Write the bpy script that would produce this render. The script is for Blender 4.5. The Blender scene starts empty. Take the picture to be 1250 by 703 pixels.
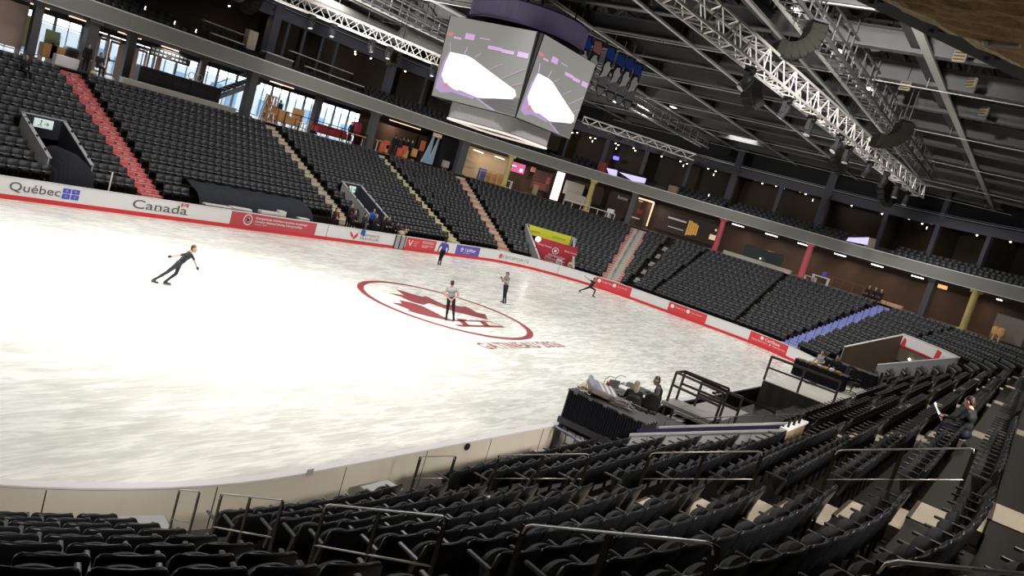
import bpy, bmesh, math, random
import numpy as np
from mathutils import Vector, Matrix
random.seed(7)
C = bpy.context.scene.collection
PI = math.pi
R = math.radians

# ------------------------------------------------------------------ camera
W, H = 1250, 703
CAM = np.array([-31.711, -22.768, 7.002])
YAW, PIT, ROL, FPX = R(58.26430619), R(7.53378702), R(16.71398524), 1023.357
FW = np.array([math.sin(YAW)*math.cos(PIT), math.cos(YAW)*math.cos(PIT), -math.sin(PIT)])
_rt = np.array([math.cos(YAW), -math.sin(YAW), 0.0])
_up = np.cross(_rt, FW)
RT = _rt*math.cos(ROL) + _up*math.sin(ROL)
UP = -_rt*math.sin(ROL) + _up*math.cos(ROL)
cam_d = bpy.data.cameras.new('camera')
cam = bpy.data.objects.new('camera', cam_d)
C.objects.link(cam)
cam.matrix_world = Matrix(((RT[0], UP[0], -FW[0], CAM[0]), (RT[1], UP[1], -FW[1], CAM[1]), (RT[2], UP[2], -FW[2], CAM[2]), (0, 0, 0, 1)))
cam_d.sensor_width = 36
cam_d.lens = FPX/W*36
cam_d.clip_start = .05
cam_d.clip_end = 400
bpy.context.scene.camera = cam

HX, HY, CR = 30.45, 13.02, 9.3          # half length, half width and corner radius of the rink
CX, CY = HX-CR, HY-CR
BH = .94                                # board height

def ray(px):
    d = FW*FPX + RT*(px[0]-W/2) - UP*(px[1]-H/2)
    return d/np.linalg.norm(d)
def at(px, ax, v):
    """the point where the sight line of a photo pixel meets the plane axis=v"""
    d = ray(px)
    return CAM + d*((v-CAM[ax])/d[ax])
def rr(x, y):
    qx, qy = abs(x)-CX, abs(y)-CY
    return math.hypot(max(qx, 0), max(qy, 0)) + min(max(qx, qy), 0) - CR
def off(px, o):
    """... meets the vertical wall that runs round the rink at distance o from the boards"""
    d = ray(px)
    a, b = 15.0, 140.0
    prev = None
    t = a
    while t < b:
        p = CAM + d*t
        v = rr(p[0], p[1])-o
        if prev is not None and prev < 0 <= v:
            lo, hi = t-.1, t
            for _ in range(20):
                m = (lo+hi)/2
                q = CAM+d*m
                if rr(q[0], q[1])-o < 0: lo = m
                else: hi = m
            return CAM+d*lo
        prev = v
        t += .1
    return CAM+d*60
def project(p):
    v = np.asarray(p, float)-CAM
    w = v@FW
    if w < .2: return (-9999, -9999)
    return (W/2+FPX*(v@RT)/w, H/2-FPX*(v@UP)/w)
def in_view(p, m=60):
    x, y = project(p)
    return -m < x < W+m and -m < y < H+m

# ------------------------------------------------------------------ the bowl's coordinates
# seg F far side (t = x), FR far end corner (t = angle), E end (t = y), BR near end corner, N near side, BL near corner by the camera
def frame(seg, t, o):
    """point, tangent (clockwise seen from above) and outward normal"""
    if seg == 'F': return (t, HY+o), (1, 0), (0, 1)
    if seg == 'E': return (HX+o, t), (0, -1), (1, 0)
    if seg == 'N': return (t, -HY-o), (-1, 0), (0, -1)
    cx, cy = {'FR': (CX, CY), 'BR': (CX, -CY), 'BL': (-CX, -CY)}[seg]
    a = R(t); c, s = math.cos(a), math.sin(a)
    return (cx+(CR+o)*c, cy+(CR+o)*s), (s, -c), (c, s)
def to_seg(x, y):
    if x > CX:
        if y > CY: return 'FR', math.degrees(math.atan2(y-CY, x-CX))
        if y < -CY: return 'BR', math.degrees(math.atan2(y+CY, x-CX))
        return 'E', y
    if x < -CX and y < -CY: return 'BL', math.degrees(math.atan2(y+CY, x+CX))
    return ('F', x) if y > 0 else ('N', x)
def seg_m(seg, o): return R(1)*(CR+o) if seg in ('FR', 'BR', 'BL') else 1.0   # metres per unit t
def dirn(seg): return -1 if seg in ('FR', 'BR', 'E', 'N', 'BL') else 1         # clockwise step in t

O1, DR, ZR0, DZ, NROW = 1.12, .80, .63, .371, 13
def zrow(k): return ZR0+DZ*k
ZC = zrow(NROW)                          # concourse level
def zplane(o): return ZR0+DZ*((o-O1)/DR-.5)
OC = O1+DR*NROW

# ------------------------------------------------------------------ materials
MATS = {}
def mat(name, col, rough=.6, spec=.4, metal=0, var=.0, scale=8, emit=0, emit_col=None, bump=0, alpha=None, quiet=True):
    if name in MATS: return MATS[name]
    m = bpy.data.materials.new(name); m.use_nodes = True
    n, l = m.node_tree.nodes, m.node_tree.links
    b = n['Principled BSDF']
    b.inputs['Roughness'].default_value = rough
    b.inputs['Specular IOR Level'].default_value = spec
    b.inputs['Metallic'].default_value = metal
    b.inputs['Base Color'].default_value = (*col, 1)
    if var or bump:
        tc = n.new('ShaderNodeTexCoord'); nz = n.new('ShaderNodeTexNoise')
        nz.inputs['Scale'].default_value = scale; nz.inputs['Detail'].default_value = 4
        l.new(tc.outputs['Object'], nz.inputs['Vector'])
        if var:
            mx = n.new('ShaderNodeMix'); mx.data_type = 'RGBA'
            mx.inputs[6].default_value = (*[c*(1-var) for c in col], 1)
            mx.inputs[7].default_value = (*[min(1, c*(1+var)) for c in col], 1)
            l.new(nz.outputs['Fac'], mx.inputs[0]); l.new(mx.outputs[2], b.inputs['Base Color'])
        if bump:
            bp = n.new('ShaderNodeBump'); bp.inputs['Strength'].default_value = bump
            l.new(nz.outputs['Fac'], bp.inputs['Height']); l.new(bp.outputs['Normal'], b.inputs['Normal'])
    if emit:
        b.inputs['Emission Color'].default_value = (*(emit_col or col), 1)
        b.inputs['Emission Strength'].default_value = emit
        if quiet: m.cycles.emission_sampling = 'NONE'
    MATS[name] = m
    return m
def srgb(r, g, b):
    f = lambda c: (c/255/12.92) if c/255 <= .04045 else ((c/255+.055)/1.055)**2.4
    return (f(r), f(g), f(b))

# ------------------------------------------------------------------ mesh builder
class MB:
    def __init__(self): self.v, self.f, self.m = [], [], []
    def add(self, vs, fs, mi=0):
        n = len(self.v)
        self.v += [tuple(map(float, p)) for p in vs]
        self.f += [tuple(i+n for i in f) for f in fs]
        self.m += [mi]*len(fs)
        return self
    def box(self, c, s, rz=0, mi=0, M=None):
        x, y, z = s[0]/2, s[1]/2, s[2]/2
        vs = [Vector((a, b, d)) for d in (-z, z) for a, b in ((-x, -y), (x, -y), (x, y), (-x, y))]
        T = M if M is not None else Matrix.Rotation(rz, 3, 'Z')
        c = Vector(c)
        return self.add([T @ p + c for p in vs], [(3, 2, 1, 0), (4, 5, 6, 7), (0, 1, 5, 4), (1, 2, 6, 5), (2, 3, 7, 6), (3, 0, 4, 7)], mi)
    def rbox(self, c, s, r=.02, rz=0, mi=0, M=None):
        """box with its edges chamfered"""
        bm = bmesh.new(); bmesh.ops.create_cube(bm, size=1)
        for v in bm.verts: v.co = Vector((v.co.x*s[0], v.co.y*s[1], v.co.z*s[2]))
        bmesh.ops.bevel(bm, geom=bm.edges[:], offset=min(r, min(s)*.45), segments=2, affect='EDGES', profile=.5)
        T = M if M is not None else Matrix.Rotation(rz, 3, 'Z')
        bm.verts.index_update()
        self.add([T @ v.co + Vector(c) for v in bm.verts], [tuple(v.index for v in f.verts) for f in bm.faces], mi)
        bm.free(); return self
    def bar(self, p0, p1, w, h=None, mi=0, up=(0, 0, 1)):
        h = h or w
        p0, p1 = Vector(p0), Vector(p1)
        d = (p1-p0); L = d.length
        if L < 1e-6: return self
        d /= L; u = Vector(up)
        if abs(d.dot(u)) > .98: u = Vector((1, 0, 0))
        s = d.cross(u).normalized(); u = s.cross(d)
        a, b = s*w/2, u*h/2
        vs = [p+q for p in (p0, p1) for q in (-a-b, a-b, a+b, -a+b)]
        return self.add(vs, [(3, 2, 1, 0), (4, 5, 6, 7), (0, 1, 5, 4), (1, 2, 6, 5), (2, 3, 7, 6), (3, 0, 4, 7)], mi)
    def tube(self, pts, r, n=8, mi=0, closed=False):
        pts = [Vector(p) for p in pts]; N = len(pts); rings = []
        rs = r if isinstance(r, (list, tuple)) else [r]*N
        u0 = None
        for i, p in enumerate(pts):
            if closed: d = pts[(i+1) % N]-pts[i-1]
            else: d = pts[min(i+1, N-1)]-pts[max(i-1, 0)]
            d.normalize()
            if u0 is None:
                u0 = Vector((0, 0, 1)) if abs(d.z) < .9 else Vector((1, 0, 0))
            s = d.cross(u0).normalized(); u = s.cross(d).normalized(); u0 = u
            rings.append([p+(s*math.cos(2*PI*k/n)+u*math.sin(2*PI*k/n))*rs[i] for k in range(n)])
        vs = [q for g in rings for q in g]; fs = []
        for i in range(N if closed else N-1):
            j = (i+1) % N
            for k in range(n):
                fs.append((i*n+k, j*n+k, j*n+(k+1) % n, i*n+(k+1) % n))
        if not closed: fs += [tuple(range(n-1, -1, -1)), tuple((N-1)*n+k for k in range(n))]
        return self.add(vs, [f[::-1] for f in fs], mi)
    def lathe(self, prof, c=(0, 0, 0), n=24, mi=0, caps=True):
        vs, fs = [], []
        for r, z in prof:
            for k in range(n): vs.append((c[0]+r*math.cos(2*PI*k/n), c[1]+r*math.sin(2*PI*k/n), c[2]+z))
        for i in range(len(prof)-1):
            for k in range(n): fs.append((i*n+k, i*n+(k+1) % n, (i+1)*n+(k+1) % n, (i+1)*n+k))
        if caps: fs += [tuple(range(n-1, -1, -1)), tuple((len(prof)-1)*n+k for k in range(n))]
        return self.add(vs, fs, mi)
    def prism(self, poly, ext, mi=0):
        """poly: 3-D points of a planar outline, ext: extrusion vector"""
        n = len(poly); a = [Vector(p) for p in poly]; e = Vector(ext)
        vs = a+[p+e for p in a]
        fs = [tuple(range(n)), tuple(range(2*n-1, n-1, -1))]+[(i, n+i, n+(i+1) % n, (i+1) % n) for i in range(n)]
        return self.add(vs, fs, mi)
    def sphere(self, c, r, n=10, mi=0, s=(1, 1, 1)):
        prof = [(max(1e-4, math.sin(PI*i/(n//2+1)))*r, -math.cos(PI*i/(n//2+1))*r) for i in range(n//2+2)]
        k0 = len(self.v); self.lathe(prof, (0, 0, 0), n, mi)
        for i in range(k0, len(self.v)):
            p = self.v[i]; self.v[i] = (p[0]*s[0]+c[0], p[1]*s[1]+c[1], p[2]*s[2]+c[2])
        return self
    def build(self, name, mats, parent=None, smooth=False, fix=True):
        me = bpy.data.meshes.new(name)
        vs = self.v
        if parent is not None:
            Mi = MW[parent.name].inverted(); vs = [tuple(Mi @ Vector(p)) for p in vs]
        me.from_pydata(vs, [], self.f)
        if not isinstance(mats, (list, tuple)): mats = [mats]
        for m in mats: me.materials.append(m)
        if len(mats) > 1: me.polygons.foreach_set('material_index', self.m)
        if fix:
            bm = bmesh.new(); bm.from_mesh(me); bmesh.ops.recalc_face_normals(bm, faces=bm.faces[:]); bm.to_mesh(me); bm.free()
        if smooth: me.polygons.foreach_set('use_smooth', [True]*len(me.polygons))
        me.update()
        o = bpy.data.objects.new(name, me); C.objects.link(o)
        if parent is not None:
            o.parent = parent; MW[o.name] = MW[parent.name]
        else: MW[o.name] = Matrix.Identity(4)
        return o
MW = {}
def tag(o, label, cat, group=None, kind=None):
    o['label'] = label; o['category'] = cat
    if group: o['group'] = group
    if kind: o['kind'] = kind
    return o
def empty(name, loc, label, cat, group=None, rz=0):
    o = bpy.data.objects.new(name, None); C.objects.link(o)
    o.location = loc; o.rotation_euler = (0, 0, rz); o.empty_display_size = .2
    MW[o.name] = Matrix.Translation(Vector(loc)) @ Matrix.Rotation(rz, 4, 'Z')
    return tag(o, label, cat, group)
def struct(o, label=None):
    o['kind'] = 'structure'
    if label: o['label'] = label
    return o
def text_mesh(txt, size, bold=0, shear=0, xs=1, space=1):
    """flat lettering as (verts, faces, width), baseline at 0"""
    cu = bpy.data.curves.new('lettering', 'FONT'); cu.body = txt; cu.size = size; cu.shear = shear; cu.offset = bold
    cu.space_character = space; cu.resolution_u = 3
    o = bpy.data.objects.new('lettering', cu); C.objects.link(o)
    dg = bpy.context.evaluated_depsgraph_get(); dg.update()
    me = bpy.data.meshes.new_from_object(o.evaluated_get(dg))
    vs = [(v.co.x*xs, v.co.y) for v in me.vertices]; fs = [tuple(p.vertices) for p in me.polygons]
    bpy.data.objects.remove(o); bpy.data.curves.remove(cu); bpy.data.meshes.remove(me)
    if not vs: return [], [], 0
    x0 = min(v[0] for v in vs); w = max(v[0] for v in vs)-x0
    return [(v[0]-x0, v[1]) for v in vs], fs, w
def ordinal(n):
    return ['zeroth', 'first', 'second', 'third', 'fourth', 'fifth', 'sixth', 'seventh', 'eighth', 'ninth', 'tenth', 'eleventh', 'twelfth', 'thirteenth', 'fourteenth',
            'fifteenth', 'sixteenth', 'seventeenth', 'eighteenth', 'nineteenth', 'twentieth', 'twenty-first', 'twenty-second', 'twenty-third', 'twenty-fourth', 'twenty-fifth',
            'twenty-sixth', 'twenty-seventh', 'twenty-eighth', 'twenty-ninth', 'thirtieth'][n]
# ================================================================== materials of the place
M_CONC = mat('stand_concrete', (.016, .0122, .0088), .40, .12, var=.5, scale=7, bump=.12)
M_SEATF = mat('seat_fabric', (.012, .012, .014), .6, .3, var=.25, scale=30)
M_SEATP = mat('seat_plastic', (.0115, .012, .0145), .28, .24)
M_ARM = mat('armrest_plastic', (.045, .045, .047), .35, .45)
M_ARMGLINT = mat('armrest_glint', (.30, .30, .30), .3, .5)  # far armrests coloured pale to paint the glints between seats
M_STEEL = mat('dark_steel', (.05, .05, .052), .45, .5, .6)
M_RAIL = mat('rail_paint', (.10, .10, .075), .4, .5, .3)
M_RAILTOP = mat('brushed_rail', (.55, .53, .50), .3, .5, .8)
M_WHITE = mat('board_white', (.78, .76, .77), .35, .4, var=.04, scale=2)
M_RED = mat('board_red', (.63, .035, .045), .45, .4)
M_BEIGE = mat('board_back', (.62, .565, .48), .5, .4, var=.08, scale=1.2)
M_BLACK = mat('black_paint', (.012, .012, .014), .6, .3)
M_CLOTH = mat('black_drape', (.018, .018, .022), .85, .2, var=.3, scale=12)
M_FASC = mat('balcony_fascia', (.25, .245, .225), .6, .3, var=.05, scale=2)
M_TRIMW = mat('fascia_trim', (.72, .70, .70), .4, .5)
M_SOFF = mat('soffit_dark', (.07, .068, .075), .7, .3, var=.2, scale=3)
M_BROWN = mat('concourse_wall', (.075, .045, .032), .6, .4, var=.25, scale=1.5)
M_SUITE = mat('suite_wall', (.040, .030, .022), .6, .3, var=.25, scale=1.2)
M_NAVY = mat('upper_steel', (.075, .08, .105), .55, .4, var=.1, scale=4)
M_ROOF = mat('roof_deck', (.055, .054, .052), .8, .2, var=.25, scale=2)
M_BEAM = mat('roof_beam_paint', (.105, .105, .108), .6, .4, var=.12, scale=2)
M_BEAMD = mat('roof_steel_dark', (.045, .045, .048), .6, .4, var=.2, scale=3)
M_PIPE = mat('roof_pipe_paint', (.50, .49, .47), .45, .4)
M_TRUSS = mat('aluminium_truss', (.80, .76, .74), .35, .5, .35)
M_GREYW = mat('parapet_grey', (.36, .36, .37), .55, .3, var=.08, scale=3)
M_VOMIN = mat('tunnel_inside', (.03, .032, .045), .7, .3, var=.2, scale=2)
M_FLOORB = mat('plain_concrete', (.16, .15, .14), .6, .3, var=.2, scale=2)

# ------------------------------------------------------------------ ice
def ice_material():
    m = bpy.data.materials.new('ice'); m.use_nodes = True
    n, l = m.node_tree.nodes, m.node_tree.links
    b = n['Principled BSDF']
    tc = n.new('ShaderNodeTexCoord')
    def noise(scale, rot, stretch, detail, dist):
        mp = n.new('ShaderNodeMapping'); mp.inputs['Rotation'].default_value = (0, 0, rot); mp.inputs['Scale'].default_value = (stretch[0], stretch[1], 1)
        nz = n.new('ShaderNodeTexNoise'); nz.inputs['Scale'].default_value = scale; nz.inputs['Detail'].default_value = detail; nz.inputs['Distortion'].default_value = dist
        l.new(tc.outputs['Object'], mp.inputs['Vector']); l.new(mp.outputs['Vector'], nz.inputs['Vector'])
        return nz.outputs['Fac']
    def ramp(x, a, c):
        r = n.new('ShaderNodeMapRange'); r.inputs[1].default_value = a; r.inputs[2].default_value = c
        l.new(x, r.inputs[0]); return r.outputs[0]
    def math_(op, a, c):
        q = n.new('ShaderNodeMath'); q.operation = op
        for i, x in enumerate((a, c)):
            if isinstance(x, (int, float)): q.inputs[i].default_value = x
            else: l.new(x, q.inputs[i])
        q.use_clamp = True
        return q.outputs[0]
    patch = ramp(noise(.55, .45, (.5, 1.5), 8, 1.5), .36, .66)
    smear = ramp(noise(1.7, .55, (.35, 2.0), 9, 1.6), .40, .66)
    smear2 = ramp(noise(2.3, -.35, (.35, 2.0), 9, 1.6), .44, .66)
    scr1 = ramp(noise(3.2, .30, (.12, 6.5), 4, 2.2), .55, .68)
    scr2 = ramp(noise(3.0, 1.15, (.12, 6.0), 4, 2.6), .56, .69)
    scr3 = ramp(noise(3.4, -.6, (.10, 7.0), 4, 2.4), .57, .69)
    snow = math_('ADD', math_('MULTIPLY', patch, .30), math_('MULTIPLY', smear, .36))
    snow = math_('ADD', snow, math_('MULTIPLY', smear2, .26))
    snow = math_('ADD', snow, math_('MULTIPLY', scr1, .30))
    snow = math_('ADD', snow, math_('MULTIPLY', scr2, .26))
    snow = math_('ADD', snow, math_('MULTIPLY', scr3, .26))
    mx = n.new('ShaderNodeMix'); mx.data_type = 'RGBA'
    mx.inputs[6].default_value = (.56, .555, .515, 1); mx.inputs[7].default_value = (.90, .895, .855, 1)
    l.new(snow, mx.inputs[0]); l.new(mx.outputs[2], b.inputs['Base Color'])
    rg = n.new('ShaderNodeMapRange'); rg.inputs[3].default_value = .16; rg.inputs[4].default_value = .42
    l.new(snow, rg.inputs[0]); l.new(rg.outputs[0], b.inputs['Roughness'])
    b.inputs['Specular IOR Level'].default_value = .35
    bp = n.new('ShaderNodeBump'); bp.inputs['Strength'].default_value = .05; bp.inputs['Distance'].default_value = .02
    l.new(snow, bp.inputs['Height']); l.new(bp.outputs['Normal'], b.inputs['Normal'])
    return m
M_ICE = ice_material()
def rink_ring(o, n=16):
    pts = []
    for cx, cy, a0 in ((CX, CY, 0), (-CX, CY, 90), (-CX, -CY, 180), (CX, -CY, 270)):
        for i in range(n+1):
            a = R(a0+90*i/n); pts.append((cx+(CR+o)*math.cos(a), cy+(CR+o)*math.sin(a)))
    return pts
ice = MB(); rp = rink_ring(.05); ice.add([(x, y, 0) for x, y in rp], [tuple(range(len(rp)))])
struct(ice.build('floor_ice', M_ICE), 'white scratched ice surface')
# concrete slab round and under the rink
sl = MB(); sl.add([(-60, -50, -.06), (75, -50, -.06), (75, 50, -.06), (-60, 50, -.06)], [(0, 1, 2, 3)])
struct(sl.build('floor', M_FLOORB), 'bare concrete floor around the rink')

# ------------------------------------------------------------------ painted ring, leaf and lettering in the ice
M_INK = mat('ice_paint_red', (.25, .045, .055), .3, .35, var=.35, scale=6)
logo = empty('ice_logo', (0, 0, 0), 'dark red circle with a stylised maple leaf painted in the centre ice', 'logo')
mb = MB(); n = 96
for k in range(n):
    a, c = 2*PI*k/n, 2*PI*(k+1)/n
    mb.add([(r_*math.cos(x), r_*math.sin(x), .004) for r_, x in ((3.97, a), (4.29, a), (4.29, c), (3.97, c))], [(0, 1, 2, 3)])
mb.build('ring', M_INK, logo, fix=False)
mb = MB()
def ipoly(pxs): mb.add([tuple(at(p, 2, .004)) for p in pxs], [tuple(range(len(pxs)))])
g1 = lambda x, y: (430+x/10.342, 335+y/10.342)
g2 = lambda x, y: (540+x/8.065, 360+y/8.065)
ipoly([g1(550, 183), g1(890, 285), g1(925, 268), g1(1150, 378), g2(90, 95), g2(180, 115), g2(235, 112), g2(345, 175), g2(425, 188), g2(447, 245), g2(250, 195), g2(110, 162),
       g1(1150, 420), g1(965, 360), g1(905, 385), g1(750, 345), g1(600, 275), g1(460, 235), g1(655, 262)])
ipoly([g1(590, 322), g1(740, 352), g1(880, 395), g1(1030, 470), g1(1180, 548), g2(120, 250), g2(118, 262), g1(1170, 568), g1(950, 525), g1(700, 460), g1(725, 445), g1(500, 355), g1(630, 366)])
for a, c, w in (((120, 252), (455, 259), 8), ((145, 300), (605, 313), 13), ((450, 257), (600, 311), 6), ((170, 238), (240, 300), 18), ((395, 262), (440, 306), 18), ((170, 236), (240, 246), 10)):
    mb.bar(at(g2(*a), 2, .003), at(g2(*c), 2, .003), w*.02, .002)
mb.build('maple_leaf', M_INK, logo)
vs, fs, w = text_mesh('GATINEAU 2026', .84, bold=.010, space=1.12)
k = 6.55/w
lt = empty('ice_lettering', (-3.85, -5.27, 0), 'dark red place name and year lettered in the ice below the circle', 'lettering')
for nm, word, x0 in (('place_name', 'GATINEAU', 0), ('year', '2026', 1)):
    v2, f2, w2 = text_mesh(word, .84, bold=.018, space=1.12)
    s0 = 0 if x0 == 0 else w-w2
    mb = MB(); mb.add([(-3.85+(s0+x)*k, -5.27+y*1.25, .004) for x, y in v2], f2); mb.build(nm, M_INK, lt, fix=False)

# ------------------------------------------------------------------ dasher boards
def ring_path(o, a='BR', pts=None): return None
def boards_path(o):
    """closed loop round the rink, clockwise from (-CX, HY)"""
    out = []
    N = 24
    for x in np.linspace(-CX, CX, 30)[:-1]: out.append((x, HY+o))
    for i in range(N): a = R(90-90*i/N); out.append((CX+(CR+o)*math.cos(a), CY+(CR+o)*math.sin(a)))
    for y in np.linspace(CY, -CY, 8)[:-1]: out.append((HX+o, y))
    for i in range(N): a = R(-90*i/N); out.append((CX+(CR+o)*math.cos(a), -CY+(CR+o)*math.sin(a)))
    for x in np.linspace(CX, -CX, 30)[:-1]: out.append((x, -HY-o))
    for i in range(N): a = R(-90-90*i/N); out.append((-CX+(CR+o)*math.cos(a), -CY+(CR+o)*math.sin(a)))
    for y in np.linspace(-CY, CY, 8)[:-1]: out.append((-HX-o, y))
    for i in range(N): a = R(180-90*i/N); out.append((-CX+(CR+o)*math.cos(a), CY+(CR+o)*math.sin(a)))
    return out
def sweep(prof, mi=0, mb=None, sel=None):
    """closed profile [(o, z)] carried all the way round the rink"""
    mb = mb or MB(); loops = [boards_path(o) for o, z in prof]; n = len(loops[0]); m = len(prof)
    base = len(mb.v)
    for j in range(m):
        mb.v += [(x, y, prof[j][1]) for x, y in loops[j]]
    for i in range(n):
        k = (i+1) % n
        if sel and not sel(loops[0][i], loops[0][k]): continue
        for j in range(m):
            q = (j+1) % m
            mb.f.append((base+j*n+i, base+j*n+k, base+q*n+k, base+q*n+i)); mb.m.append(mi)
    return mb
brd = empty('dasher_boards', (0, HY, 0), 'white dasher boards with advertising and a red kick strip around the ice', 'boards')
sweep([(0, .2), (0, BH-.03), (.02, BH-.03), (.02, .2)]).build('facing', M_WHITE, brd)
sweep([(-.012, -.02), (-.012, .2), (.02, .2), (.02, -.02)]).build('kick_strip', M_RED, brd)
sweep([(-.015, BH-.03), (-.015, BH), (.17, BH), (.17, BH-.03)]).build('top_cap', mat('board_cap', (.70, .67, .70), .35, .4), brd)
sweep([(.02, -.05), (.02, BH-.03), (.15, BH-.03), (.15, -.05)]).build('back_panel', M_BEIGE, brd)['label'] = 'plain beige back of the boards'
mb = MB()
for seg, t in [('N', x) for x in np.arange(-20, 22, 2.44)]+[('BL', a) for a in range(-175, -92, 15)]:
    p, tg, nm = frame(seg, t, .153); a = math.atan2(tg[1], tg[0])
    mb.box((p[0], p[1], BH/2-.03), (.012, .012, BH-.06), a)
mb.build('panel_seam', M_BLACK, brd)
# arc length along the inner face, clockwise from x=0 on the far side
def board_pt(s, o):
    if s <= CX: return (s, HY+o), (0, 1)
    s -= CX
    if s <= CR*PI/2:
        a = PI/2-s/CR; return (CX+(CR+o)*math.cos(a), CY+(CR+o)*math.sin(a)), (math.cos(a), math.sin(a))
    s -= CR*PI/2
    if s <= 2*CY: return (HX+o, CY-s), (1, 0)
    s -= 2*CY
    a = -s/CR; return (CX+(CR+o)*math.cos(a), -CY+(CR+o)*math.sin(a)), (math.cos(a), math.sin(a))
def board_s(px):
    p = off(px, 0); x, y = p[0], p[1]
    if x <= CX: return x
    if y >= CY: return CX+CR*(PI/2-math.atan2(y-CY, x-CX))
    if y >= -CY: return CX+CR*PI/2+CY-y
    return CX+CR*PI/2+2*CY-CR*math.atan2(y+CY, x-CX)
def ad_panel(mb, s0, s1, z0, z1, o=-.008, mi=0):
    n = max(1, int((s1-s0)/.5))
    for i in range(n):
        a, c = s0+(s1-s0)*i/n, s0+(s1-s0)*(i+1)/n
        pa, pc = board_pt(a, o)[0], board_pt(c, o)[0]
        mb.add([(*pa, z0), (*pc, z0), (*pc, z1), (*pa, z1)], [(0, 1, 2, 3)], mi)
def ad_text(mb, txt, s0, z0, size, width=None, mi=0, o=-.014, bold=0, shear=0):
    vs, fs, w = text_mesh(txt, size, bold, shear)
    k = (width/w) if width else 1
    mb.add([(*board_pt(s0+x*k, o)[0], z0+y) for x, y in vs], fs, mi)
def ad_disc(mb, s, z, r, mi=0, o=-.014, n=16, r_in=0, sq=1):
    for k in range(n):
        a, c = 2*PI*k/n, 2*PI*(k+1)/n
        q = [board_pt(s+rr_*math.cos(x), o)[0]+(z+rr_*math.sin(x)*sq,) for rr_, x in ((r_in, a), (r, a), (r, c), (r_in, c))]
        mb.add(q, [(0, 1, 2, 3)], mi)
def ad_poly(mb, pts, mi=0, o=-.014): mb.add([(*board_pt(s, o)[0], z) for s, z in pts], [tuple(range(len(pts)))], mi)
M_INKG = mat('ad_grey_ink', (.10, .08, .09), .5); M_INKL = mat('ad_light_grey_ink', (.22, .2, .21), .5)
M_ADR = mat('ad_red', (.68, .055, .07), .45, .4); M_ADR2 = mat('ad_red_dull', (.50, .07, .085), .45, .4, var=.25, scale=.7)
M_ADW = mat('ad_white_ink', (.85, .82, .82), .5); M_ADB = mat('ad_blue', (.07, .075, .55), .45); M_ADV = mat('ad_violet', (.12, .09, .48), .45)
def cross_flag(mb, s, z, w, h):
    ad_poly(mb, [(s, z), (s+w, z), (s+w, z+h), (s, z+h)], 1)
    ad_poly(mb, [(s+w*.46, z+h*.2), (s+w*.54, z+h*.2), (s+w*.54, z+h*.8), (s+w*.46, z+h*.8)], 2, -.018)
    ad_poly(mb, [(s+w*.3, z+h*.46), (s+w*.7, z+h*.46), (s+w*.7, z+h*.54), (s+w*.3, z+h*.54)], 2, -.018)
    ad_poly(mb, [(s+w*.5, z+h*.28), (s+w*.63, z+h*.5), (s+w*.5, z+h*.72), (s+w*.37, z+h*.5)], 2, -.018)
# Québec and its four flags
mb = MB(); ad_text(mb, 'Québec', -13.86, .40, .52, 2.12)
for i in (0, 1):
    for j in (0, 1): cross_flag(mb, -11.66+.40*i, .34+.25*j, .35, .21)
o_ = mb.build('sponsor_lettering', [M_INKG, M_ADB, M_ADW], brd, fix=False); o_['label'] = 'grey lettering with four small blue flags'
# Canada with its flag: thin serif-like strokes
mb = MB(); ad_text(mb, 'Canada', -8.32, .36, .60, 2.95)
for s, z, w in ((-7.02, .35, .2), (-6.34, .35, .18), (-6.12, .35, .16), (-5.62, .35, .18), (-5.35, .35, .16), (-5.52, .86, .12)): ad_poly(mb, [(s-w/2, z), (s+w/2, z), (s+w/2, z+.025), (s-w/2, z+.025)], 0)
ad_poly(mb, [(-5.78, .74), (-5.66, .74), (-5.66, .90), (-5.78, .90)], 1); ad_poly(mb, [(-5.48, .74), (-5.36, .74), (-5.36, .90), (-5.48, .90)], 1)
ad_poly(mb, [(-5.57, .76), (-5.51, .82), (-5.57, .88), (-5.63, .82)], 1)
o_ = mb.build('sponsor_lettering', [M_INKG, M_ADR], brd, fix=False); o_['label'] = 'large grey country name with a small red flag'
# championship panel
mb = MB(); ad_panel(mb, -2.72, 3.36, .2, .90)
p_ = mb.build('ad_panel', M_ADR2, brd, fix=False); p_['label'] = 'long dull red championship panel'
mb = MB()
ad_disc(mb, -1.60, .56, .30, r_in=.25); ad_disc(mb, -1.60, .54, .15, n=3); ad_poly(mb, [(-1.72, .46), (-1.48, .46), (-1.54, .70), (-1.60, .62), (-1.66, .70)])
ad_text(mb, 'Championnats nationaux canadiens de patinage', -1.12, .66, .17, 3.75, bold=.002)
ad_text(mb, 'Canadian National Skating Championships', -1.12, .47, .17, 3.4, bold=.002)
ad_text(mb, 'Gatineau 2026', -1.12, .34, .10, .85)
mb.build('lettering', M_ADW, p_, fix=False)
# grey two-line sponsor with a red fox-like mark
mb = MB()
ad_text(mb, 'CORPORATE', 7.15, .56, .21, 1.75); ad_text(mb, 'TRAVELLER', 7.15, .33, .21, 1.75)
ad_poly(mb, [(6.15, .76), (6.40, .62), (6.52, .52), (6.52, .36), (6.32, .44)], 1); ad_poly(mb, [(6.95, .76), (6.60, .50), (6.52, .32), (6.62, .26), (6.88, .44)], 1)
o_ = mb.build('sponsor_lettering', [M_INKL, M_ADR], brd, fix=False); o_['label'] = 'grey two-line sponsor name beside a red folded mark'
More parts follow.
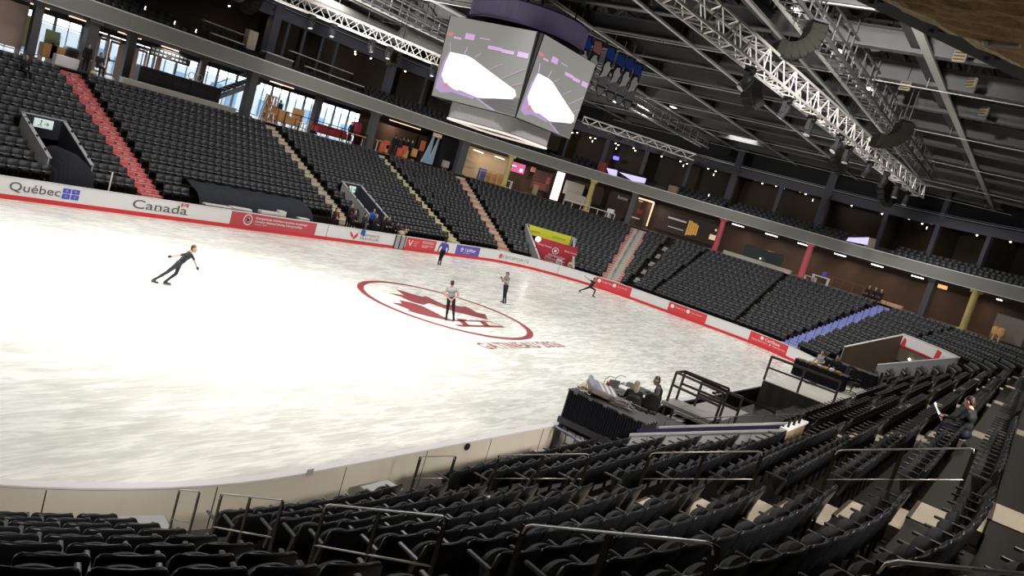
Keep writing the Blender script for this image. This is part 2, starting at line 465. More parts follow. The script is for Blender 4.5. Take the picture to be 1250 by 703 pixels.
# players' gate
mb = MB()
for s in (10.45, 10.95, 11.45): mb.box((s, HY-.02, .5), (.05, .06, .9))
mb.box((10.72, HY-.015, .48), (.42, .02, .86), mi=1); mb.box((11.22, HY-.015, .48), (.38, .02, .86), mi=1)
mb.build('gate', [M_BLACK, M_GREYW], brd)
mb = MB(); ad_panel(mb, 11.6, 14.8, .2, .90); p_ = mb.build('ad_panel', M_ADR, brd, fix=False); p_['label'] = 'red ad panel beside the gate'
mb = MB()
ad_poly(mb, [(11.80, .74), (11.90, .74), (12.06, .44), (12.18, .74), (12.28, .74), (12.10, .34), (12.00, .34)])
for q in range(3): ad_text(mb, ('Destination', 'Gatineau', 'Canada')[q], 12.4, .62-.13*q, .11)
for q, (z, txt) in enumerate(((.72, 'PATINAGE CANADA'), (.62, 'SKATE CANADA'), (.44, 'GATINEAU 2026'), (.34, 'QUEBEC'))): ad_text(mb, txt, 13.3, z, .11, 1.25 if q != 3 else .7, bold=.001)
mb.build('lettering', M_ADW, p_, fix=False)
mb = MB(); ad_panel(mb, 17.2, 20.2, .2, .90); p_ = mb.build('ad_panel', M_ADV, brd, fix=False); p_['label'] = 'violet ad panel'
mb = MB(); ad_text(mb, 'Uplifter', 18.35, .47, .36, 1.35, bold=.004); ad_disc(mb, 17.95, .58, .16, r_in=.10); ad_disc(mb, 17.95, .62, .07); ad_text(mb, 'uplifterinc.com', 18.2, .33, .09, .9)
mb.build('lettering', M_ADW, p_, fix=False)
mb = MB(); s0 = board_s((610, 312)); s1 = board_s((646, 318))
ad_text(mb, 'CBCSPORTS', s0+.35, .42, .34, s1-s0-.35); ad_disc(mb, s0+.12, .54, .12, 1); ad_disc(mb, s0+.12, .54, .20, 1, r_in=.15)
o_ = mb.build('sponsor_lettering', [M_INKL, M_ADR], brd, fix=False); o_['label'] = 'grey broadcaster name in the corner'
mb = MB()
for px in ((681, 331), (530, 302), (400, 280)):
    s = board_s(px); q = board_pt(s, -.01)[0]; mb.box((q[0], q[1], .56), (.02, .02, .74))
mb.build('joint', M_INKL, brd)
for px0, px1, kind in (((726, 345), (770, 358), 0), ((816, 373), (862, 390), 0), ((914, 412), (960, 431), 1)):
    s0, s1 = board_s(px0), board_s(px1)
    mb = MB(); ad_panel(mb, s0, s1, .2, .90); p_ = mb.build('ad_panel', M_ADR, brd, fix=False)
    p_['label'] = ['red ad panel with white round marks', 'red ad panel with a snowflake mark'][kind]
    mb = MB(); L = s1-s0
    if kind == 0:
        for u, tx in ((.10, 'Patinage Canada'), (.52, 'Skate Canada')):
            ad_disc(mb, s0+L*u, .64, .15); ad_text(mb, tx, s0+L*u+.26, .60, .15, L*.27)
    else:
        for a in range(0, 180, 30):
            c_, s_ = math.cos(R(a)), math.sin(R(a)); w_ = .018
            ad_poly(mb, [(s0+L*.30+c_*.16-s_*w_, .68+s_*.16+c_*w_), (s0+L*.30-c_*.16-s_*w_, .68-s_*.16+c_*w_), (s0+L*.30-c_*.16+s_*w_, .68-s_*.16-c_*w_), (s0+L*.30+c_*.16+s_*w_, .68+s_*.16-c_*w_)])
        ad_text(mb, 'CanSkate', s0+L*.38, .58, .30, L*.40, bold=.004)
        ad_text(mb, 'Skating Starts Here', s0+L*.06, .38, .16, L*.40); ad_disc(mb, s0+L*.53, .43, .07); ad_text(mb, 'Patinez Ici', s0+L*.60, .38, .16, L*.34)
    mb.build('lettering', M_ADW, p_, fix=False)

# ------------------------------------------------------------------ vomitories: (seg, t0, t1, o0, o1)
VOM = [('F', -11.55, -9.45, 1.9, 5.05), ('F', 9.40, 11.35, 1.8, 5.0), ('FR', 37.0, 55.5, .3, 4.95), ('BR', -71.5, -43.8, 2.7, 6.95), ('N', -12.3, -10.3, 2.3, 5.8)]
def in_vom(seg, t, o, pad=0):
    for s, a, c, o0, o1 in VOM:
        if s == seg:
            q = pad/seg_m(seg, o)
            if a-q < t < c+q and o0-pad < o < o1+pad: return True
    return False
# stations round the bowl
ST = [('F', x) for x in np.arange(-30, CX-.01, .35)]+[('F', CX)]
ST = [('F', float(x)) for x in np.unique(np.round(np.concatenate([np.arange(-30, CX, .5), [CX], [-11.55, -9.45, 9.4, 11.35]]), 3))]
ST += [('FR', float(a)) for a in np.unique(np.round(np.concatenate([np.arange(0, 90, 2.5), [37, 55.5]]), 3))[::-1]]
ST += [('E', float(y)) for y in np.arange(CY, -CY-.01, -CY/4)][1:]
ST += [('BR', float(a)) for a in np.unique(np.round(np.concatenate([np.arange(-90, 0, 2.5), [-71.5, -43.8]]), 3))[::-1]]
ST += [('N', float(x)) for x in np.unique(np.round(np.concatenate([np.arange(-CX, CX, .5), [CX], [-12.3, -10.3]]), 3))[::-1]][1:]
ST += [('BL', float(a)) for a in np.arange(-90, -150, -2.5)][1:]
def strip(mb, o0, z0, o1, z1, mi=0, skip=True, segs=None):
    for i in range(len(ST)-1):
        (sa, ta), (sb, tb) = ST[i], ST[i+1]
        seg = sb if sb != sa else sa
        if segs and seg not in segs: continue
        tm = (ta+tb)/2 if sa == sb else tb+(1e-3)*(1 if seg != 'F' else -1)
        if skip and in_vom(seg, tm, (o0+o1)/2): continue
        pa0, pb0, pa1, pb1 = frame(sa, ta, o0)[0], frame(sb, tb, o0)[0], frame(sa, ta, o1)[0], frame(sb, tb, o1)[0]
        mb.add([(*pa0, z0), (*pb0, z0), (*pb1, z1), (*pa1, z1)], [(0, 1, 2, 3)], mi)
mb = MB()
strip(mb, .95, -.05, .95, ZR0); strip(mb, .95, ZR0, O1, ZR0)
for k in range(NROW):
    strip(mb, O1+DR*k, zrow(k), O1+DR*(k+1), zrow(k)); strip(mb, O1+DR*(k+1), zrow(k), O1+DR*(k+1), zrow(k+1))
struct(mb.build('floor_terrace', M_CONC), 'dark stepped concrete of the stands')
mb = MB(); strip(mb, OC, ZC, 24, ZC, skip=False)
struct(mb.build('floor_concourse', mat('concourse_floor', (.16, .13, .11), .35, .4, var=.15, scale=1)), 'concourse floor behind the top row')
# ================================================================== seats
# local seat frame: x along the row (clockwise), y outward (uphill), z up; y=0 at the armrest tips
def back_part(nx=6):
    """curved shell with rounded top corners: verts, faces"""
    mb = MB(); prof = []
    # columns
    def pt(u, v, t):
        hw = .235
        x = u*hw
        top = .795 - max(0, abs(u)-.80)**2*1.1                        # flat top, rounded corners
        z = .34+(top-.34)*v
        y = .27+.11*v**1.2 - .038*u*u + t
        return (x, y, z)
    nz = 4; vs, fs = [], []
    us = [-1, -.93, -.8, -.4, 0, .4, .8, .93, 1] if nx > 2 else [-1, 0, 1]; nx = len(us)-1; vv = [0, .35, .7, .94, 1]
    nz = len(vv)-1
    for t in (-.03, .025):
        for v in vv:
            for u in us: vs.append(pt(u, v, t*(1 if v < 1 else .5)))
    n1 = (nx+1)*(nz+1)
    q = lambda s, j, i: s*n1+j*(nx+1)+i
    for j in range(nz):
        for i in range(nx):
            fs.append((q(0, j, i), q(0, j, i+1), q(0, j+1, i+1), q(0, j+1, i)))
            fs.append((q(1, j, i), q(1, j+1, i), q(1, j+1, i+1), q(1, j, i+1)))
    for i in range(nx):
        fs.append((q(0, nz, i), q(0, nz, i+1), q(1, nz, i+1), q(1, nz, i))); fs.append((q(0, 0, i), q(1, 0, i), q(1, 0, i+1), q(0, 0, i+1)))
    for j in range(nz):
        fs.append((q(0, j, 0), q(0, j+1, 0), q(1, j+1, 0), q(1, j, 0))); fs.append((q(0, j, nx), q(1, j, nx), q(1, j+1, nx), q(0, j+1, nx)))
    return mb.add(vs, fs)
def cushion_part(n=8):
    """folded-up seat: a thick pad with a half-round front edge, standing steeply"""
    mb = MB(); hw = .205
    n = 14
    out = [(-hw, 0), (hw, 0), (hw, .20)]+[(hw*math.cos(a), .20+.115*math.sin(a)) for a in np.linspace(0, PI, n+2)[1:-1]]+[(-hw, .20)]
    d = Vector((0, -.30, .95)).normalized(); nrm = Vector((0, -.95, -.30)).normalized()
    base = Vector((0, .235, .375))
    mk = lambda s, w: [base+Vector((x*s, 0, 0))+d*(y*s+(.02 if s < 1 else 0))+nrm*w for x, y in out]
    a, b, c = mk(1, .0), mk(1, .06), mk(.86, .095)
    m = len(out); vs = a+b+c
    fs = [tuple(range(m))[::-1], tuple(2*m+i for i in range(m))]
    for i in range(m):
        j = (i+1) % m
        fs += [(i, j, m+j, m+i), (m+i, m+j, 2*m+j, 2*m+i)]
    return mb.add(vs, fs)
def arm_part(x=-.25):
    mb = MB()
    mb.rbox((x, .145, .600), (.042, .33, .030), .012)
    mb.bar((x, .29, .59), (x, .22, .34), .03, .05)
    return mb
def stand_part(x=-.25):
    mb = MB(); mb.bar((x, .24, 0), (x, .24, .42), .03, .07); mb.box((x, .24, .008), (.09, .14, .016)); mb.bar((x, .24, .40), (x+.5, .24, .40), .03, .03); mb.box((x, .19, .44), (.035, .12, .16))
    return mb
def mesh_of(mb, name, m, smooth=False):
    o = mb.build(name, m, smooth=smooth); me = o.data; bpy.data.objects.remove(o); return me
ME_BACK = mesh_of(back_part(), 'backrest', M_SEATP, True); ME_CUSH = mesh_of(cushion_part(), 'seat_cushion', M_SEATF)
ME_ARM = mesh_of(arm_part(), 'armrest', M_ARM); ME_ARM2 = mesh_of(arm_part(.25), 'armrest', M_ARM); ME_STAND = mesh_of(stand_part(), 'stand', M_STEEL)
for me in (ME_BACK,): pass
OS = 1.49                                # armrest tips of row 0
def seat_rows(seg, a, b, rows, pitch=.5, o_first=OS, dr=DR, zf=None):
    """seat places of a block: (k, index from end a, n, x, y, z, tangent)"""
    out = []
    for k in rows:
        o = o_first+dr*k
        L = abs(b-a)*seg_m(seg, o+.2); n = int((L+.02)/pitch)
        if n < 1: continue
        sgn = 1 if b > a else -1; slack = (L-n*pitch)/2
        for i in range(n):
            t = a+sgn*(slack+pitch*(i+.5))/seg_m(seg, o+.2)
            if in_vom(seg, t, o+.1, .22): continue
            p, tg, nm = frame(seg, t, o)
            out.append((k, i, n, p[0], p[1], zf(k) if zf else zrow(k), math.atan2(tg[1], tg[0])))
    return out
A2 = -109.0                              # the near corner aisle's bearing
hw_ang = lambda o, w=.62: math.degrees(w/(CR+o))
near = []
for k in range(12):
    o = OS+DR*k+.2
    ca = A2-hw_ang(o, .33); cb = A2+hw_ang(o, .62)
    near += [('L',)+s for s in seat_rows('BL', ca, ca-38, [k])]
    # wedge block: arc part, then the straight part to the aisle
    arc = R(-90-cb)*(CR+o)*-1
    arc = R(abs(-90-cb))*(CR+o); L = arc+(CX-20.25)
    n = int((L+.02)/.5); sl_ = (L-n*.5)/2
    for i in range(n):
        u = sl_+.5*(i+.5)                # measured from the corner aisle
        if u < arc: seg, t = 'BL', cb+math.degrees(u/(CR+o))
        else: seg, t = 'N', -CX+(u-arc)
        p, tg, nm = frame(seg, t, OS+DR*k)
        near.append(('C', k, i, n, p[0], p[1], zrow(k), math.atan2(tg[1], tg[0])))
    near += [('R',)+s for s in seat_rows('N', -19.05, -13.0 if k <= 4 else -10.35, [k])]
cand = [s for s in near if in_view((s[4], s[5], s[6]+.75), 30)]
cand.sort(key=lambda s: (s[4]-CAM[0])**2+(s[5]-CAM[1])**2+(s[6]-CAM[2])**2)
single, rest = cand[:290], cand[290:]
BLK = {'L': 'corner block before low rails', 'C': 'wedge between two railed aisles', 'R': 'block by white tunnel wall'}
def add_seat(s, ends):
    b, k, i, n, x, y, z, a = s
    j = i if b != 'L' else i
    lab = f'black folding seat, {ordinal(k+1)} row above the ice, {ordinal(i+1)} from aisle, {BLK[b]}'
    t = empty('stadium_seat', (x, y, z), lab, 'seat', 'folding seats of the near stand', a+PI)   # +PI so that local y points uphill
    ms = [('backrest', ME_BACK), ('seat_cushion', ME_CUSH), ('armrest', ME_ARM), ('stand', ME_STAND)]
    if ends: ms.append(('armrest', ME_ARM2))
    for nm, me in ms:
        o = bpy.data.objects.new(nm, me); C.objects.link(o); o.parent = t; MW[o.name] = MW[t.name]
    return t
# tangent is clockwise: on the near side -x, so local x=tangent and y=outward needs a plain rotation by the tangent mirrored
def seat_angle(tg_a): return tg_a
for s in single:
    b, k, i, n, x, y, z, a = s
    # rotation that takes local +y to the outward normal: outward = tangent rotated by +90 degrees
    lab_end = (i in (0, n-1))
    s = (b, k, i, n, x, y, z, a-PI)
    add_seat(s, lab_end)
# ------------------------------------------------------------------ every other seat of the bowl, one mass
def tmpl(parts):
    vs, fs, ms = [], [], []
    for mb, mi in parts:
        n = len(vs); vs += mb.v; fs += [tuple(i+n for i in f) for f in mb.f]; ms += [mi]*len(mb.f)
    return np.array(vs), fs, ms
T_BACK = MB()
_o = [(-.242, .35), (.242, .35), (.242, .765), (.222, .795), (-.222, .795), (-.242, .765)]
T_BACK.add([(x, .27+.11*((z-.35)/.445)-.012*(abs(x) > .2), z) for x, z in _o]+[(x, .32+.11*((z-.35)/.445), z) for x, z in _o], [(5, 4, 3, 2, 1, 0), (6, 7, 8, 9, 10, 11)]+[(i, (i+1) % 6, 6+(i+1) % 6, 6+i) for i in range(6)])
cu = MB(); cu.prism([(-.2, .262, .30), (-.2, .235, .50), (-.14, .23, .54), (.14, .23, .54), (.2, .235, .50), (.2, .262, .30)], (0, -.06, -.02))
ar = MB(); ar.box((-.25, .17, .50), (.13, .10, .035))  # pale block in the seat gap, a glint put into its colour
st_ = MB(); st_.box((-.25, .23, .3), (.04, .1, .6))
T_SEAT = tmpl([(T_BACK, 0), (cu, 1), (ar, 2), (st_, 3)])
arn = MB(); arn.box((-.25, .145, .60), (.042, .33, .03))
T_SEATN = tmpl([(back_part(4), 0), (cu, 1), (arn, 2), (st_, 3)])
def seat_mass(name, places, mats, tm=T_SEAT):
    V, F, M = tm; n = len(V); allv, allf = [], []
    for x, y, z, a in places:
        c, s = math.cos(a), math.sin(a)
        allv.append(np.stack([x+V[:, 0]*c-V[:, 1]*s, y+V[:, 0]*s+V[:, 1]*c, z+V[:, 2]], 1))
    vs = np.concatenate(allv)
    loops = np.concatenate([np.array(f) for f in F]); lens = np.array([len(f) for f in F])
    N = len(places)
    me = bpy.data.meshes.new(name)
    tot_l = len(loops)*N
    me.vertices.add(len(vs)); me.vertices.foreach_set('co', vs.astype(np.float32).ravel())
    me.loops.add(tot_l); me.polygons.add(len(F)*N)
    li = (np.tile(loops, N)+np.repeat(np.arange(N)*n, len(loops))).astype(np.int32)
    me.loops.foreach_set('vertex_index', li)
    ls = (np.tile(np.concatenate([[0], np.cumsum(lens)[:-1]]), N)+np.repeat(np.arange(N)*len(loops), len(F))).astype(np.int32)
    me.polygons.foreach_set('loop_start', ls)
    me.polygons.foreach_set('material_index', np.tile(np.array(M), N).astype(np.int32))
    for m in mats: me.materials.append(m)
    me.update(calc_edges=True); me.validate()
    o = bpy.data.objects.new(name, me); C.objects.link(o); MW[o.name] = Matrix.Identity(4)
    return o
places = [(s[4], s[5], s[6], s[7]) for s in rest]
nearmass = []
def block(seg, a, b, rows=range(12)): return [(x, y, z, g) for k, i, n, x, y, z, g in seat_rows(seg, a, b, rows) if in_view((x, y, z+.6), 25)]
far_places = []
for a, b in ((-24, -7.05), (-5.75, 6.9), (8.2, 18.35), (19.65, CX)): far_places += block('F', a, b)
for k in range(12):
    o = OS+DR*k+.2; h = hw_ang(o, .65)
    far_places += block('FR', 90, 69.6+h, [k]); far_places += block('FR', 69.6-h, 18.8+h, [k]); far_places += block('FR', 18.8-h, 9.8+hw_ang(o, .27), [k]); far_places += block('FR', 9.8-hw_ang(o, .27), 0, [k])
    far_places += block('BR', 0, -24.4+h, [k]); far_places += block('BR', -24.4-h, -43.5, [k]); far_places += (block('BR', -43.8, -71.5, [k]) if k > 7 else []); far_places += block('BR', -71.8, -90, [k])
far_places += block('E', CY, -CY)
for a, b in ((-9.1, -.1), (1.1, 9.6), (10.8, 18.6), (19.8, CX)): nearmass += block('N', a, b)
# no chairs where the stage and the music desk stand, nor under the black drape
def free(x, y): return not (-12.6 < x < -9.5 and 0 > y > -16.2) and not (-10.4 < x < 15.2 and 0 > y > -17.15) and not (15.2 <= x < 19 and 0 > y > -15.4) and not (-4.1 < x < 4.1 and 14 < y < 16.0) and not (4.1 <= x < 11.6 and 14 < y < 14.9)
far_places = [p for p in far_places if free(p[0], p[1])]; nearmass = [p for p in nearmass if free(p[0], p[1])]
places = [p for p in places if free(p[0], p[1])]
M_SEATG = mat('far_seat_plastic', (.036, .037, .041), .45, .45, var=.2, scale=.4)
o_ = seat_mass('stadium_seating', far_places, [M_SEATG, M_SEATG, M_ARMGLINT, M_BLACK]); o_['kind'] = 'stuff'; o_['label'] = 'rows of charcoal folding seats filling the far stands'
o_ = seat_mass('stadium_seating', places+nearmass, [M_SEATP, M_SEATF, M_ARM, M_STEEL], T_SEATN); o_['kind'] = 'stuff'; o_['label'] = 'rows of black folding seats beyond the white tunnel wall'

# ================================================================== aisle stairs
M_STB = mat('stair_beige', (.60, .52, .41), .5, .4, var=.15, scale=4); M_STD = mat('stair_nosing', (.07, .045, .03), .5, .4)
M_STR = mat('stair_red', (.62, .15, .16), .55, .3, var=.3, scale=7); M_STP = mat('stair_pink', (.72, .46, .42), .55, .3); M_STY = mat('stair_yellow', (.62, .55, .24), .55, .3)
M_STG = mat('stair_pale_grey', (.50, .47, .42), .55, .3, var=.15, scale=4); M_STBL = mat('stair_blue', (.30, .33, .66), .5, .3, var=.2, scale=6); M_STT = mat('stair_terracotta', (.52, .25, .17), .55, .3)
def stairs(label, seg, t, width, style, rows=range(NROW), rails=0):
    root = empty('aisle_stairs', (*frame(seg, t, O1)[0], ZR0), label, 'stairs', None)
    pal = {'red': [M_STR, M_STP], 'beige': [M_STB, M_STD], 'yellow': [M_STY, M_STG], 'terra': [M_STT, M_STG], 'striped': [M_STG, M_STR], 'blue': [M_STBL, M_STG], 'near': [M_STB, M_STD], 'grey': [M_GREYW, M_STD]}[style]
    for k in rows:
        for h in (0, 1):
            mb = MB()
            o0 = O1+DR*k+h*DR/2; z = zrow(k)+h*DZ/2+.006
            (x, y), tg, nm = frame(seg, t, o0+DR/4-.025); a = math.atan2(tg[1], tg[0])
            zz = z; hgt = DZ/2
            c = Vector((x, y, zz-hgt/2+.006)); T = Matrix.Rotation(a, 3, 'Z')
            V = lambda u, w, d: c+T @ Vector((u, w, d))
            odd = (2*k+h) % 2
            if style == 'striped':
                mb.box(V(0, 0, 0), (width*.46, DR/2, hgt), a, 0)
                for s in (-1, 1):
                    mb.box(V(s*width*.365, 0, 0), (width*.27, DR/2, hgt), a, 0)
                    mb.box(V(s*width*.365, -DR/4-.004, -hgt*.05), (width*.25, .012, hgt*.62), a, 1)
                    
            elif style == 'blue':
                mb.box(V(0, 0, 0), (width, DR/2, hgt), a, 0); mb.box(V(width*.42, 0, .012), (width*.2, DR*.30, hgt), a, 1)
            elif style in ('red',):
                mb.box(V(0, 0, 0), (width, DR/2, hgt), a, 0); mb.box(V(0, -DR/4-.003, -.01), (width*.24, .012, hgt*.55), a, 1); mb.box(V(0, -DR*.2, .004), (width, DR*.08, hgt), a, 1); mb.box(V(-width*.32+.3*odd, -DR/4-.003, 0), (width*.16, .012, hgt*.35), a, 1); mb.box(V(width*.36-.2*odd, -DR/4-.003, -.02), (width*.12, .012, hgt*.3), a, 1)
            elif style in ('yellow', 'terra'):
                mb.box(V(0, 0, 0), (width, DR/2, hgt), a, odd)
            else:
                mb.box(V(0, 0, 0), (width, DR/2, hgt), a, 0); mb.box(V(0, -DR*.225, hgt/2-.008), (width, .05, .022), a, 1)
            mb.build('step', pal, root)
    if rails == 1:
        for k in list(rows)[::2]:
            rm = MB()
            (x, y), tg, nm = frame(seg, t, O1+DR*k+.3); z = zrow(k)
            u = width/2-.1 if style == 'red' else 0
            q = lambda o, h: Vector((*(frame(seg, t, o)[0]), h))+Vector((tg[0]*u, tg[1]*u, 0))
            o = O1+DR*k+.3
            rm.tube([q(o, z), q(o, z+.85), q(o+DR*1.1, z+.85+DZ*1.1), q(o+DR*1.1, z+DZ)], .02, 5)
            rm.build('handrail', M_STEEL, root)
    return root
stairs('aisle stairs with red patterned treads climbing above the big grey country name', 'F', -6.4, 1.2, 'red', rails=1)
stairs('plain beige aisle stairs climbing to the pile of wooden stools', 'F', 7.55, 1.1, 'beige')
stairs('aisle stairs with yellow and grey treads in turn, beside the sunken tunnel', 'F', 19.0, 1.1, 'yellow')
stairs('aisle stairs with terracotta and pale treads in turn, above the violet panel', 'FR', 69.6, 1.15, 'terra')
stairs('pale aisle stairs with red dashes down both sides and a centre rail', 'FR', 18.8, 1.9, 'striped', rails=1)
stairs('narrow grey aisle stairs next to the red dashed ones', 'FR', 9.8, .4, 'grey', range(2, 12, 2))
stairs('aisle stairs with pale blue treads and white edges by the end boards', 'BR', -24.4, 1.5, 'blue', rails=1)
stairs('beige aisle stairs running down between the wedge block and the tunnel block', 'N', -19.65, 1.15, 'near')
stairs('beige corner aisle stairs beside the low fence', 'BL', A2, 1.25, 'near')
stairs('beige aisle stairs beside the man holding papers', 'N', -9.7, 1.1, 'near', range(6, 13))
stairs('beige aisle stairs behind the officials stage', 'N', .5, 1.1, 'near', range(5, 13))
stairs('beige aisle stairs beyond the stage', 'N', 10.2, 1.1, 'near', range(5, 13))
stairs('beige aisle stairs towards the far end of the near stand', 'N', 19.2, 1.1, 'near', range(3, 13))
# grey landing where the two near aisles reach the boards
mb = MB()
for seg, t, w in (('BL', A2, 1.5), ('N', -19.65, 1.3)):
    (x, y), tg, nm = frame(seg, t, .7); x += .15; mb.box((x, y, ZR0-.02), (w*.6, .4, .06), math.atan2(tg[1], tg[0]))
o_ = mb.build('trim_1', M_GREYW); struct(o_, 'pale landing strips at the foot of the near aisles')

# ================================================================== handrails of the near aisles
M_RAILB = mat('rail_bronze', (.028, .023, .014), .35, .4, .3)
def handrail(label, seg, t, o0, o1, mid, shift=0):
    """two or three flat posts, a bright top rail and a lower rail"""
    (x, y), tg, nm = frame(seg, t, o0)
    root = empty('handrail', (x, y, zplane(o0)), label, 'handrail')
    P_ = lambda o, h: Vector((*frame(seg, t, o)[0], zplane(o)+h))+Vector((tg[0]*shift, tg[1]*shift, 0))
    ang = Matrix.Rotation(math.atan2(tg[1], tg[0]), 3, 'Z')
    for q in ([o0, (o0+o1)/2, o1] if mid else [o0, o1]):
        pm = MB(); pm.bar(P_(q, -.22), P_(q, .945), .016, .055, up=(nm[0], nm[1], 0)); pm.build('post', M_RAILB, root)
    tm = MB(); tm.tube([P_(o0, .88), P_(o0+.02, .94), P_(o0+.07, .955)]+[P_(o1-.07, .955), P_(o1-.02, .94), P_(o1, .88)], .0125, 8); tm.build('top_rail', M_RAILTOP, root, smooth=True)
    lm = MB(); lm.tube([P_(o0, .50), P_(o1, .50)], .010, 6); lm.build('lower_rail', M_RAILTOP, root, smooth=True)
    return root
for i, (o0, o1, mid) in enumerate(((1.25, 1.95, 0), (2.65, 4.25, 1), (5.15, 7.05, 1), (7.95, 9.5, 1), (10.4, 11.4, 0))):
    handrail(('short steel handrail at the foot of the corner aisle', 'steel handrail second up the corner aisle', 'steel handrail third up the corner aisle', 'steel handrail fourth up the corner aisle', 'dark handrail topmost of the corner aisle')[i], 'BL', A2, o0, o1, mid, shift=-.42)
for i, (o0, o1, mid) in enumerate(((1.0, 1.75, 0), (2.65, 4.3, 1), (5.3, 6.95, 1), (7.9, 9.5, 1), (10.4, 11.4, 0))):
    handrail(('short steel handrail at the foot of the aisle next to the tunnel block', 'steel handrail second up the aisle next to the tunnel block', 'steel handrail third up the aisle next to the tunnel block', 'thin steel handrail fourth up the aisle next to the tunnel block', 'steel handrail topmost of the aisle next to the tunnel block')[i], 'N', -18.98, o0, o1, mid)

# ================================================================== vomitories
def vomitory(label, seg, t0, t1, o0, o1, rim_mat, wall_mat, in_mat, rim=.9, depth=0.0, back=True, thick=.13):
    (x, y), tg, nm = frame(seg, (t0+t1)/2, o0)
    root = empty('tunnel_mouth', (x, y, 0), label, 'tunnel')
    n = 6
    os_ = [o0+(o1-o0)*i/n for i in range(n+1)]
    for t, sg in ((t0, 1), (t1, -1)):
        mb = MB(); dt = sg*thick/seg_m(seg, (o0+o1)/2)
        for i in range(n):
            for (ta, tb, mi) in ((t, t+dt*.5, 0), (t+dt*.5, t+dt, 1)):
                q = [(*frame(seg, tt, oo)[0],) for oo in (os_[i], os_[i+1]) for tt in (ta, tb)]
                za, zb = zplane(os_[i])+rim, zplane(os_[i+1])+rim
                vs = [(*q[0], -.05), (*q[1], -.05), (*q[2], -.05), (*q[3], -.05), (*q[0], za), (*q[1], za), (*q[2], zb), (*q[3], zb)]
                mb.add(vs, [(0, 1, 3, 2), (4, 6, 7, 5), (0, 4, 5, 1), (2, 3, 7, 6), (0, 2, 6, 4), (1, 5, 7, 3)], mi)
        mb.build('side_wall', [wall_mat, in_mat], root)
        mb = MB(); pts = [Vector((*frame(seg, t+dt*.5, oo)[0], zplane(oo)+rim+.02)) for oo in os_]
        for i in range(n): mb.bar(pts[i], pts[i+1], thick+.05, .05)
        mb.build('coping', rim_mat, root)
    m = 6
    mb = MB(); mc = MB(); zb = zplane(o1)+rim
    for i in range(m):
        ta, tb = t0+(t1-t0)*i/m, t0+(t1-t0)*(i+1)/m
        pa, pb = frame(seg, ta, o1)[0], frame(seg, tb, o1)[0]; qa, qb = frame(seg, ta, o1-thick)[0], frame(seg, tb, o1-thick)[0]
        vs = [(*pa, 2.2), (*pb, 2.2), (*qb, 2.2), (*qa, 2.2), (*pa, zb), (*pb, zb), (*qb, zb), (*qa, zb)]
        mb.add(vs, [(0, 1, 2, 3), (4, 7, 6, 5), (0, 4, 5, 1), (2, 6, 7, 3), (1, 5, 6, 2), (0, 3, 7, 4)], 0)
        mc.bar((*[(a+b)/2 for a, b in zip(pa, qa)], zb+.02), (*[(a+b)/2 for a, b in zip(pb, qb)], zb+.02), thick+.05, .05)
    mb.build('back_wall', in_mat, root); mc.build('coping', rim_mat, root)
    # dark passage running back under the stand
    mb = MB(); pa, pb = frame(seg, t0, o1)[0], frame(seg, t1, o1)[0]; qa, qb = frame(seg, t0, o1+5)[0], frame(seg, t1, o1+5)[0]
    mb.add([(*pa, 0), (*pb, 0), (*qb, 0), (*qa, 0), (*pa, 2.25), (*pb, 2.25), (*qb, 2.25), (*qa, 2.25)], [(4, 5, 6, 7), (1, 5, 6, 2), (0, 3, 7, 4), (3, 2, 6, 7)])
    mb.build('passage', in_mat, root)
    return root
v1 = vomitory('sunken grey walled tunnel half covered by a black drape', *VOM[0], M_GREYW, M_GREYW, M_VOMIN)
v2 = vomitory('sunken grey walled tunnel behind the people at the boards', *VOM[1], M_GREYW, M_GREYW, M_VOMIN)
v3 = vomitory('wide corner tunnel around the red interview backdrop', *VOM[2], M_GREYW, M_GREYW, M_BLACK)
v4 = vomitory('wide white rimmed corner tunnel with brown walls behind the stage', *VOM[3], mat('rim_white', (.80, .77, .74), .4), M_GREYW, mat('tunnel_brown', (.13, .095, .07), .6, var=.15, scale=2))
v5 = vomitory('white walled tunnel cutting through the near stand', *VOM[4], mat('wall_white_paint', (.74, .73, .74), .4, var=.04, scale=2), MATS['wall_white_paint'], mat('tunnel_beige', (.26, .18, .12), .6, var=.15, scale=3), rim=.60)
# navy strip and thin rail along the white tunnel wall
mb = MB()
for i in range(5):
    a, b = 2.4+.66*i, 2.4+.66*(i+1)
    mb.bar((-12.16, -HY-a, zplane(a)+.70), (-12.16, -HY-b, zplane(b)+.70), .03, .09)
mb.build('side_stripe', mat('navy_stripe', (.03, .03, .08), .4), v5)
mb = MB()
for x in (-10.36,):
    P_ = lambda o, h: (x, -HY-o, zplane(o)+h)
    mb.tube([P_(2.4, .6), P_(2.4, .85), P_(5.7, .85), P_(5.7, .6)], .012, 5)
    for o in (3.2, 4.0, 4.8): mb.tube([P_(o, .6), P_(o, .85)], .010, 5)
mb.build('thin_rail', M_STEEL, v5)
mb = MB()
for x in (-12.0, -11.5, -11.0): mb.tube([(x, -HY-5.75, zplane(5.8)+.60), (x, -HY-5.75, zplane(5.8)+.86)], .03, 6)
mb.build('stub_post', M_BLACK, v5)
mb = MB()
for o in (2.75, 5.1): mb.box((-12.306, -HY-o, zplane(o)+.05), (.006, .012, 1.05))
mb.build('panel_joint', M_INKL, v5)
# posts along the copings of the two far tunnels
for v, t0, t1 in ((v1, -11.5, -9.5), (v2, 9.45, 11.3)):
    mb = MB()
    for t in (t0, t1):
        for o in (2.4, 3.3, 4.2): mb.box((t, HY+o, zplane(o)+.98), (.05, .12, .10))
    mb.build('coping_bracket', M_BLACK, v)
